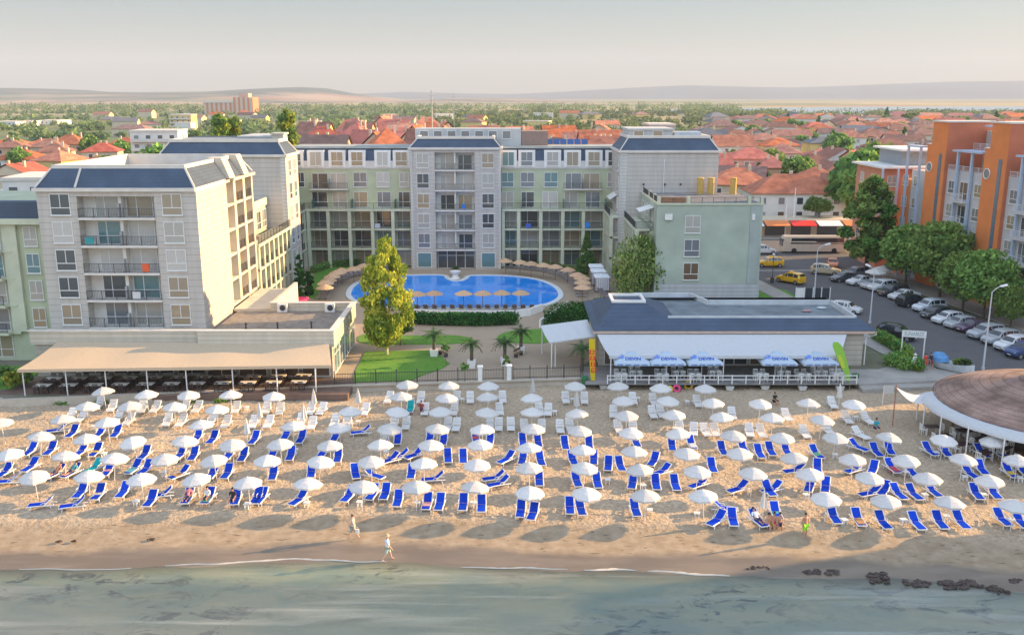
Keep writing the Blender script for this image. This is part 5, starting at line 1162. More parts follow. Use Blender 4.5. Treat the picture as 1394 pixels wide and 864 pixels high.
for (x, y, f), r, c in rowcol(parse(UMB, 1.93)):
    o = place(k == 0, um, (x, y, BZ), random.uniform(0, .78), f'white open beach umbrella, {nth(c)} from the left in the {nth(r)} row from the sea', 'open umbrellas on the beach'); o.rotation_euler[0] = random.gauss(0, .05); o.rotation_euler[1] = random.gauss(0, .05); k += 1
cu_ = closed_umbrella(); k = 0
for (x, y, f), r, c in rowcol(parse(CLO, 1.5)):
    place(k == 0, cu_, (x, y, BZ), random.uniform(0, 1), f'closed white beach umbrella, {nth(c)} from left in {nth(r)} row of closed ones', 'closed umbrellas on the beach'); k += 1
def lounger(kind):
    o = thing('beach_lounger', '', 'sun lounger'); fr = MB(); w = .31; ang = radians(42)
    for s_ in (-1, 1):
        fr.tube([(s_*w, -.98, .30), (s_*w, -.5, .33), (s_*w, .15, .33), (s_*w, .85, .30)], .045, 6)
        fr.tube([(s_*w*.97, .15, .36), (s_*w*.97, .15+.78*cos(ang), .36+.78*sin(ang))], .042, 6)
        fr.tube([(s_*w, -.1, .34), (s_*(w+.03), .0, .52), (s_*(w+.03), .36, .54)], .026, 6)
    fr.tube([(-w, -.98, .3), (w, -.98, .3)], .035, 6); e = (.15+.78*cos(ang), .36+.78*sin(ang)); fr.tube([(-w*.97, e[0], e[1]), (w*.97, e[0], e[1])], .035, 6)
    fr.build('frame', [plast], o)
    for s_ in (-1, 1):
        for y in (-.72, .55): l = MB(); l.tube([(s_*w, y, .31), (s_*(w+.02), y+(-.08 if y < 0 else .08), 0)], [.032, .024], 6); l.build('leg', [plast], o)
    m = blue if kind == 'blue' else plast; sb = MB()
    if kind == 'blue': sb.box(-w+.05, w-.05, -.92, .13, .335, .375)
    else:
        for i in range(8): sb.box(-w+.03, w-.03, -.93+i*.133, -.83+i*.133, .33, .355)
    sb.build('seat', [m], o); bk = MB(); c_, s_ = cos(ang), sin(ang)
    def slab(a, b_): bk.hexa([(-w+.04, .15+a*c_, .37+a*s_), (w-.04, .15+a*c_, .37+a*s_), (w-.04, .15+b_*c_, .37+b_*s_), (-w+.04, .15+b_*c_, .37+b_*s_)][:4]+[(-w+.04, .15+a*c_-.03*s_, .37+a*s_+.04*c_), (w-.04, .15+a*c_-.03*s_, .37+a*s_+.04*c_), (w-.04, .15+b_*c_-.03*s_, .37+b_*s_+.04*c_), (-w+.04, .15+b_*c_-.03*s_, .37+b_*s_+.04*c_)])
    if kind == 'blue': slab(.01, .74)
    else:
        for i in range(5): slab(.02+i*.15, .12+i*.15)
    bk.build('backrest', [m], o); return o
WL = {0: "530,155 600,170 760,175 832,175 990,175 1055,175 1262,178 380,215 435,225 630,225 690,240 895,245 970,248 1130,240 1210,255 1355,255",
350: "50,180 122,185 288,185 345,185 62,255 235,243 293,262 415,248 480,250 578,188 705,125 875,125 1065,123 1140,125 1313,122 1053,188 1297,187 898,187 735,247 797,262 1020,265 1066,270 1245,255 1292,268 1357,268",
700: "135,185 182,190 275,125 375,127 530,200 740,203 785,200 635,130 745,135 980,145 55,277 147,277 245,280 297,270 557,280 635,275 883,275 960,295 1022,298 1075,298 1165,210 1258,300 1320,303",
1044: "105,218 350,152 427,230 535,235:12 202,308 327,292 498,315:25"}
BL = {0: "310,290:-70 388,305 535,305 622,305 1057,325 1138,338 1360,340 163,400 270,398 433,405 513,405 773,420 965,420 1035,425 1225,420 1300,430 25,515 165,485 50,562:-80 300,520:-25 385,515:-20 578,505 718,495:-12 780,497 965,525:-35 1137,520 1215,520 228,685:-78 395,690:-72 432,620 527,630 660,618 806,665 865,635:-70 1005,650 1115,650 1262,655 1375,650",
350: "155,315 236,335 418,325 560,300:-75 683,325 752,340 925,325 997,345 1168,327 1246,340 85,410 180,425 350,412 432,435 712,450:-50 760,430:-70 845,422:-45 1020,437 1102,440 1335,445:-40 85,527 290,515 525,520:15 620,530:60 825,520 945,550:-80 1270,545:-75 1295,575:-65 22,650 225,660:-25 490,640:-15 617,630:-10 685,628 753,665 910,680 977,683 1102,685 1200,693",
700: "45,352 127,355 271,368 400,365 651,355 843,375 948,365 1113,397 1222,380 1310,413 1370,400 45,445 140,452 312,447 425,447 503,478:-8 566,480 745,455:-25 790,512:-55 1058,487 133,557 333,562 443,568 633,573:-12 757,577 860,580 990,578:-55 1200,603:-60 1360,610 35,720 100,735:-12 297,703 355,710 647,715 1120,705:80 1085,770:-45 1168,765:-5 1300,770:20",
1044: "103,400 262,415:12 485,380:35 583,405 655,395 868,400:10 955,405 1150,410:12 1235,405 30,605:-60 150,505:-75 270,492:-15 470,500:-60 567,500:-30 668,490:10 768,508 1083,520:10 1147,498 1297,515 1370,505 228,590:-25 313,592:-20 555,625:-70 625,610:-35 700,628:10 783,630:10 885,615:10 1118,628 1213,625 47,730 357,753 487,765 617,780:5 797,785:5 922,780 1035,780 1255,765:5 1352,775"}
LOUNGERS = []
for D, kind, gl in ((BL, 'blue', 'blue loungers on the beach'), (WL, 'white', 'white loungers on the beach')):
    src = lounger(kind); k = 0
    for (x, y, f), r, c in rowcol(parse(D, .42), 60.5, 3.9):
        o = place(k == 0, src, (x, y, BZ), radians(float(f)) if f else random.gauss(0, .07), f'{"blue and white" if kind == "blue" else "all white"} lounger, {nth(c)} from the left in the {nth(r)} {kind} row from the sea', gl)
        o.rotation_euler[2] += 0; LOUNGERS.append((x, y, kind, o)); k += 1
# side tables in the sand
TB = {0: "728,675 1322,690 1318,172 500,275 555,420 880,520", 350: "205,400 500,262 548,680 858,683 1155,683 690,410 830,128 1098,130 265,683 540,250", 700: "725,722 978,740 312,130 217,195 925,142 662,125 860,285 690,590 500,560", 1044: "415,775 730,775 960,755 1160,640 845,640 745,520 1060,545 905,415 210,640 475,225 1305,775 1355,550 365,425"}
st_ = make_table('side_table', '', plast, plast, .42, .42, .42); k = 0
for (x, y, f), r, c in rowcol(parse(TB, .35)):
    place(k == 0, st_, (x, y, BZ), random.uniform(-.3, .3), f'small white side table, {nth(c)} from left in the {nth(r)} table row from the sea', 'side tables on the sand'); k += 1
# towels
for k, (cr_, a, b_, m, rz) in enumerate(((0, 505, 492, 'teal', -.3), (350, 820, 175, 'teal', 0))):
    x, y, _ = at(cr_+a/3.929, 510+b_/3.929, BZ+.4); o = place(False, LOUNGERS[0][3], (x, y, BZ), rz, ['blue lounger covered by a bright teal towel in the left part of the beach', 'lounger covered by a pale teal towel in the upper middle rows'][k], 'blue loungers on the beach')
    t = MB(); t.box(-.27, .27, -.9, .12, .38, .4); t.hexa([(-.27, .12, .38), (.27, .12, .38), (.27, .68, .87), (-.27, .68, .87), (-.27, .1, .42), (.27, .1, .42), (.27, .66, .92), (-.27, .66, .92)]); u = own(t, 'towel', [tealf], ['bright teal towel spread over a lounger in the left part of the beach', 'pale teal towel spread over a lounger in the upper middle rows'][k], 'towel', 'towels', origin=(0, 0, 0)); u.location = (x, y, BZ); u.rotation_euler = (0, 0, rz)
tcols = [(.65, .60, .50), (.55, .10, .12), (.75, .55, .10), (.60, .62, .66), (.10, .35, .25), (.70, .35, .40), (.12, .40, .50), (.50, .30, .15)]
picks = sorted(random.Random(5).sample([q for q in LOUNGERS if q[2] == 'blue'], 16), key=lambda q: (-round(q[1]/4), q[0])); cn_ = ['sand coloured', 'dark red', 'mustard', 'pale grey', 'green', 'pink', 'sea blue', 'brown']
for k, (x, y, kd, lo) in enumerate(picks):
    t = MB(); c = k % 8; t.box(-.25, .25, -.86+.3*(k % 3), .08, .378, .396); t.box(-.25, -.2, -.5, -.1, .1, .378); u = own(t, 'towel', [fabric('towel_%d' % c, tcols[c], .05)] if 'towel_%d' % c not in MATS else [MATS['towel_%d' % c]], cn_[c]+' towel on a blue lounger, '+nth(k+1)+' laid towel from the back', 'towel', 'towels on loungers', origin=(0, 0, 0)); u.location = (x, y, BZ); u.rotation_euler = (0, 0, lo.rotation_euler[2])
# seaweed heaps at the waterline
weedm = M('dry_seaweed', (.10, .075, .065), .95, .4, 3, bump=1); r = random.Random(4); k = 0
for px, py, n, s_ in ((1105, 777, 4, .5), (1130, 778, 4, .55), (1196, 782, 5, .6), (1198, 790, 3, .5), (1243, 792, 4, .55), (1258, 792, 4, .5), (1298, 795, 6, .7), (1318, 793, 4, .6), (1350, 799, 5, .55), (1360, 803, 3, .5), (1040, 772, 2, .35), (1020, 772, 2, .3), (1382, 790, 4, .5), (890, 753, 2, .25), (205, 738, 3, .25), (80, 740, 2, .25), (102, 740, 2, .2)):
    x, y, _ = at(px, py, -.9); b = MB()
    for i in range(n*3): b.ball((x+r.uniform(-.5, .5)*s_*2, y+r.uniform(-.3, .3)*s_*2, -.93 if py > 745 else -.68), s_*r.uniform(.13, .30), 7, 5, (1.5, .9, .35+r.random()*.3))
    for i, v in enumerate(b.v): b.v[i] = (v[0]+r.uniform(-.05, .05), v[1]+r.uniform(-.05, .05), v[2]+r.uniform(-.04, .04))
    side = 'left part of the beach' if px < 400 else ('middle of the shore' if px < 900 else 'right shore'); own(b, 'seaweed_heap', [weedm], f'dark washed up seaweed on the {side}, {nth(k+1)} clump', 'seaweed', 'seaweed clumps along the shore', origin=(x, y, -.95)); k += 1
# ================================================================ THATCHED BEACH BAR
HX, HY = 46.6, 76.8; HB = thing('beach_bar', 'round beach bar with brown shingled dome roof at the right edge of the beach', 'bar', (HX, HY, BZ), world=True)
hutm = tiles('brown_shingles', (.27, .17, .135), 2.2, 5.0, .9, .4, 0, (.40, .27, .22)); RR_ = 9.6
b = MB(); b.lathe([(RR_, 2.35), (RR_*.86, 2.95), (RR_*.68, 3.5), (RR_*.48, 3.95), (RR_*.25, 4.3), (.0, 4.45)], 48, (HX, HY)); b.build('roof', [hutm], HB, smooth=True)
b = MB(); b.lathe([(RR_*.95, 2.3), (RR_+.05, 2.28), (RR_+.05, 2.38)], 48, (HX, HY)); b.build('roof_edge', [M('dark_purple_edge', (.08, .04, .08), .8)], HB)
b = MB(); b.lathe([(1.9, 4.5), (1.9, 4.9), (2.5, 4.85), (1.2, 5.5), (0, 5.9)], 20, (HX, HY)); b.build('cupola', [M('red_brown_tin', (.42, .14, .10), .7, .2, 1)], HB)
cvp = MB(); n = 40; a0, a1 = radians(160), radians(285); V = []
for i in range(n+1):
    a = a0+(a1-a0)*i/n; ro = RR_+1.15+.15*abs(sin(i*.55)); V.append([(HX+(RR_-.1)*cos(a), HY+(RR_-.1)*sin(a), 2.36), (HX+(RR_+.6)*cos(a), HY+(RR_+.6)*sin(a), 2.2), (HX+ro*cos(a), HY+ro*sin(a), 2.0), (HX+ro*cos(a), HY+ro*sin(a), 1.8)])
for p, q in zip(V, V[1:]): cvp.add([p[0], p[1], p[2], p[3], q[0], q[1], q[2], q[3]], [(0, 1, 5, 4), (1, 2, 6, 5), (2, 3, 7, 6)])
cvp.build('canvas_skirt', [awn_w], HB, smooth=True)
tipx, tipy, _ = at(1220, 527, 3.0); sv = MB(); A_, B_ = np.array(V[0][0]), np.array(V[5][2]); Tp = np.array((tipx, tipy, 3.0))
for i in range(8):
    t, u = i/8, (i+1)/8; sag = lambda s: -.5*sin(pi*s); f = lambda P, s: tuple(P*(1-s)+Tp*s+np.array((0, 0, sag(s)))); sv.add([f(A_, t), f(B_, t), f(B_, u), f(A_, u)], [(0, 1, 2, 3)])
sv.build('canvas_sail', [awn_w], HB)
for i in range(0, n+1, 5): x, y, z = V[i][2]; MB().cyl(x, y, BZ, z, .06, n=6).build('post', [white], HB)
b = MB(); b.lathe([(6.2, BZ+.02), (6.2, .55), (6.5, .55), (6.5, .65), (5.6, .65)], 40, (HX, HY)); b.build('counter', [M('dark_bar_counter', (.06, .035, .04), .7, .2)], HB)
b = MB(); b.cyl(HX, HY, BZ, 2.4, 3.6, 3.6, 24); b.build('wall', [M('dark_wood_wall', (.09, .05, .04), .85, .2, 2)], HB)
for i in range(10): a = 2*pi*i/10; MB().cyl(HX+8.6*cos(a), HY+8.6*sin(a), BZ, 2.5, .1, n=8).build('column', [wood], HB)
# flag pole with white sail tip
b = MB(); b.cyl(tipx, tipy, BZ, 3.25, .05, n=8); own(b, 'sail_pole', [M('rusty_pole', (.35, .14, .10), .7)], 'thin reddish pole holding the tip of the white sail beside the beach bar', 'pole', origin=(tipx, tipy, BZ))
fx, fy, _ = at(1201, 552, BZ); o = thing('white_flag', 'small white flag on a short pole left of the sail pole', 'flag', (fx, fy, BZ)); MB().cyl(0, 0, 0, 2.0, .03, n=6).build('pole', [whitem], o); MB().box(.02, .95, -.01, .01, 1.2, 2.0).build('cloth', [canv], o)
# bar tables and slatted white benches round the bar
bt = make_table('bar_table', '', M('dark_table_top', (.07, .035, .04), .5), white, 1.2, .8); bc = make_chair('bar_chair', '', white); k = kc = 0
for i, (rr, a) in enumerate([(10.2, 178), (10.3, 190), (10.2, 202), (10.4, 214), (10.3, 226), (10.4, 238), (10.4, 250), (10.3, 262), (7.9, 184), (7.9, 200), (7.9, 216), (7.9, 232), (7.9, 248)]):
    a = radians(a); x, y = HX+rr*cos(a), HY+rr*sin(a); place(k == 0, bt, (x, y, BZ), a, f'dark topped table, {nth(i+1)} in the rings around the brown domed bar', 'tables under the bar canvas'); k += 1
    for j, (dx, r_) in enumerate(((.75, -pi/2), (-.75, pi/2))):
        X_, Y_ = x+dx*cos(a), y+dx*sin(a); place(kc == 0, bc, (X_, Y_, BZ), a+r_, f'white slatted chair on the {"inner" if dx < 0 else "outer"} side of the {nth(i+1)} bar table', 'white chairs around the beach bar'); kc += 1
for k, (px, py) in enumerate(((1305, 588), (1328, 597), (1345, 607))):
    x, y, _ = at(px, py, -.1); o = thing('slatted_bench', ['white slatted bench at the left front of the beach bar tables', 'white slatted bench in front of the beach bar, middle one', 'white slatted bench in front of the bar behind an umbrella'][k], 'bench', (x, y, BZ), .3, 'white benches by the bar'); q = MB(); q.box(-.75, .75, -.2, .25, .42, .47); q.build('seat', [white], o); q = MB()
    for j in range(4): q.box(-.75, .75, .22, .25, .52+j*.12, .6+j*.12)
    q.build('backrest', [white], o)
    for s_ in (-.7, .7): MB().box(s_-.04, s_+.04, -.2, .25, 0, .42).build('leg', [white], o)
# planters with pots by the sea wall and boat
for k, (px, py) in enumerate(((697, 521), (821, 526), (993, 528), (1041, 527), (1092, 528), (1143, 528))):
    x, y, _ = at(px, py, -.4); b = MB(); b.frus((-.3, .3, -.2, .2), (-.42, .42, -.28, .28), 0, .42); o = own(b, 'plant_trough', [M('white_trough', (.62, .62, .60), .8, .1)], f'small white plant trough on the sand, {nth(k+1)} from the left along the terraces', 'planter', 'white troughs along the terraces', origin=(0, 0, 0)); o.location = (x, y, BZ)
x, y, _ = at(1295, 500, .3); o = thing('planted_boat', 'old rowing boat with blue canopy planted with reeds beside the bathers', 'boat', (x, y, 0), -.9); b = MB(); L = 2.4
for s_ in range(13):
    t = s_/12; w = .85*sin(pi*min(.999, .12+.8*t))**.7 if t < .9 else .5*(1-t)/.1*.9+.02; b.v += [(-L+2*L*t, -w, .75+.35*t*t), (-L+2*L*t, -w*.5, .08), (-L+2*L*t, w*.5, .08), (-L+2*L*t, w, .75+.35*t*t)]
for s_ in range(12):
    for j in range(3): a = s_*4+j; b.f.append((a, a+4, a+5, a+1)); b.m.append(0)
b.f.append((0, 1, 2, 3)); b.m.append(0); b.build('hull', [M('white_boat_paint', (.6, .65, .68), .5)], o)
q = MB(); q.lathe([(1.0, .8), (.9, 1.2), (.5, 1.6), (0, 1.7)], 14, (-1.4, 0)); q.build('canopy', [M('blue_red_tarp', (.10, .28, .55), .7, .2)], o); inst('reeds', leaf_cloud('reeds', [(.8, 0, 1.0), (1.4, 0, 1.1)], [.6, .55], 900, .28, [MATS['palm_leaf'], L3[2], L3[1]], 77), o)
# ================================================================ STREET
def lamp(label, px, py, H, arm, adir, z=.12, grp='street lamps'):
    x, y, _ = at(px, py, z); o = thing('street_lamp', label, 'street lamp', (x, y, z), adir, grp); b = MB(); b.tube([(0, 0, 0), (0, 0, H*.5), (0, 0, H)], [.11, .08, .055], 8); b.cyl(0, 0, 0, .3, .17, n=8); b.build('pole', [M('galvanised', (.55, .57, .6), .5, .06)], o)
    MB().tube([(0, 0, H-.05), (arm*.5, 0, H+.35), (arm, 0, H+.55)], .045, 6).build('arm', [MATS['galvanised']], o); h = MB(); h.hexa([(arm-.1, -.13, H+.46), (arm+.75, -.16, H+.58), (arm+.75, .16, H+.58), (arm-.1, .13, H+.46), (arm-.1, -.08, H+.6), (arm+.7, -.1, H+.74), (arm+.7, .1, H+.74), (arm-.1, .08, H+.6)]); h.build('lamp_head', [whitem], o)
lamp('tall grey street lamp beside the beach bar roof, arm towards the parked cars', 1338, 503, 8.3, 1.0, .25); lamp('tall pale street lamp just behind the right end of the blue roof', 1184, 440, 6.6, .9, 1.9)
lamp('slim street lamp rising behind the flat roof parapet, arm to the right', 1108, 408, 7.2, 1.2, .3)
x, y, _ = at(1051, 385, 0); o = thing('garden_lamp', 'short dark lamp post on the grass edge beside the yellow taxi', 'street lamp', (x, y, .02)); MB().cyl(0, 0, 0, 4.2, .05, n=8).build('pole', [darkm], o); q = MB(); q.ball((0, 0, 4.35), .22, 10, 7); q.build('globe', [whitem], o); MB().box(-.25, .25, -.2, .2, 0, .9).build('cabinet', [darkm], o)
# sign on posts
x0, y0, _ = at(1226, 486, 0); sx_ = xat(1255, y0, 1.5); y1 = y0-1.2; o = thing('sign_board', 'white board lettered in grey on two white posts above the plaza hedge', 'sign', (x0, y0, 0), atan2(-.6, sx_-x0)); Ls = hypot(sx_-x0, .6)
for x in (0, Ls): MB().box(x-.06, x+.06, -.06, .06, 0, 3.0).build('post', [white], o)
bo = MB().box(-.1, Ls+.1, -.1, -.061, 2.35, 3.1).build('board', [white], o); t = inst('lettering', text_mesh('SUNARIZE', .62, M('grey_print', (.28, .40, .42), .7), .004, bold=.006), bo, (Ls/2, -.106, 2.72)); t.rotation_euler = (pi/2, 0, 0); t.scale = (Ls/3.2, 1, 1)
# dark glazed panels on white posts beyond the flat roof
x, y, _ = at(1083, 407, 0); xe = xat(1130, y, 1); o = thing('glass_screen', 'dark glazed screen panels between white posts behind the flat roof', 'screen', (x, y, 0), world=True); n = 4
for i in range(n+1): X_ = x+(xe-x)*i/n; MB().box(X_-.06, X_+.06, y-.05, y+.05, 0, 1.7).build('post', [white], o)
for i in range(n): X_ = x+(xe-x)*i/n; MB().box(X_+.08, X_+(xe-x)/n-.08, y-.02, y+.02, .15, 1.6).build('panel', [PANES[0] if i else white], o)
# cars
glass_c = glassy('car_glass', (.02, .03, .04), 0, .1); tyre = M('tyre_rubber', (.02, .02, .02), .9); rimm = M('alloy_rim', (.45, .46, .48), .35, .05, metal=.7)
hl = M('headlight_glass', (.65, .68, .7), .15, .03, coat=1); tl = M('tail_light_red', (.5, .02, .02), .25, .03, coat=1); blk = M('black_plastic', (.03, .03, .035), .6)
PROF = {  # x, sill z, belt z, roof z, half width low, half width roof (front at +x)
 'hatch': [(-2.0, .45, .75, .80, .68, .60), (-1.95, .25, .92, 1.05, .80, .62), (-1.6, .22, .95, 1.40, .85, .62), (-.9, .2, .95, 1.50, .86, .64), (0, .2, .93, 1.49, .86, .65), (.45, .2, .92, 1.38, .86, .64), (1.05, .2, .90, .94, .86, .74), (1.6, .22, .82, .85, .83, .72), (1.95, .28, .66, .70, .74, .64), (2.03, .4, .55, .58, .6, .5)],
 'suv': [(-2.25, .5, .85, .92, .75, .66), (-2.2, .32, 1.05, 1.25, .86, .68), (-1.85, .3, 1.08, 1.62, .92, .69), (-1.0, .28, 1.08, 1.72, .93, .71), (0, .28, 1.06, 1.71, .93, .71), (.5, .28, 1.05, 1.58, .93, .70), (1.1, .28, 1.03, 1.08, .93, .80), (1.75, .3, .97, 1.0, .90, .79), (2.15, .36, .80, .84, .82, .72), (2.25, .5, .65, .68, .66, .56)],
 'sedan': [(-2.3, .45, .78, .82, .72, .62), (-2.25, .25, .92, .96, .84, .70), (-1.6, .22, .96, 1.0, .88, .72), (-1.0, .2, .96, 1.36, .88, .62), (-.3, .2, .94, 1.44, .88, .64), (.3, .2, .93, 1.38, .88, .63), (1.0, .2, .90, .94, .88, .75), (1.7, .22, .80, .84, .85, .73), (2.15, .28, .66, .69, .76, .66), (2.25, .4, .55, .58, .62, .5)]}
def make_car(kind, paint, label='', group=None):
    o = thing('parked_car', label, 'car', group=group); P = PROF[kind]; b = MB(); n = len(P)
    for x, zs, zb_, zr, wl_, wr in P: b.v += [(x, -wl_*.9, zs), (x, -wl_, zs+.18), (x, -wl_*.985, zb_), (x, -wr, zr), (x, 0, zr+.03), (x, wr, zr), (x, wl_*.985, zb_), (x, wl_, zs+.18), (x, wl_*.9, zs)]
    for i in range(n-1):
        for j in range(9): a = i*9+j; c = i*9+(j+1) % 9; b.f.append((a, c, c+9, a+9)); b.m.append(0)
    b.f.append(tuple(range(9))); b.m.append(0); b.f.append(tuple((n-1)*9+j for j in range(9))[::-1]); b.m.append(0); bo = b.build('body', [paint], o, smooth=False)
    cab = [i for i, p in enumerate(P) if p[3]-p[2] > .3]; g_ = MB()
    for s_ in (-1, 1):
        for i, j in zip(cab, cab[1:]):
            p, q = P[i], P[j]; e = .012; pin = lambda p, f, dx: (p[0]+dx, s_*((p[4]*.985)*(1-f)+p[5]*f+e), p[2]*(1-f)+p[3]*f)
            pts = [pin(p, .10, .05), pin(q, .10, -.05), pin(q, .86, -.05), pin(p, .86, .05)]; g_.add(pts, [(0, 1, 2, 3) if s_ < 0 else (3, 2, 1, 0)])
        i = cab[-1]; p, q = P[i], P[i+1]; a = (p[0]+.05, s_*(p[4]*.985*.9+p[5]*.1+.012), p[2]*.9+p[3]*.1); c = (p[0]+.05, s_*(p[4]*.985*.16+p[5]*.84+.012), p[2]*.16+p[3]*.84); d = (q[0]*.75+p[0]*.25, s_*(q[4]*.985+.012)*.985, q[2]+.04); g_.add([a, d, c], [(0, 1, 2) if s_ < 0 else (2, 1, 0)])
    g_.build('side_window', [glass_c], o)
    for nm, i, j in (('windscreen', cab[-1], cab[-1]+1), ('rear_window', cab[0], cab[0]-1)):
        p, q = P[i], P[j]; f = .1; A_ = [(p[0]*(1-f)+q[0]*f, y*(p[5]*(1-f)+q[5]*f)*.9, p[3]*(1-f)+q[3]*f+.045) for y in (-1, 1)]; f = .9; B_ = [(p[0]*(1-f)+q[0]*f, y*(p[5]*(1-f)+q[5]*f)*.92, p[3]*(1-f)+q[3]*f+.045) for y in (-1, 1)]
        w = MB(); w.add([A_[0], A_[1], B_[1], B_[0]], [(0, 1, 2, 3)]); w.build(nm, [glass_c], o)
    f, r_ = P[-2], P[1]; wz = .31 if kind != 'suv' else .35
    for s_ in (-1, 1):
        MB().obox((f[0]-.12, s_*(f[4]*.78), f[2]-.04), .3, .32, .13, s_*-.25).build('headlight', [hl], o); MB().box(r_[0]-.03, r_[0]+.16, s_*(r_[4]*.82)-.13, s_*(r_[4]*.82)+.13, r_[2]-.22, r_[2]-.02).build('tail_light', [tl], o)
        MB().obox((.75, s_*(P[5][4]+.1), P[5][2]+.05), .12, .2, .13).build('mirror', [paint], o)
        for x in (P[0][0]*.66, P[-1][0]*.68):
            w = MB(); yy = s_*(P[4][4]-.08); w.tube([(x, yy-.1, wz), (x, yy+.1, wz)], wz, 16); wo = w.build('wheel', [tyre], o); h_ = MB(); h_.tube([(x, yy+s_*.1, wz), (x, yy+s_*.115, wz)], wz*.62, 10); h_.build('rim', [rimm], wo)
    MB().box(P[-1][0]-.06, P[-1][0]+.02, -.22, .22, .42, .52).build('number_plate', [white], o); MB().box(P[-2][0]+.0, P[-1][0]-.0, -.4, .4, .55, .62).build('grille', [blk], o)
    return o
PAINT = {n: M('paint_'+n, c, .32, .03, coat=.8, spec=.5) for n, c in dict(white=(.72, .74, .76), silver=(.42, .45, .48), black=(.02, .022, .026), dark=(.055, .06, .07), grey=(.16, .17, .19), blue=(.03, .07, .20), red=(.30, .03, .03), plum=(.09, .05, .10), yellow=(.85, .48, .01), beige=(.50, .42, .28), orange=(.75, .25, .10), pearl=(.62, .66, .72)).items()}
def dirang(p0, p1, z=.0):
    a = at(*p0, z); b_ = at(*p1, z); return atan2(b_[1]-a[1], b_[0]-a[0])
hd = pi+.33
CARS = [(395, 287, 'sedan', 'dark', hd, 'dark grey sedan, first at the far end of the parked row'), (455, 268, 'suv', 'grey', hd+.1, 'grey estate car parked second at the far end behind the first'), (480, 304, 'sedan', 'white', hd, 'white sedan parked third from the far end of the row'), (547, 323, 'hatch', 'silver', hd, 'silver hatchback parked fourth from the far end of the row'),
 (592, 335, 'suv', 'white', hd, 'white off-roader parked fifth from the far end of the row'), (645, 358, 'suv', 'dark', hd, 'dark off-roader parked sixth, between white cars under the trees'), (700, 377, 'sedan', 'white', hd, 'white coupe parked seventh, between two dark cars'), (745, 410, 'suv', 'black', hd+pi, 'black off-roader with red tail lights facing the pavement, eighth in the row'), (830, 437, 'suv', 'pearl', hd, 'pearl white off-roader parked ninth in the row'),
 (865, 468, 'hatch', 'dark', hd, 'dark hatchback with brown tint parked tenth in the row'), (925, 495, 'hatch', 'white', hd, 'white hatchback parked eleventh in the row'), (988, 518, 'hatch', 'silver', hd, 'silver hatchback parked twelfth in the row'), (1055, 535, 'sedan', 'plum', hd, 'dark plum sedan parked thirteenth in the row'), (1120, 570, 'suv', 'silver', hd, 'silver off-roader parked fourteenth, left of the tall lamp pole'),
 (1195, 598, 'suv', 'silver', hd, 'silver estate car parked fifteenth, just right of the lamp pole'), (1262, 630, 'suv', 'white', hd, 'white off-roader parked sixteenth in the row'), (1320, 662, 'suv', 'blue', hd, 'blue car parked last at the right edge of the row'),
 (14, 214, 'suv', 'yellow', pi*1.0, 'yellow taxi seen from its side beside the sage hotel corner'), (122, 295, 'suv', 'yellow', radians(128), 'yellow taxi seen from behind driving into the crossing'), (300, 252, 'suv', 'beige', radians(-28), 'beige car coming down the street beside the orange car'), (335, 215, 'hatch', 'orange', radians(-105), 'pale orange car turning behind the beige car'),
 (405, 442, 'hatch', 'white', radians(-40), 'white car driving past the flat roof parapet corner'), (665, 572, 'suv', 'black', radians(-42), 'black off-roader standing beside the sloping green hedge'), (-18, 150, 'suv', 'white', 0, 'white van-like car half hidden by the sage hotel corner')]
cars_proto = {}
for k, (a, b_, kd, pc, h_, lb) in enumerate(CARS):
    x, y, _ = at(1044+a/3.757, 300+b_/3.757, .75); key = (kd, pc)
    if key in cars_proto: o = copy_tree(cars_proto[key])
    else: o = make_car(kd, PAINT[pc]); cars_proto[key] = o
    o.location = (x, y, .004); o.rotation_euler = (0, 0, h_); o['label'] = lb; o['group'] = 'cars parked along the pavement' if k < 17 else 'cars on the carriageway'
    if pc == 'yellow': 
        MB().box(-.35, .1, -.3, .3, 1.72, 1.86).build('roof_sign', [PAINT['yellow']], o) if len([c for c in KIDS[o.name] if c.name.startswith('roof_sign')]) == 0 else None
# bus
x, y, _ = at(1110, 345, 0); o = thing('city_bus', 'long cream and white bus crossing at the far end of the street', 'bus', (x, y+1.3, .004)); b = MB(); cream_p = M('bus_paint', (.62, .55, .45), .4, .05, coat=.5)
b.prism([(-5.8, -1.2), (5.6, -1.25), (5.75, -1.1), (5.75, 1.1), (5.6, 1.25), (-5.8, 1.2), (-6.0, .9), (-6.0, -.9)], .35, 2.0); b.frus((-5.95, 5.7, -1.22, 1.22), (-5.6, 5.6, -1.1, 1.1), 2.001, 3.05); b.build('body', [cream_p], o)
MB().hexa([(-4.6, -1.235, 1.75), (5.2, -1.26, 1.75), (5.2, -1.2, 1.75), (-4.6, -1.2, 1.75), (-4.4, -1.15, 2.75), (5.0, -1.15, 2.75), (5.0, -1.08, 2.75), (-4.4, -1.08, 2.75)]).build('window_band', [glass_c], o); MB().box(-6.02, -5.75, -1.0, 1.0, 1.3, 2.6).build('windscreen', [glass_c], o)
for x in (-3.9, 3.4):
    for s_ in (-1, 1): MB().tube([(x, s_*1.0, .48), (x, s_*1.27, .48)], .48, 16).build('wheel', [tyre], o)
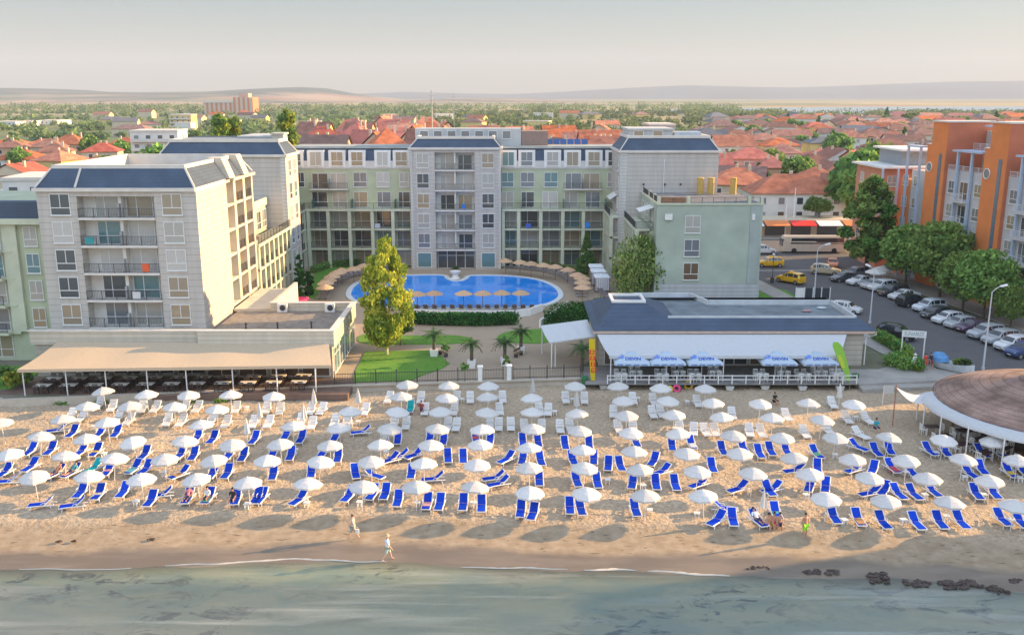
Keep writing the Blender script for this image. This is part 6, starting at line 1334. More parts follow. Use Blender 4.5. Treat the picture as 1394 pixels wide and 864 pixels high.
# ================================================================ ORANGE APARTMENTS
o_x, o_y = 62.0, 150.5; FO_ang = -90-math.degrees(math.atan(.127))*-1
dirv = (.127/sqrt(1+.127**2), -1/sqrt(1+.127**2)); ang = math.degrees(atan2(dirv[1], dirv[0]))
OB = thing('apartment_building', 'stepped orange and white apartment building with blue columns beyond the street trees', 'apartment building', (o_x, o_y, 0), world=True)
FO = Fr(o_x, o_y, ang); OW = Wins(OB); H3 = 3.3
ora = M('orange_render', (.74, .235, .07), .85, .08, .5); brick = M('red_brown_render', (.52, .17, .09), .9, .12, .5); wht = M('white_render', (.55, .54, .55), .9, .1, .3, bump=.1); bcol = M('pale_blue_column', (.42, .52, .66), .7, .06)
def ofb(nm, mat, *B):
    b = MB()
    for q in B: b.fbox(FO, *q)
    return b.build(nm, [mat], OB)
def bay(u0, u1, top, d=0):
    ofb('wall', wht, (u0, u1, -14, d, 0, top))
units = [(0, 2.6), (6.2, None)]
zf = [3.6+H3*i for i in range(7)]
# first narrow orange section at the far end, then [white bay | orange tower | white bay ...] repeated towards the camera
ofb('wall', ora, (0, 2.8, -14, .1, 0, 15.2)); ofb('wall', wht, (2.8, 7.4, -14, 0, 0, 16.8)); ofb('balcony_frame', bcol, (2.55, 2.85, .75, 1.05, 0, 20.3), (6.05, 6.35, .75, 1.05, 0, 20.3), (2.5, 6.35, -.5, 1.1, 20.3, 20.55))
for z in zf[:4]: OW.add(FO, 1.4, .1, z+.8, 1.3, 1.5, 'cas', 4); OW.add(FO, 4.2, 0, z+.8, 1.2, 1.5, 'cas')
def otower(u, w, top, step):
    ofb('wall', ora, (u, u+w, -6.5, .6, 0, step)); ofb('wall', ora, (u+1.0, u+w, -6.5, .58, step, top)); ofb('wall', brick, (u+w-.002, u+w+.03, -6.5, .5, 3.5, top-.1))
    ofb('roof_rim', trimc, (u+.9, u+w+.15, -6.6, .75, top, top+.22), (u-.1, u+1.0, -6.5, .7, step, step+.15)); ofb('light_slot', M('blue_grey_glass', (.13, .19, .24), .25), (u+w-1.55, u+w-.85, .602, .66, 2.5, step-1.2))
    q = MB(); c_ = FO.p(u+1.0, .6, step-3.3); cN = np.array(FO.N+(0,)); q.tube([tuple(np.array(c_)-cN*.1), tuple(np.array(c_)+cN*.06)], .62, 20, 0); q.build('round_window', [PANES[4]], OB); q = MB()
    R_ = []; U_ = np.array(FO.U+(0,))
    for i in range(21): a = 2*pi*i/20; R_.append(tuple(np.array(c_)+cN*.06+U_*.68*cos(a)+np.array((0, 0, .68*sin(a)))))
    q.tube(R_, .07, 5, 0, False); q.build('round_window_frame', [whitem], OB)
def obay(u0, w, top, back=3.5, ptop=23.0, blues=True):
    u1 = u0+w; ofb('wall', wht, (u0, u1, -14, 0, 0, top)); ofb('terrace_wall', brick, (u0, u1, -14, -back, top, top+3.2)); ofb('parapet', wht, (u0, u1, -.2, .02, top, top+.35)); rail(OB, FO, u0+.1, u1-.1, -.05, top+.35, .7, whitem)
    if blues:
        for u in (u0+w*.32, u0+w*.68): ofb('balcony_frame', bcol, (u-.18, u+.18, .25, .55, 4, top+3.0))
        ofb('balcony_frame', bcol, (u0+w*.2, u0+w*.95, -2.5, .7, top+3.01, top+3.25))
    for z in zf:
        if z+2.6 > top: break
        OW.add(FO, u0+w*.16, 0, z+.75, 1.5, 1.7, 'cas', random.choice([1, 2, 2, 4])); OW.add(FO, u0+w*.84, 0, z+.75, 1.5, 1.7, 'cas', random.choice([1, 2, 2, 4]))
        OW.add(FO, u0+w*.5, .01, z+.1, 2.0, 2.4, 'door', random.choice([0, 6, 4])); ofb('balcony_slab', wht, (u0+w*.5-1.5, u0+w*.5+1.5, .003, 1.15, z-.3, z)); rail(OB, FO, u0+w*.5-1.45, u0+w*.5+1.45, 1.1, z, .95, whitem)
    OW.add(FO, u0+w*.45, -back, top+.1, 2.4, 2.3, 'door', 2)
    for i in range(2): OW.add(FO, u0+1.7+i*w*.45, 0.0, .3, 2.2, 2.3, 'shop', 0)
otower(7.4, 4.8, 24.2, 20.9); obay(12.2, 9.2, 17.2); otower(21.4, 4.8, 24.4, 21.0); obay(26.2, 9.4, 17.3); otower(35.6, 4.8, 24.3, 21.0); obay(40.4, 9, 17.3); otower(49.4, 6.6, 24.3, 21); ofb('upper_terrace', wht, (27, 35, -14, -6.5, 20.6, 23.2), (41, 49, -14, -6.5, 20.6, 23.2))
ofb('upper_terrace', wht, (12.03, 20.5, -14, -5.5, 20.41, 23.0)); ofb('balcony_frame', bcol, (15.0, 15.4, -4.9, -4.5, 20.4, 23.6), (18.8, 19.2, -4.9, -4.5, 20.4, 23.6), (13.5, 20.4, -5.49, -4.2, 23.6, 23.85)); rail(OB, FO, 12.2, 20.4, -3.6, 20.4, .9, whitem)
OW.done(100)
rx = MB(); rx.box(55, 62, 153, 162, 14, 14.3); 
LB2 = thing('apartment_building', 'low salmon house front with white roof terraces left of the orange building', 'apartment building', (62, 160, 0), world=True)
MB().box(60.3, 70, 154, 166, 0, 16.5).build('wall', [M('salmon_render', (.58, .27, .18), .9, .1, .5)], LB2); q = MB(); q.box(59.5, 70.2, 153, 166.5, 16.5, 16.8); q.box(63, 70.2, 154, 166.5, 19.2, 19.5); q.build('roof_slab', [white], LB2); MB().box(64, 70, 156, 166, 16.81, 19.19).build('penthouse', [M('grey_blue_wall', (.3, .34, .38), .8, .1)], LB2)
w2 = Wins(LB2)
for z in (4, 7.3, 10.6, 13.6): w2.add(Fr(60.3, 154), 1.5, 0, z, 1.4, 1.6, 'cas'); w2.add(Fr(60.3, 166, -90), 3, 0, z, 1.4, 1.6, 'cas'); w2.add(Fr(60.3, 166, -90), 8, 0, z, 1.4, 1.6, 'cas')
w2.done()
for x in (59.7, 62.2): MB().box(x, x+.3, 152.9, 153.2, 9, 16.5).build('column', [bcol], LB2)
# hotel beyond the right edge whose shadow falls over the sea front
OS = thing('seafront_building', 'tall white seafront block standing beyond the beach bar', 'building', (74, 60, 0), world=True)
MB().box(66, 84, 38, 67.5, -1.3, 15.8).build('wall', [wht], OS); MB().box(65.7, 84.3, 37.7, 67.8, 15.8, 16.2).build('roof', [trimc], OS)
w2 = Wins(OS)
for i in range(7):
    for j in range(4): w2.add(Fr(66, 67.5, -90), 2.5+i*4, 0, 1+j*3.6, 2, 2, 'cas')
w2.done()
# ================================================================ STREET TREES AND TOWN
T1 = make_tree('street_tree', '', 'tree', 16, 4.6, 12000, .40, [L3[1], L3[2], LC[2]], 61, .18, 'tear', nc=50)
T2 = make_tree('street_tree', '', 'tree', 9.0, 4.0, 6200, .38, [L3[1], L3[2], L3[1]], 62, .14, nc=26)
first = {id(T1): True, id(T2): True}
for src, px, Y, s_, lb in ((T1, 1178, 147, 1.0, 'tallest dense green street tree at the far end of the parked cars'), (T2, 1232, 139, 1.0, 'green street tree right of the tallest tree, before the orange front'), (T2, 1278, 131, 1.15, 'broad dark green street tree in the middle before the white balconies'), (T2, 1338, 118, .95, 'light green street tree above the parked cars near the lamp'), (T2, 1310, 122, .85, 'rounded street tree squeezed between two larger ones'), (T2, 1375, 113, .55, 'small dark street tree by the lamp head at the right edge')):
    o = src if first.pop(id(src), None) else copy_tree(src); o.location = (xat(px, Y), Y, .1); o.rotation_euler = (0, 0, random.uniform(0, 6)); o.scale = (s_,)*3; o['label'] = lb; o['group'] = 'street trees'
for o, px, py in ((make_tree('pine_tree', 'flat topped pine before the shop front of the big red roofed house', 'tree', 7.2, 3.0, 4500, .3, [L3[0], L3[1], L3[2]], 63, .5, nc=16), 1113, 318),):
    x, y, _ = at(px, py); o.location = (x, y, 0)
TN = [make_tree('town_tree', '', 'tree', 8, 3.4, 2600, .55, LF if 0 else L3, 70+i, .15, nc=18) for i in range(3)]+[make_tree('town_tree', '', 'tree', 9.5, 2.0, 2200, .5, LC, 75, .05, 'cone', nc=20)]
tused = set()
GLAB = {}
def town_tree(i, x, y, s_, lab=None, grp='trees in the town'):
    src = TN[i]; o = src if i not in tused else copy_tree(src); tused.add(i); o.location = (x, y, 0); o.rotation_euler = (0, 0, random.uniform(0, 6)); o.scale = (s_, s_, s_*random.uniform(.9, 1.15))
    o['label'] = lab or ''; o['group'] = grp; return o
for px, ytop, Y, i, s_, lb in ((1188, 193, 215, 0, 1.6, 'yellow green round tree behind the tallest street tree'), (1171, 207, 200, 1, 1.1, 'small bright green tree left of the yellow green round tree'), (1085, 207, 262, 2, 1.1, 'round green tree right of the red pyramid roof'), (1045, 195, 300, 0, 1.2, 'green tree beside the white gabled house'), (1140, 176, 385, 1, 1.7, 'large green tree in the middle of the right-hand town'),
    (215, 188, 235, 0, 2.1, 'broad green tree behind the near left hotel tower roof'), (150, 203, 250, 1, 1.0, 'green bush-like tree between orange roofs at the left')):
    town_tree(i, xat(px, Y), Y, max(.8, aty(px, ytop, Y)[2]/8.4), lb)
PP = make_tree('poplar_tree', '', 'tree', 24.5, 4.4, 15000, .55, [L3[1], LB[1], L3[2]], 81, .05, 'column', nc=36)
for k, (px, Y, s_, lb) in enumerate(((307, 225, 1.0, 'left one of two joined golden green poplars behind the hotel'), (327, 228, .97, 'right one of two joined golden green poplars behind the hotel'), (400, 195, 1.06, 'single golden green poplar right of the hotel penthouse'))):
    o = PP if k == 0 else copy_tree(PP); o.location = (xat(px, Y), Y, 0); o.rotation_euler = (0, 0, k*2.1); o.scale = (s_, s_, s_); o['label'] = lb; o['group'] = 'poplars behind the hotel'
# houses
WALLS = {'cream': M('house_cream', (.60, .50, .36), .9, .1, .4, objvar=.1), 'white': M('house_white', (.66, .64, .60), .9, .08, .4, objvar=.08), 'pink': M('house_pink', (.55, .35, .28), .9, .1, .4, objvar=.1), 'yellow': M('house_yellow', (.66, .50, .20), .9, .1, .4, objvar=.08), 'grey': M('house_grey', (.36, .36, .36), .9, .1, .4, objvar=.12), 'peach': M('house_peach', (.62, .40, .24), .9, .1, .4, objvar=.1)}
ROOFS = {'orange': terra, 'brown': terra2, 'red': terra3, 'slate': tiles('grey_tiles', (.16, .17, .20), 3, 3.4, .8, .2, .2)}
def house(x, y, w, d, h, rh, rz, wall, roof, style, label, group, det=2, chim=1, name='house'):
    o = thing(name, label, 'house', (x, y, 0), rz, group); MB().box(-w/2, w/2, -d/2, d/2, 0, h).build('wall', [WALLS[wall]], o); e = .55; b = MB(); W2, D2 = w/2+e, d/2+e
    if style == 'hip':
        r_ = max(0.1, W2-D2); A_ = [(-W2, -D2, h), (W2, -D2, h), (W2, D2, h), (-W2, D2, h), (-r_, 0, h+rh), (r_, 0, h+rh)]; b.add(A_+[(p[0], p[1], h+.12) for p in A_[:4]], [(3, 2, 1, 0), (0, 1, 7, 6), (1, 2, 8, 7), (2, 3, 9, 8), (3, 0, 6, 9), (6, 7, 5, 4), (7, 8, 5), (8, 9, 4, 5), (9, 6, 4)])
    elif style == 'gable':
        A_ = [(-W2, -D2, h), (W2, -D2, h), (W2, D2, h), (-W2, D2, h), (-W2, 0, h+rh), (W2, 0, h+rh)]; b.add(A_, [(3, 2, 1, 0), (0, 1, 5, 4), (2, 3, 4, 5)]); 
        for s_ in (-1, 1): g_ = MB(); g_.add([(s_*(w/2), -d/2, h+.01), (s_*(w/2), d/2, h+.01), (s_*(w/2), 0, h+rh*.92), (s_*(w/2-.1), -d/2, h+.01), (s_*(w/2-.1), d/2, h+.01), (s_*(w/2-.1), 0, h+rh*.92)], [(0, 1, 2), (5, 4, 3)]); g_.build('gable_wall', [WALLS[wall]], o)
    elif style == 'gabley':
        A_ = [(-W2, -D2, h), (W2, -D2, h), (W2, D2, h), (-W2, D2, h), (0, -D2, h+rh), (0, D2, h+rh)]; b.add(A_, [(3, 2, 1, 0), (1, 2, 5, 4), (3, 0, 4, 5)])
        for s_ in (-1, 1): g_ = MB(); g_.add([(-w/2, s_*d/2, h+.01), (w/2, s_*d/2, h+.01), (0, s_*d/2, h+rh*.92), (-w/2, s_*(d/2-.1), h+.01), (w/2, s_*(d/2-.1), h+.01), (0, s_*(d/2-.1), h+rh*.92)], [(0, 1, 2), (5, 4, 3)]); g_.build('gable_wall', [WALLS[wall]], o)
    else: b.box(-w/2-.15, w/2+.15, -d/2-.15, d/2+.15, h, h+.5)
    ro = b.build('roof', [trimc if style == 'flat' else ROOFS[roof]], o)
    for c in range(chim):
        cx = random.uniform(-.3, .3)*w; cy = random.uniform(-.15, .25)*d; MB().box(cx-.35, cx+.35, cy-.3, cy+.3, h+.3, h+rh+.6 if style != 'flat' else h+1.4).build('chimney', [WALLS['cream']], ro)
    if det:
        nf = max(1, int(h/3)); nc = max(2, int(w/3.4)) if det > 1 else 2
        for f_ in range(nf):
            z = h-2.2-f_*3.0
            if z < .3: break
            for c in range(nc): u = -w/2+w*(c+.5)/nc; fm, ps = win_meshes(1.3, 1.4, 'small'); q = inst('window', fm, o, (u, -d/2-.0, z)); inst('pane', ps[random.choice([0, 0, 4, 1, 6])], q)
            if det > 1:
                for c in range(2): u = -d/2+d*(c+.5)/2; fm, ps = win_meshes(1.3, 1.4, 'small'); q = inst('window', fm, o, (w/2, u, z), pi/2); inst('pane', ps[random.choice([0, 4, 1])], q)
    return o
near = [ # px, eaves y, eaves height, width px, depth m, roof h, wall, roof, style, label
 (1090, 264, 7.6, 138, 11, 3.8, 'white', 'orange', 'hip', 'large house with broad orange hip roof above the shops behind the bus'), (1012, 252, 7.0, 92, 12, 3.8, 'cream', 'orange', 'hip', 'house with wide orange hip roof just right of the yellow chimneys'),
 (1055, 229, 7.8, 50, 11, 3.0, 'peach', 'red', 'hip', 'peach house with bright red pyramid roof and two white chimneys'), (1125, 214, 6.6, 58, 12, 2.6, 'cream', 'red', 'hip', 'long cream house with dull red hip roof in the middle distance'), (1153, 237, 6.0, 66, 11, 3.2, 'white', 'brown', 'hip', 'white house with layered brown hip roof left of the tallest tree'),
 (1014, 218, 6, 38, 10, 2.4, 'white', 'brown', 'gable', 'small brown roofed house beside a utility pole'), (985, 232, 7, 30, 12, 4.6, 'cream', 'red', 'gable', 'steep red roof with skylights right beside the hotel tower'), (1032, 186, 7, 34, 11, 4, 'grey', 'orange', 'gabley', 'grey gabled house with lit orange roof beyond the trees'),
 (1000, 172, 8, 26, 10, 3.5, 'peach', 'brown', 'gabley', 'peach gabled house lit from the side near the white shed'), (962, 184, 6, 56, 16, 3.6, 'white', 'slate', 'gabley', 'wide white gabled shed right of the hotel roof'), (1193, 186, 8.5, 46, 14, 4, 'pink', 'brown', 'hip', 'pink house with large brown hip roof behind the yellow green tree'),
 (1075, 196, 6, 52, 12, 2.6, 'grey', 'brown', 'hip', 'grey house with long brown roof and green awning'), (975, 198, 7, 46, 13, 3.0, 'white', 'brown', 'hip', 'brown roofed long house behind the hotel tower top'), (1128, 172, 9, 22, 9, 4, 'cream', 'slate', 'gabley', 'narrow cream gabled house catching the sun in the right town'),
 (60, 200, 6.5, 70, 12, 3.2, 'cream', 'orange', 'hip', 'cream house with lit orange hip roof near the left edge'), (20, 218, 6.0, 64, 13, 3.4, 'white', 'orange', 'hip', 'house with orange roof and twin chimneys at the left edge'), (88, 197, 7.5, 50, 12, 4.2, 'peach', 'orange', 'hip', 'peach house with grey dormers and orange hip roof'), (165, 197, 7, 44, 11, 3, 'yellow', 'orange', 'hip', 'yellow house with orange roof left of the broad green tree'),
 (122, 226, 7, 56, 12, 2.8, 'peach', 'brown', 'hip', 'brown roofed house directly behind the near tower roof'), (18, 262, 5.5, 50, 14, .5, 'white', 'orange', 'flat', 'low white flat roofed house behind the left hotel wing'), (195, 219, 6, 60, 12, 2.6, 'cream', 'orange', 'gabley', 'orange roofed house behind the roof well of the near tower'), (255, 214, 6, 46, 12, 2.4, 'pink', 'red', 'hip', 'red roofed house left of the blue mansard tower'),
 (6, 196, 6, 36, 12, 3, 'cream', 'orange', 'hip', 'orange roofed house cut by the left edge of the view')]
HOUSES = []
for px, ey, eh, wpx, d, rh, wl_, rf, stl, lb in near:
    x, y, _ = at(px, ey, eh); w = wpx/FPX*(y*CP); house(x, y+d/2, w*.93, d, eh, rh, random.uniform(-.06, .06), wl_, rf, stl, lb, 'houses close behind the hotel', 2, random.choice([1, 2])); HOUSES.append((x, y+d/2, w/2+3, d/2+3))
# white flats
def flats(px, top, floors, wpx, d, wall, lb, Y, rz=0, roof=None):
    x = xat(px, Y, 6); w = wpx/FPX*Y*CP; h = floors*3.0+1; o = thing('apartment_building', lb, 'apartment building', (x, Y, 0), rz); MB().box(-w/2, w/2, -d/2, d/2, 0, h).build('wall', [WALLS[wall]], o); MB().box(-w/2-.2, w/2+.2, -d/2-.2, d/2+.2, h, h+.6).build('roof', [ROOFS[roof] if roof else trimc], o)
    for f_ in range(floors):
        q = MB(); q.box(-w/2+.3, w/2-.3, -d/2-1.2, -d/2-.003, f_*3+.7, f_*3+.9); q.box(-w/2+.3, w/2-.3, -d/2-1.2, -d/2-1.1, f_*3+.9, f_*3+1.8); q.build('balcony', [WALLS['white']], o)
        for c in range(int(w/3.6)): u = -w/2+w*(c+.5)/int(w/3.6); fm, ps = win_meshes(1.5, 1.7, 'small'); p = inst('window', fm, o, (u, -d/2, f_*3+1.2)); inst('pane', ps[random.choice([0, 4, 0])], p)
        fm, ps = win_meshes(1.3, 1.4, 'small'); p = inst('window', fm, o, (w/2, 0, f_*3+1.3), pi/2); inst('pane', ps[0], p)
    HOUSES.append((x, Y, w/2+3, d/2+3)); return o
flats(70, 0, 4, 80, 14, 'white', 'white four storey flats with a lit side wall behind the left hotel tower', 178, .12); flats(220, 0, 5, 62, 14, 'white', 'white apartment block with lit balconies behind the broad green tree', 330, .1); flats(262, 0, 4, 40, 12, 'pink', 'pink apartment block with red end wall near the blue mansard tower', 290, -.1)
flats(250, 0, 4, 30, 14, 'yellow', 'distant yellow block among trees below the striped factory', 760); flats(895, 0, 6, 34, 14, 'grey', 'grey block with dark blue roof rising behind the right hotel tower', 300); flats(918, 0, 5, 24, 12, 'pink', 'red brown block beside the grey block behind the hotel', 305)
for k in range(3): flats((15, 42, 70)[k], 0, 1, (34, 22, 34)[k], 30, 'white', ['long white shed at the far left edge of the plain', 'white shed, middle one of three in the far left plain', 'white shed, rightmost of three in the far left plain'][k], 900+k*20)
# striped factory tower block
x = xat(315, 1500, 10); FT = thing('silo_building', 'distant orange and white striped silo building with a taller right end', 'silo', (x, 1500, 0), world=True)
sm = NT('silo_stripes'); sx2 = sm.sep(sm.pos()); sm.col(sm.mix(sm.math('LESS_THAN', sm.math('FRACT', sm.math('MULTIPLY', sx2[0], .14)), .5), (.62, .48, .38), (.58, .22, .12))); sm.set(Roughness=.9)
q = MB(); q.box(x-38, x+8, 1485, 1515, 0, 17); q.build('wall', [sm.m], FT); MB().box(x-38.5, x+8, 1484, 1516, 17, 19).build('roof', [trimc], FT); MB().box(x+8.1, x+38, 1483, 1517, 0, 25).build('tower_wall', [sm.m], FT); MB().box(x+15, x+30, 1490, 1510, 25, 31).build('roof_tower', [WALLS['pink']], FT)
# town filling
def free(x, y, w, d):
    for a, b_, c, e in HOUSES:
        if abs(x-a) < c+w/2 and abs(y-b_) < e+d/2: return False
    return True
rng2 = random.Random(12); row = 0; Y = 212.0; treespots = []; cnt = 0
WW = ['cream', 'white', 'pink', 'yellow', 'grey', 'peach', 'cream', 'white']; RN = ['orange', 'brown', 'brown', 'red', 'orange', 'brown', 'slate']
while Y < 1150 and cnt < 190:
    row += 1; col = 0; xl = xat(880 if Y < 500 else 930, Y); xr = xat(1440, Y); x = max(xl, 36)+rng2.uniform(0, 6)
    if Y > 620: xl = xat(960, Y); x = xl
    while x < xr:
        w = rng2.uniform(9, 15)+Y*.008; d = rng2.uniform(9, 12)+Y*.004
        if rng2.random() < .84 and free(x+w/2, Y, w, d):
            col += 1; wl_, rf = rng2.choice(WW), rng2.choice(RN); stl = rng2.choice(['hip', 'hip', 'hip', 'gable', 'gabley']); h = rng2.choice([5.6, 6.2, 6.6, 8.6, 9.0])
            house(x+w/2, Y+rng2.uniform(-3, 3), w, d, h, rng2.uniform(2.4, 4.2), rng2.uniform(-.35, .35), wl_, rf, stl, f'{wl_} house with {rf} roof, {nth(col)} in the {nth(row)} row of the right-hand town', 'houses of the right-hand town', 2 if Y < 300 else (1 if Y < 560 else 0), 1 if Y < 700 else 0); cnt += 1
        else: treespots.append((x+w/2, Y+rng2.uniform(-4, 4)))
        if rng2.random() < .42: treespots.append((x+w+1.5, Y+rng2.uniform(4, 9)))
        x += w+rng2.uniform(3.5, 8)
    Y += 15+Y*.028
# orange roofed villas behind the middle of the hotel and left part
row = 0
for (pa, pb_, Y0, Y1, hh, pc, rh) in ((412, 600, 268, 430, 12.5, .96, 5.4), (640, 850, 262, 420, 10.5, .92, 4.6), (0, 300, 262, 420, 6.5, .5, 3.2)):
    Y = Y0
    while Y < Y1:
        row += 1; col = 0; x = xat(pa, Y)
        while x < xat(pb_, Y):
            w = rng2.uniform(10, 15); d = rng2.uniform(10, 13)
            if rng2.random() < pc and free(x+w/2, Y, w, d):
                col += 1; wl_ = rng2.choice(['cream', 'yellow', 'peach', 'cream']); rf = rng2.choice(['orange', 'orange', 'red', 'brown'] if pa < 640 else ['orange', 'brown', 'orange']); place_ = {412: 'behind left hotel wing', 640: 'behind right hotel wing', 0: 'left side'}[pa]
                house(x+w/2, Y, w, d, hh+rng2.uniform(-1, 1.5), rh, rng2.uniform(-.3, .3), wl_, rf, rng2.choice(['hip', 'gabley', 'gable', 'hip']), f'{wl_} house with {rf} roof, {nth(col)} in {nth(row)} villa row, {place_}', 'villas behind the hotel', 1, 2)
            else: treespots.append((x+w/2, Y))
            if rng2.random() < .3: treespots.append((x+w+1, Y+6))
            x += w+rng2.uniform(2, 6)
        Y += 24
# solar panels on a roof behind the hotel
x, y, _ = at(770, 187, 11); o = thing('solar_array', 'row of tilted blue solar panels on the roof behind the right hotel wing', 'solar panels', (xat(770, 168, 20), 163.0, 19.8))
for i in range(6): q = MB(); q.hexa([(-3.6+i*1.2, -.5, .1), (-2.55+i*1.2, -.5, .1), (-2.55+i*1.2, .4, .9), (-3.6+i*1.2, .4, .9), (-3.6+i*1.2, -.55, .16), (-2.55+i*1.2, -.55, .16), (-2.55+i*1.2, .35, .96), (-3.6+i*1.2, .35, .96)]); q.build('panel', [M('solar_blue', (.03, .10, .28), .2, .05)], o)
# more trees one can tell apart, then the woods beyond as one mass
k = 0
rng2.shuffle(treespots)
treespots = treespots[:120]
for px in list(range(8, 300, 17)): treespots.append((xat(px, 300+rng2.uniform(0, 160)), 300+rng2.uniform(20, 190)))
treespots.sort(key=lambda q: (round(q[1]/40), q[0])); lr = None; c = 0; rr = 0
for x, y in treespots:
    g_ = round(y/40)
    if g_ != lr: lr = g_; rr += 1; c = 0
    c += 1; i = rng2.choice([0, 1, 2, 0, 1, 2, 3]); town_tree(i, x, y, rng2.uniform(.55, 1.05)*(1+y*.0008), f'{"slim dark conifer" if i == 3 else "leafy green tree"} among the houses, {nth(c)} from left in {nth(rr)} tree line')
rw_ = np.random.RandomState(9)
def wood(name, n, fx, smin, smax, seed):
    r = np.random.RandomState(seed); C, R = [], []
    while len(C) < n:
        px, Y = fx(r)
        if lattice(np.array([[px*.9]]), np.array([[Y]]), .011, seed)[0, 0] < .40 and r.rand() < .85: continue
        s_ = smin+(smax-smin)*r.rand(); X_ = (px-697)/FPX*Y; C.append((X_, Y, s_*.55)); R.append(s_)
    me = leaf_cloud(name, C, R, n*46, 1.9, LF, seed); me.transform(__import__('mathutils').Matrix.Scale(1, 4)); return me
def band(p0, p1, a, b_):
    return lambda r: (r.uniform(p0, p1), a+(b_-a)*r.rand()**1.2)
for nm, n, f_, s0, s1, lb in (('woodland', 700, band(-150, 620, 600, 1600), 2.6, 5.5, 'mixed woods on the plain behind the left half of the hotel'), ('woodland', 800, band(560, 990, 520, 1600), 2.8, 6, 'green woods on the plain behind the right half of the hotel'), ('woodland', 500, band(930, 1500, 1150, 1400), 5, 9, 'dark tree belt beyond the right-hand town'), ('woodland', 650, band(-150, 1000, 1500, 2300), 7, 12, 'distant hazy tree belts below the hills')):
    o = inst(nm, wood(nm, n, f_, s0, s1, n)); tag(o, lb, 'woods', kind='stuff')
# scattered small far houses on the plain
for k in range(34):
    px = rng2.uniform(120, 900); Y = rng2.uniform(620, 1250); x = xat(px, Y); house(x, Y, rng2.uniform(12, 26), 12, rng2.uniform(5, 8), 3, rng2.uniform(-.4, .4), rng2.choice(['white', 'cream', 'yellow']), rng2.choice(['orange', 'slate', 'brown']), rng2.choice(['hip', 'gable', 'flat']), f'far pale house among the woods on the plain, {nth(k+1)} of the scattered ones', 'far houses on the plain', 0, 0)
# poles near the shops
for k, (px, py, H, lb) in enumerate(((1079, 318, 9.5, 'tall white flag pole before the shops'), (1068, 322, 8.0, 'shorter white pole with a pink banner before the shops'), (1022, 222+80, 9, 'grey utility pole beside the red roofs'))):
    x, y, _ = at(px, py); b = MB(); b.tube([(x, y, 0), (x, y, H)], [.16, .09], 8); own(b, 'flag_pole', [whitem], lb, 'pole', origin=(x, y, 0))
x, y, _ = at(1090, 325); SH = thing('shop_row', 'row of open shop stalls with red and white canopies behind the bus', 'shop', (x, 192, 0), world=True)
MB().box(40, 78, 190.5, 197.5, .13, 3.4).build('wall', [WALLS['cream']], SH); 
for k in range(7): q = MB(); x0 = 40.5+k*5.3; q.hexa([(x0, 187.6, 2.5), (x0+4.8, 187.6, 2.5), (x0+4.8, 190.4, 3.2), (x0, 190.4, 3.2), (x0, 187.6, 2.6), (x0+4.8, 187.6, 2.6), (x0+4.8, 190.4, 3.3), (x0, 190.4, 3.3)]); q.build('canopy', [redl if k % 3 == 0 else (white if k % 3 == 1 else ora)], SH); q = MB(); q.box(x0+.4, x0+4.4, 190.35, 190.49, .3, 2.4); q.build('shop_front', [PANES[0]], SH)
for k, (px, py) in enumerate(((1202, 368), (1192, 372), (1213, 365))):
    x, y, _ = at(px, py, 2); place(False, um, (x, y, .13), 0, ['pale umbrella under the street trees, middle one of three', 'pale umbrella under the street trees, left one of three', 'pale umbrella under the street trees, right one of three'][k], 'umbrellas of the street cafe').scale = (1.5, 1.5, 1.15)
# ================================================================ PEOPLE
skin = M('skin_tan', (.52, .27, .17), .6, .06); skin2 = M('skin_pale', (.62, .38, .27), .6, .05); hairm = {'dark': M('hair_dark', (.03, .02, .015), .7), 'grey': M('hair_grey', (.55, .5, .42), .8), 'brown': M('hair_brown', (.12, .06, .03), .7)}
def skinned(name, V, E, R, mat, parent, sub=1, root=0):
    me = bpy.data.meshes.new(name); me.from_pydata(V, E, []); me.materials.append(mat); o = bpy.data.objects.new(name, me); sk = o.modifiers.new('skin', 'SKIN'); sk.use_smooth_shade = True
    for i, r in enumerate(R): me.skin_vertices[0].data[i].radius = (r, r) if not isinstance(r, tuple) else r; me.skin_vertices[0].data[i].use_root = i == root
    s = o.modifiers.new('sub', 'SUBSURF'); s.levels = sub; s.render_levels = sub
    m2 = baked(o, name); bpy.data.objects.remove(o); o = inst(name, m2, parent)
    m2.polygons.foreach_set('use_smooth', [True]*len(m2.polygons)); return o
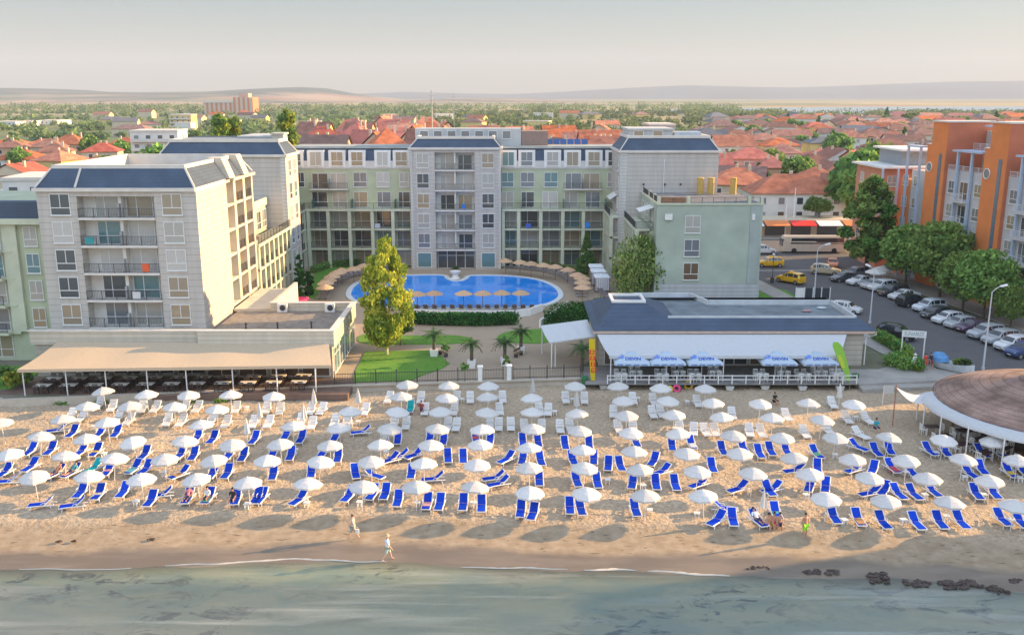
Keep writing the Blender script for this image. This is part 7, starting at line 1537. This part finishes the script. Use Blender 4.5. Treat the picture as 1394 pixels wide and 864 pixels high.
def person(label, x, y, z, rz, pose='stand', top=None, bottom=None, hair='dark', sk=None, s=1.0, hat=None, group=None):
    sk = sk or skin; o = thing('person', label, 'person', (x, y, z), rz, group); o.scale = (s, s, s)
    pel = .92; st_l = .18 if pose == 'walk' else .0
    J = {'pel': (0, 0, pel), 'wst': (0, .0, 1.08), 'chs': (0, .01, 1.28), 'nkb': (0, .02, 1.43), 'nck': (0, .01, 1.5), 'hd0': (0, -.01, 1.58), 'hd1': (0, -.01, 1.68), 'nos': (0, -.105, 1.605)}
    for s_, q in ((-1, 'l'), (1, 'r')):
        f = s_*st_l
        J['hp'+q] = (s_*.1, 0, .88); J['kn'+q] = (s_*.11, -f*.8-.02, .48); J['an'+q] = (s_*.115, -f*1.4+(.14 if f < 0 else 0), .09); J['to'+q] = (s_*.13, J['an'+q][1]-.17, .035)
        J['sh'+q] = (s_*.18, .01, 1.39); J['el'+q] = (s_*.25, .03+f*.8, 1.12); J['wr'+q] = (s_*.25, -.06+f*1.2, .88); J['ha'+q] = (s_*.245, -.08+f*1.3, .80)
    if pose in ('sit', 'lie'):
        dz = -.45 if pose == 'sit' else -.5
        for k_ in list(J): p = J[k_]; J[k_] = (p[0], p[1], p[2]+dz)
        for s_, q in ((-1, 'l'), (1, 'r')):
            if pose == 'sit': J['kn'+q] = (s_*.15, -.42, .50); J['an'+q] = (s_*.14, -.45, .09); J['to'+q] = (s_*.15, -.62, .04); J['hp'+q] = (s_*.1, -.02, .46); J['el'+q] = (s_*.24, -.1, .72); J['wr'+q] = (s_*.16, -.32, .58); J['ha'+q] = (s_*.15, -.40, .57)
            else: J['kn'+q] = (s_*.12, -.45, .48); J['an'+q] = (s_*.12, -.86, .43); J['to'+q] = (s_*.14, -.9, .56); J['hp'+q] = (s_*.1, -.04, .42)
        if pose == 'lie':
            for k_, (yy, zz) in dict(pel=(0, .44), wst=(.13, .52), chs=(.28, .66), nkb=(.40, .78), nck=(.44, .83), hd0=(.49, .90), hd1=(.54, .99), nos=(.40, .97)).items(): J[k_] = (0, yy, zz)
            for s_, q in ((-1, 'l'), (1, 'r')): J['sh'+q] = (s_*.18, .37, .75); J['el'+q] = (s_*.27, .18, .58); J['wr'+q] = (s_*.2, -.02, .52); J['ha'+q] = (s_*.17, -.1, .52)
    N = list(J); V = [J[n] for n in N]; ix = {n: i for i, n in enumerate(N)}; RD = dict(pel=.125, wst=.115, chs=.135, nkb=.08, nck=.052, hd0=.085, hd1=.088, nos=.018); R = []
    for n in N:
        R.append(RD.get(n, {'hp': .092, 'kn': .058, 'an': .038, 'to': .03, 'sh': .058, 'el': .04, 'wr': .026, 'ha': .03}.get(n[:2], .05)))
    E = [('pel', 'wst'), ('wst', 'chs'), ('chs', 'nkb'), ('nkb', 'nck'), ('nck', 'hd0'), ('hd0', 'hd1'), ('hd0', 'nos')]
    for q in 'lr': E += [('pel', 'hp'+q), ('hp'+q, 'kn'+q), ('kn'+q, 'an'+q), ('an'+q, 'to'+q), ('nkb', 'sh'+q), ('sh'+q, 'el'+q), ('el'+q, 'wr'+q), ('wr'+q, 'ha'+q)]
    E = [(ix[a], ix[b_]) for a, b_ in E]
    for s_, q in ((-1, 'l'), (1, 'r')):   # five fingers each, unequal and slightly curled
        h = np.array(J['ha'+q]); w = np.array(J['wr'+q]); d = (h-w)/np.linalg.norm(h-w); sd3 = np.cross(d, (s_*1., 0, 0)); sd3 /= np.linalg.norm(sd3)
        for i, L in enumerate((.07, .085, .08, .062)):
            b0 = h+sd3*(i-1.5)*.019; V += [tuple(b0+d*L*.5), tuple(b0+d*L*.95-np.array((s_*.018, 0, 0)))]; R += [.0095, .008]; E += [(ix['ha'+q], len(V)-2), (len(V)-2, len(V)-1)]
        V += [tuple(w+d*.04+sd3*-.045), tuple(w+d*.085+sd3*-.06)]; R += [.011, .009]; E += [(ix['wr'+q], len(V)-2), (len(V)-2, len(V)-1)]
    skinned('body', V, E, R, sk, o)
    def cloth(nm, keys, edges, grow, mat):
        V_ = [J[k_] for k_ in keys]; I_ = {k_: i for i, k_ in enumerate(keys)}; R_ = [R[ix[k_]]+grow for k_ in keys]; return skinned(nm, V_, [(I_[a], I_[b_]) for a, b_ in edges], R_, mat, o)
    if top is not None: cloth('shirt', ['wst', 'pel', 'chs', 'nkb', 'shl', 'ell', 'shr', 'elr'], [('pel', 'wst'), ('wst', 'chs'), ('chs', 'nkb'), ('nkb', 'shl'), ('nkb', 'shr'), ('shl', 'ell'), ('shr', 'elr')], .022, top)
    if bottom is not None: cloth('shorts', ['pel', 'hpl', 'knl', 'hpr', 'knr'], [('pel', 'hpl'), ('hpl', 'knl'), ('pel', 'hpr'), ('hpr', 'knr')], .026, bottom)
    h = np.array(J['hd1']); q = MB(); q.ball((h[0], h[1]+.02, h[2]+.02), .105, 12, 8, (.9, 1.0, .85)); q.build('hair', [hairm[hair]], o, smooth=True)
    e = MB(); f0 = np.array(J['hd0']); f1 = np.array(J['nos'])
    for s_ in (-1, 1): e.ball((s_*.032, f1[1]+.018, f1[2]+.035), .012, 6, 4)
    e.build('eyes', [darkm], o)
    if hat is not None: t = MB(); t.lathe([(.0, .13), (.09, .12), (.11, .02), (.19, .0), (.19, -.012), (.1, -.0)], 16); t.v = [(v[0]+h[0], v[1]+h[1]+.01, v[2]+h[2]+.035) for v in t.v]; t.build('hat', [hat], o)
    return o
cl = lambda n, c: M('cloth_'+n, c, .9, .06)
x, y, _ = at(481, 734, -.85); person('walker in pale shirt and grey shorts carrying a white bag near the waterline', x, y, -.80, pi*1.45, 'walk', cl('pale', (.55, .45, .42)), cl('greysh', (.35, .40, .40)), 'brown', skin2); q = MB(); q.box(-.12, .12, -.05, .05, 0, .3); q.tube([(-.1, 0, .3), (0, 0, .48), (.1, 0, .3)], .01, 5); b = own(q, 'beach_bag', [white], 'small white bag carried by the walker in the pale shirt', 'bag', origin=(0, 0, 0)); b.location = (x+.3, y-.1, -.35)
x, y, _ = at(528, 762, -1.0); person('wader in white shirt, pale green shorts and straw hat at the water edge', x, y, -1.0, pi*.55, 'walk', cl('whites', (.8, .8, .85)), cl('mint', (.45, .6, .52)), 'grey', skin2, hat=straw)
x, y, _ = at(1095, 732, -.65); person('bare chested person in lime green shorts standing on the front sand', x, y, BZ, pi*.1, 'stand', None, cl('lime', (.32, .85, .03)), 'dark')
def plc(cr_, a, b_, zc): return at(cr_+a/3.929, 510+b_/3.929, BZ+zc)[:2]
def pick(x, y): return min(LOUNGERS, key=lambda q: hypot(q[0]-x, q[1]-y))
for cr_, a, b_, lb, tp_, bt_ in ((0, 1005, 650, 'sunbather in pink top lying on a front row lounger at the left', cl('pink', (.7, .25, .3)), cl('navy', (.04, .05, .12))), (0, 300, 520, 'sunbather in dark trunks lying on a lounger near the left edge', None, cl('navy', (.04, .05, .12))), (0, 385, 515, 'sunbather in striped blue clothes lying on a lounger near the left edge', cl('aqua', (.1, .4, .5)), cl('navy', (.04, .05, .12))), (700, 1300, 770, 'sunbather in white shirt lying on the tilted front lounger beside the group', cl('whites', (.8, .8, .85)), cl('navy', (.04, .05, .12)))):
    x, y = plc(cr_, a, b_, .4); q = pick(x, y); person(lb, q[0], q[1], BZ-.02, q[3].rotation_euler[2], 'lie', tp_, bt_, 'dark')
for cr_, a, b_, lb, tp_, bt_, dx in ((0, 1115, 665, 'person in white shirt sitting on the end of a front row lounger', cl('whites', (.8, .8, .85)), cl('navy', (.04, .05, .12)), 0), (0, 1250, 672, 'person in dark top sitting at a front row lounger at the left', cl('black', (.03, .03, .03)), cl('navy', (.04, .05, .12)), 0), (1044, 5, 790, 'tanned person sitting on the sand, left one of the front group', None, cl('olive', (.2, .2, .05)), 0), (1044, 35, 785, 'tanned person in red trunks sitting in the middle of the front group', None, cl('red', (.6, .05, .05)), 0), (1044, 65, 788, 'tanned person sitting on the sand, right one of the front group', None, cl('navy', (.04, .05, .12)), 0), (700, 1360, 790, 'tanned person crouching left of the front group on the sand', None, cl('orange', (.7, .25, .05)), 0), (350, 880, 195, 'person in dark red shirt sitting on an upper row lounger', cl('maroon', (.25, .05, .06)), cl('navy', (.04, .05, .12)), 0), (1044, 580, 290, 'person in turquoise shirt sitting by the white loungers near the bar', cl('turq', (.02, .35, .45)), cl('navy', (.04, .05, .12)), 0)):
    x, y = plc(cr_, a, b_, .25); low = 'sand' in lb or 'front group' in lb; person(lb, x, y-.1, BZ-(.28 if low else 0), random.uniform(-.5, .5), 'sit', tp_, bt_, 'dark')
for px, py, lb, tp_, bt_, ht in ((1244, 504, 'visitor in white hat and white wrap walking from the car park', cl('whites', (.8, .8, .85)), cl('whites', (.8, .8, .85)), white), (1259, 503, 'visitor in red swimsuit walking beside the white hatted visitor', cl('red', (.6, .05, .05)), cl('red', (.6, .05, .05)), None), (1266, 502, 'visitor in dark top walking at the right of the pair in the car park', cl('black', (.03, .03, .03)), cl('maroon', (.25, .05, .06)), None)):
    x, y, _ = at(px, py, 0); person(lb, x, y, .01, .2, 'walk', tp_, bt_, 'dark', hat=ht)
x, y = plc(1044, 42, 125, .6); person('person in black clothes sitting on the shaded sand by the terrace', x, y, BZ-.1, .5, 'sit', cl('black', (.03, .03, .03)), cl('black', (.03, .03, .03)), 'dark')

bpy.data.scenes.remove(TS)
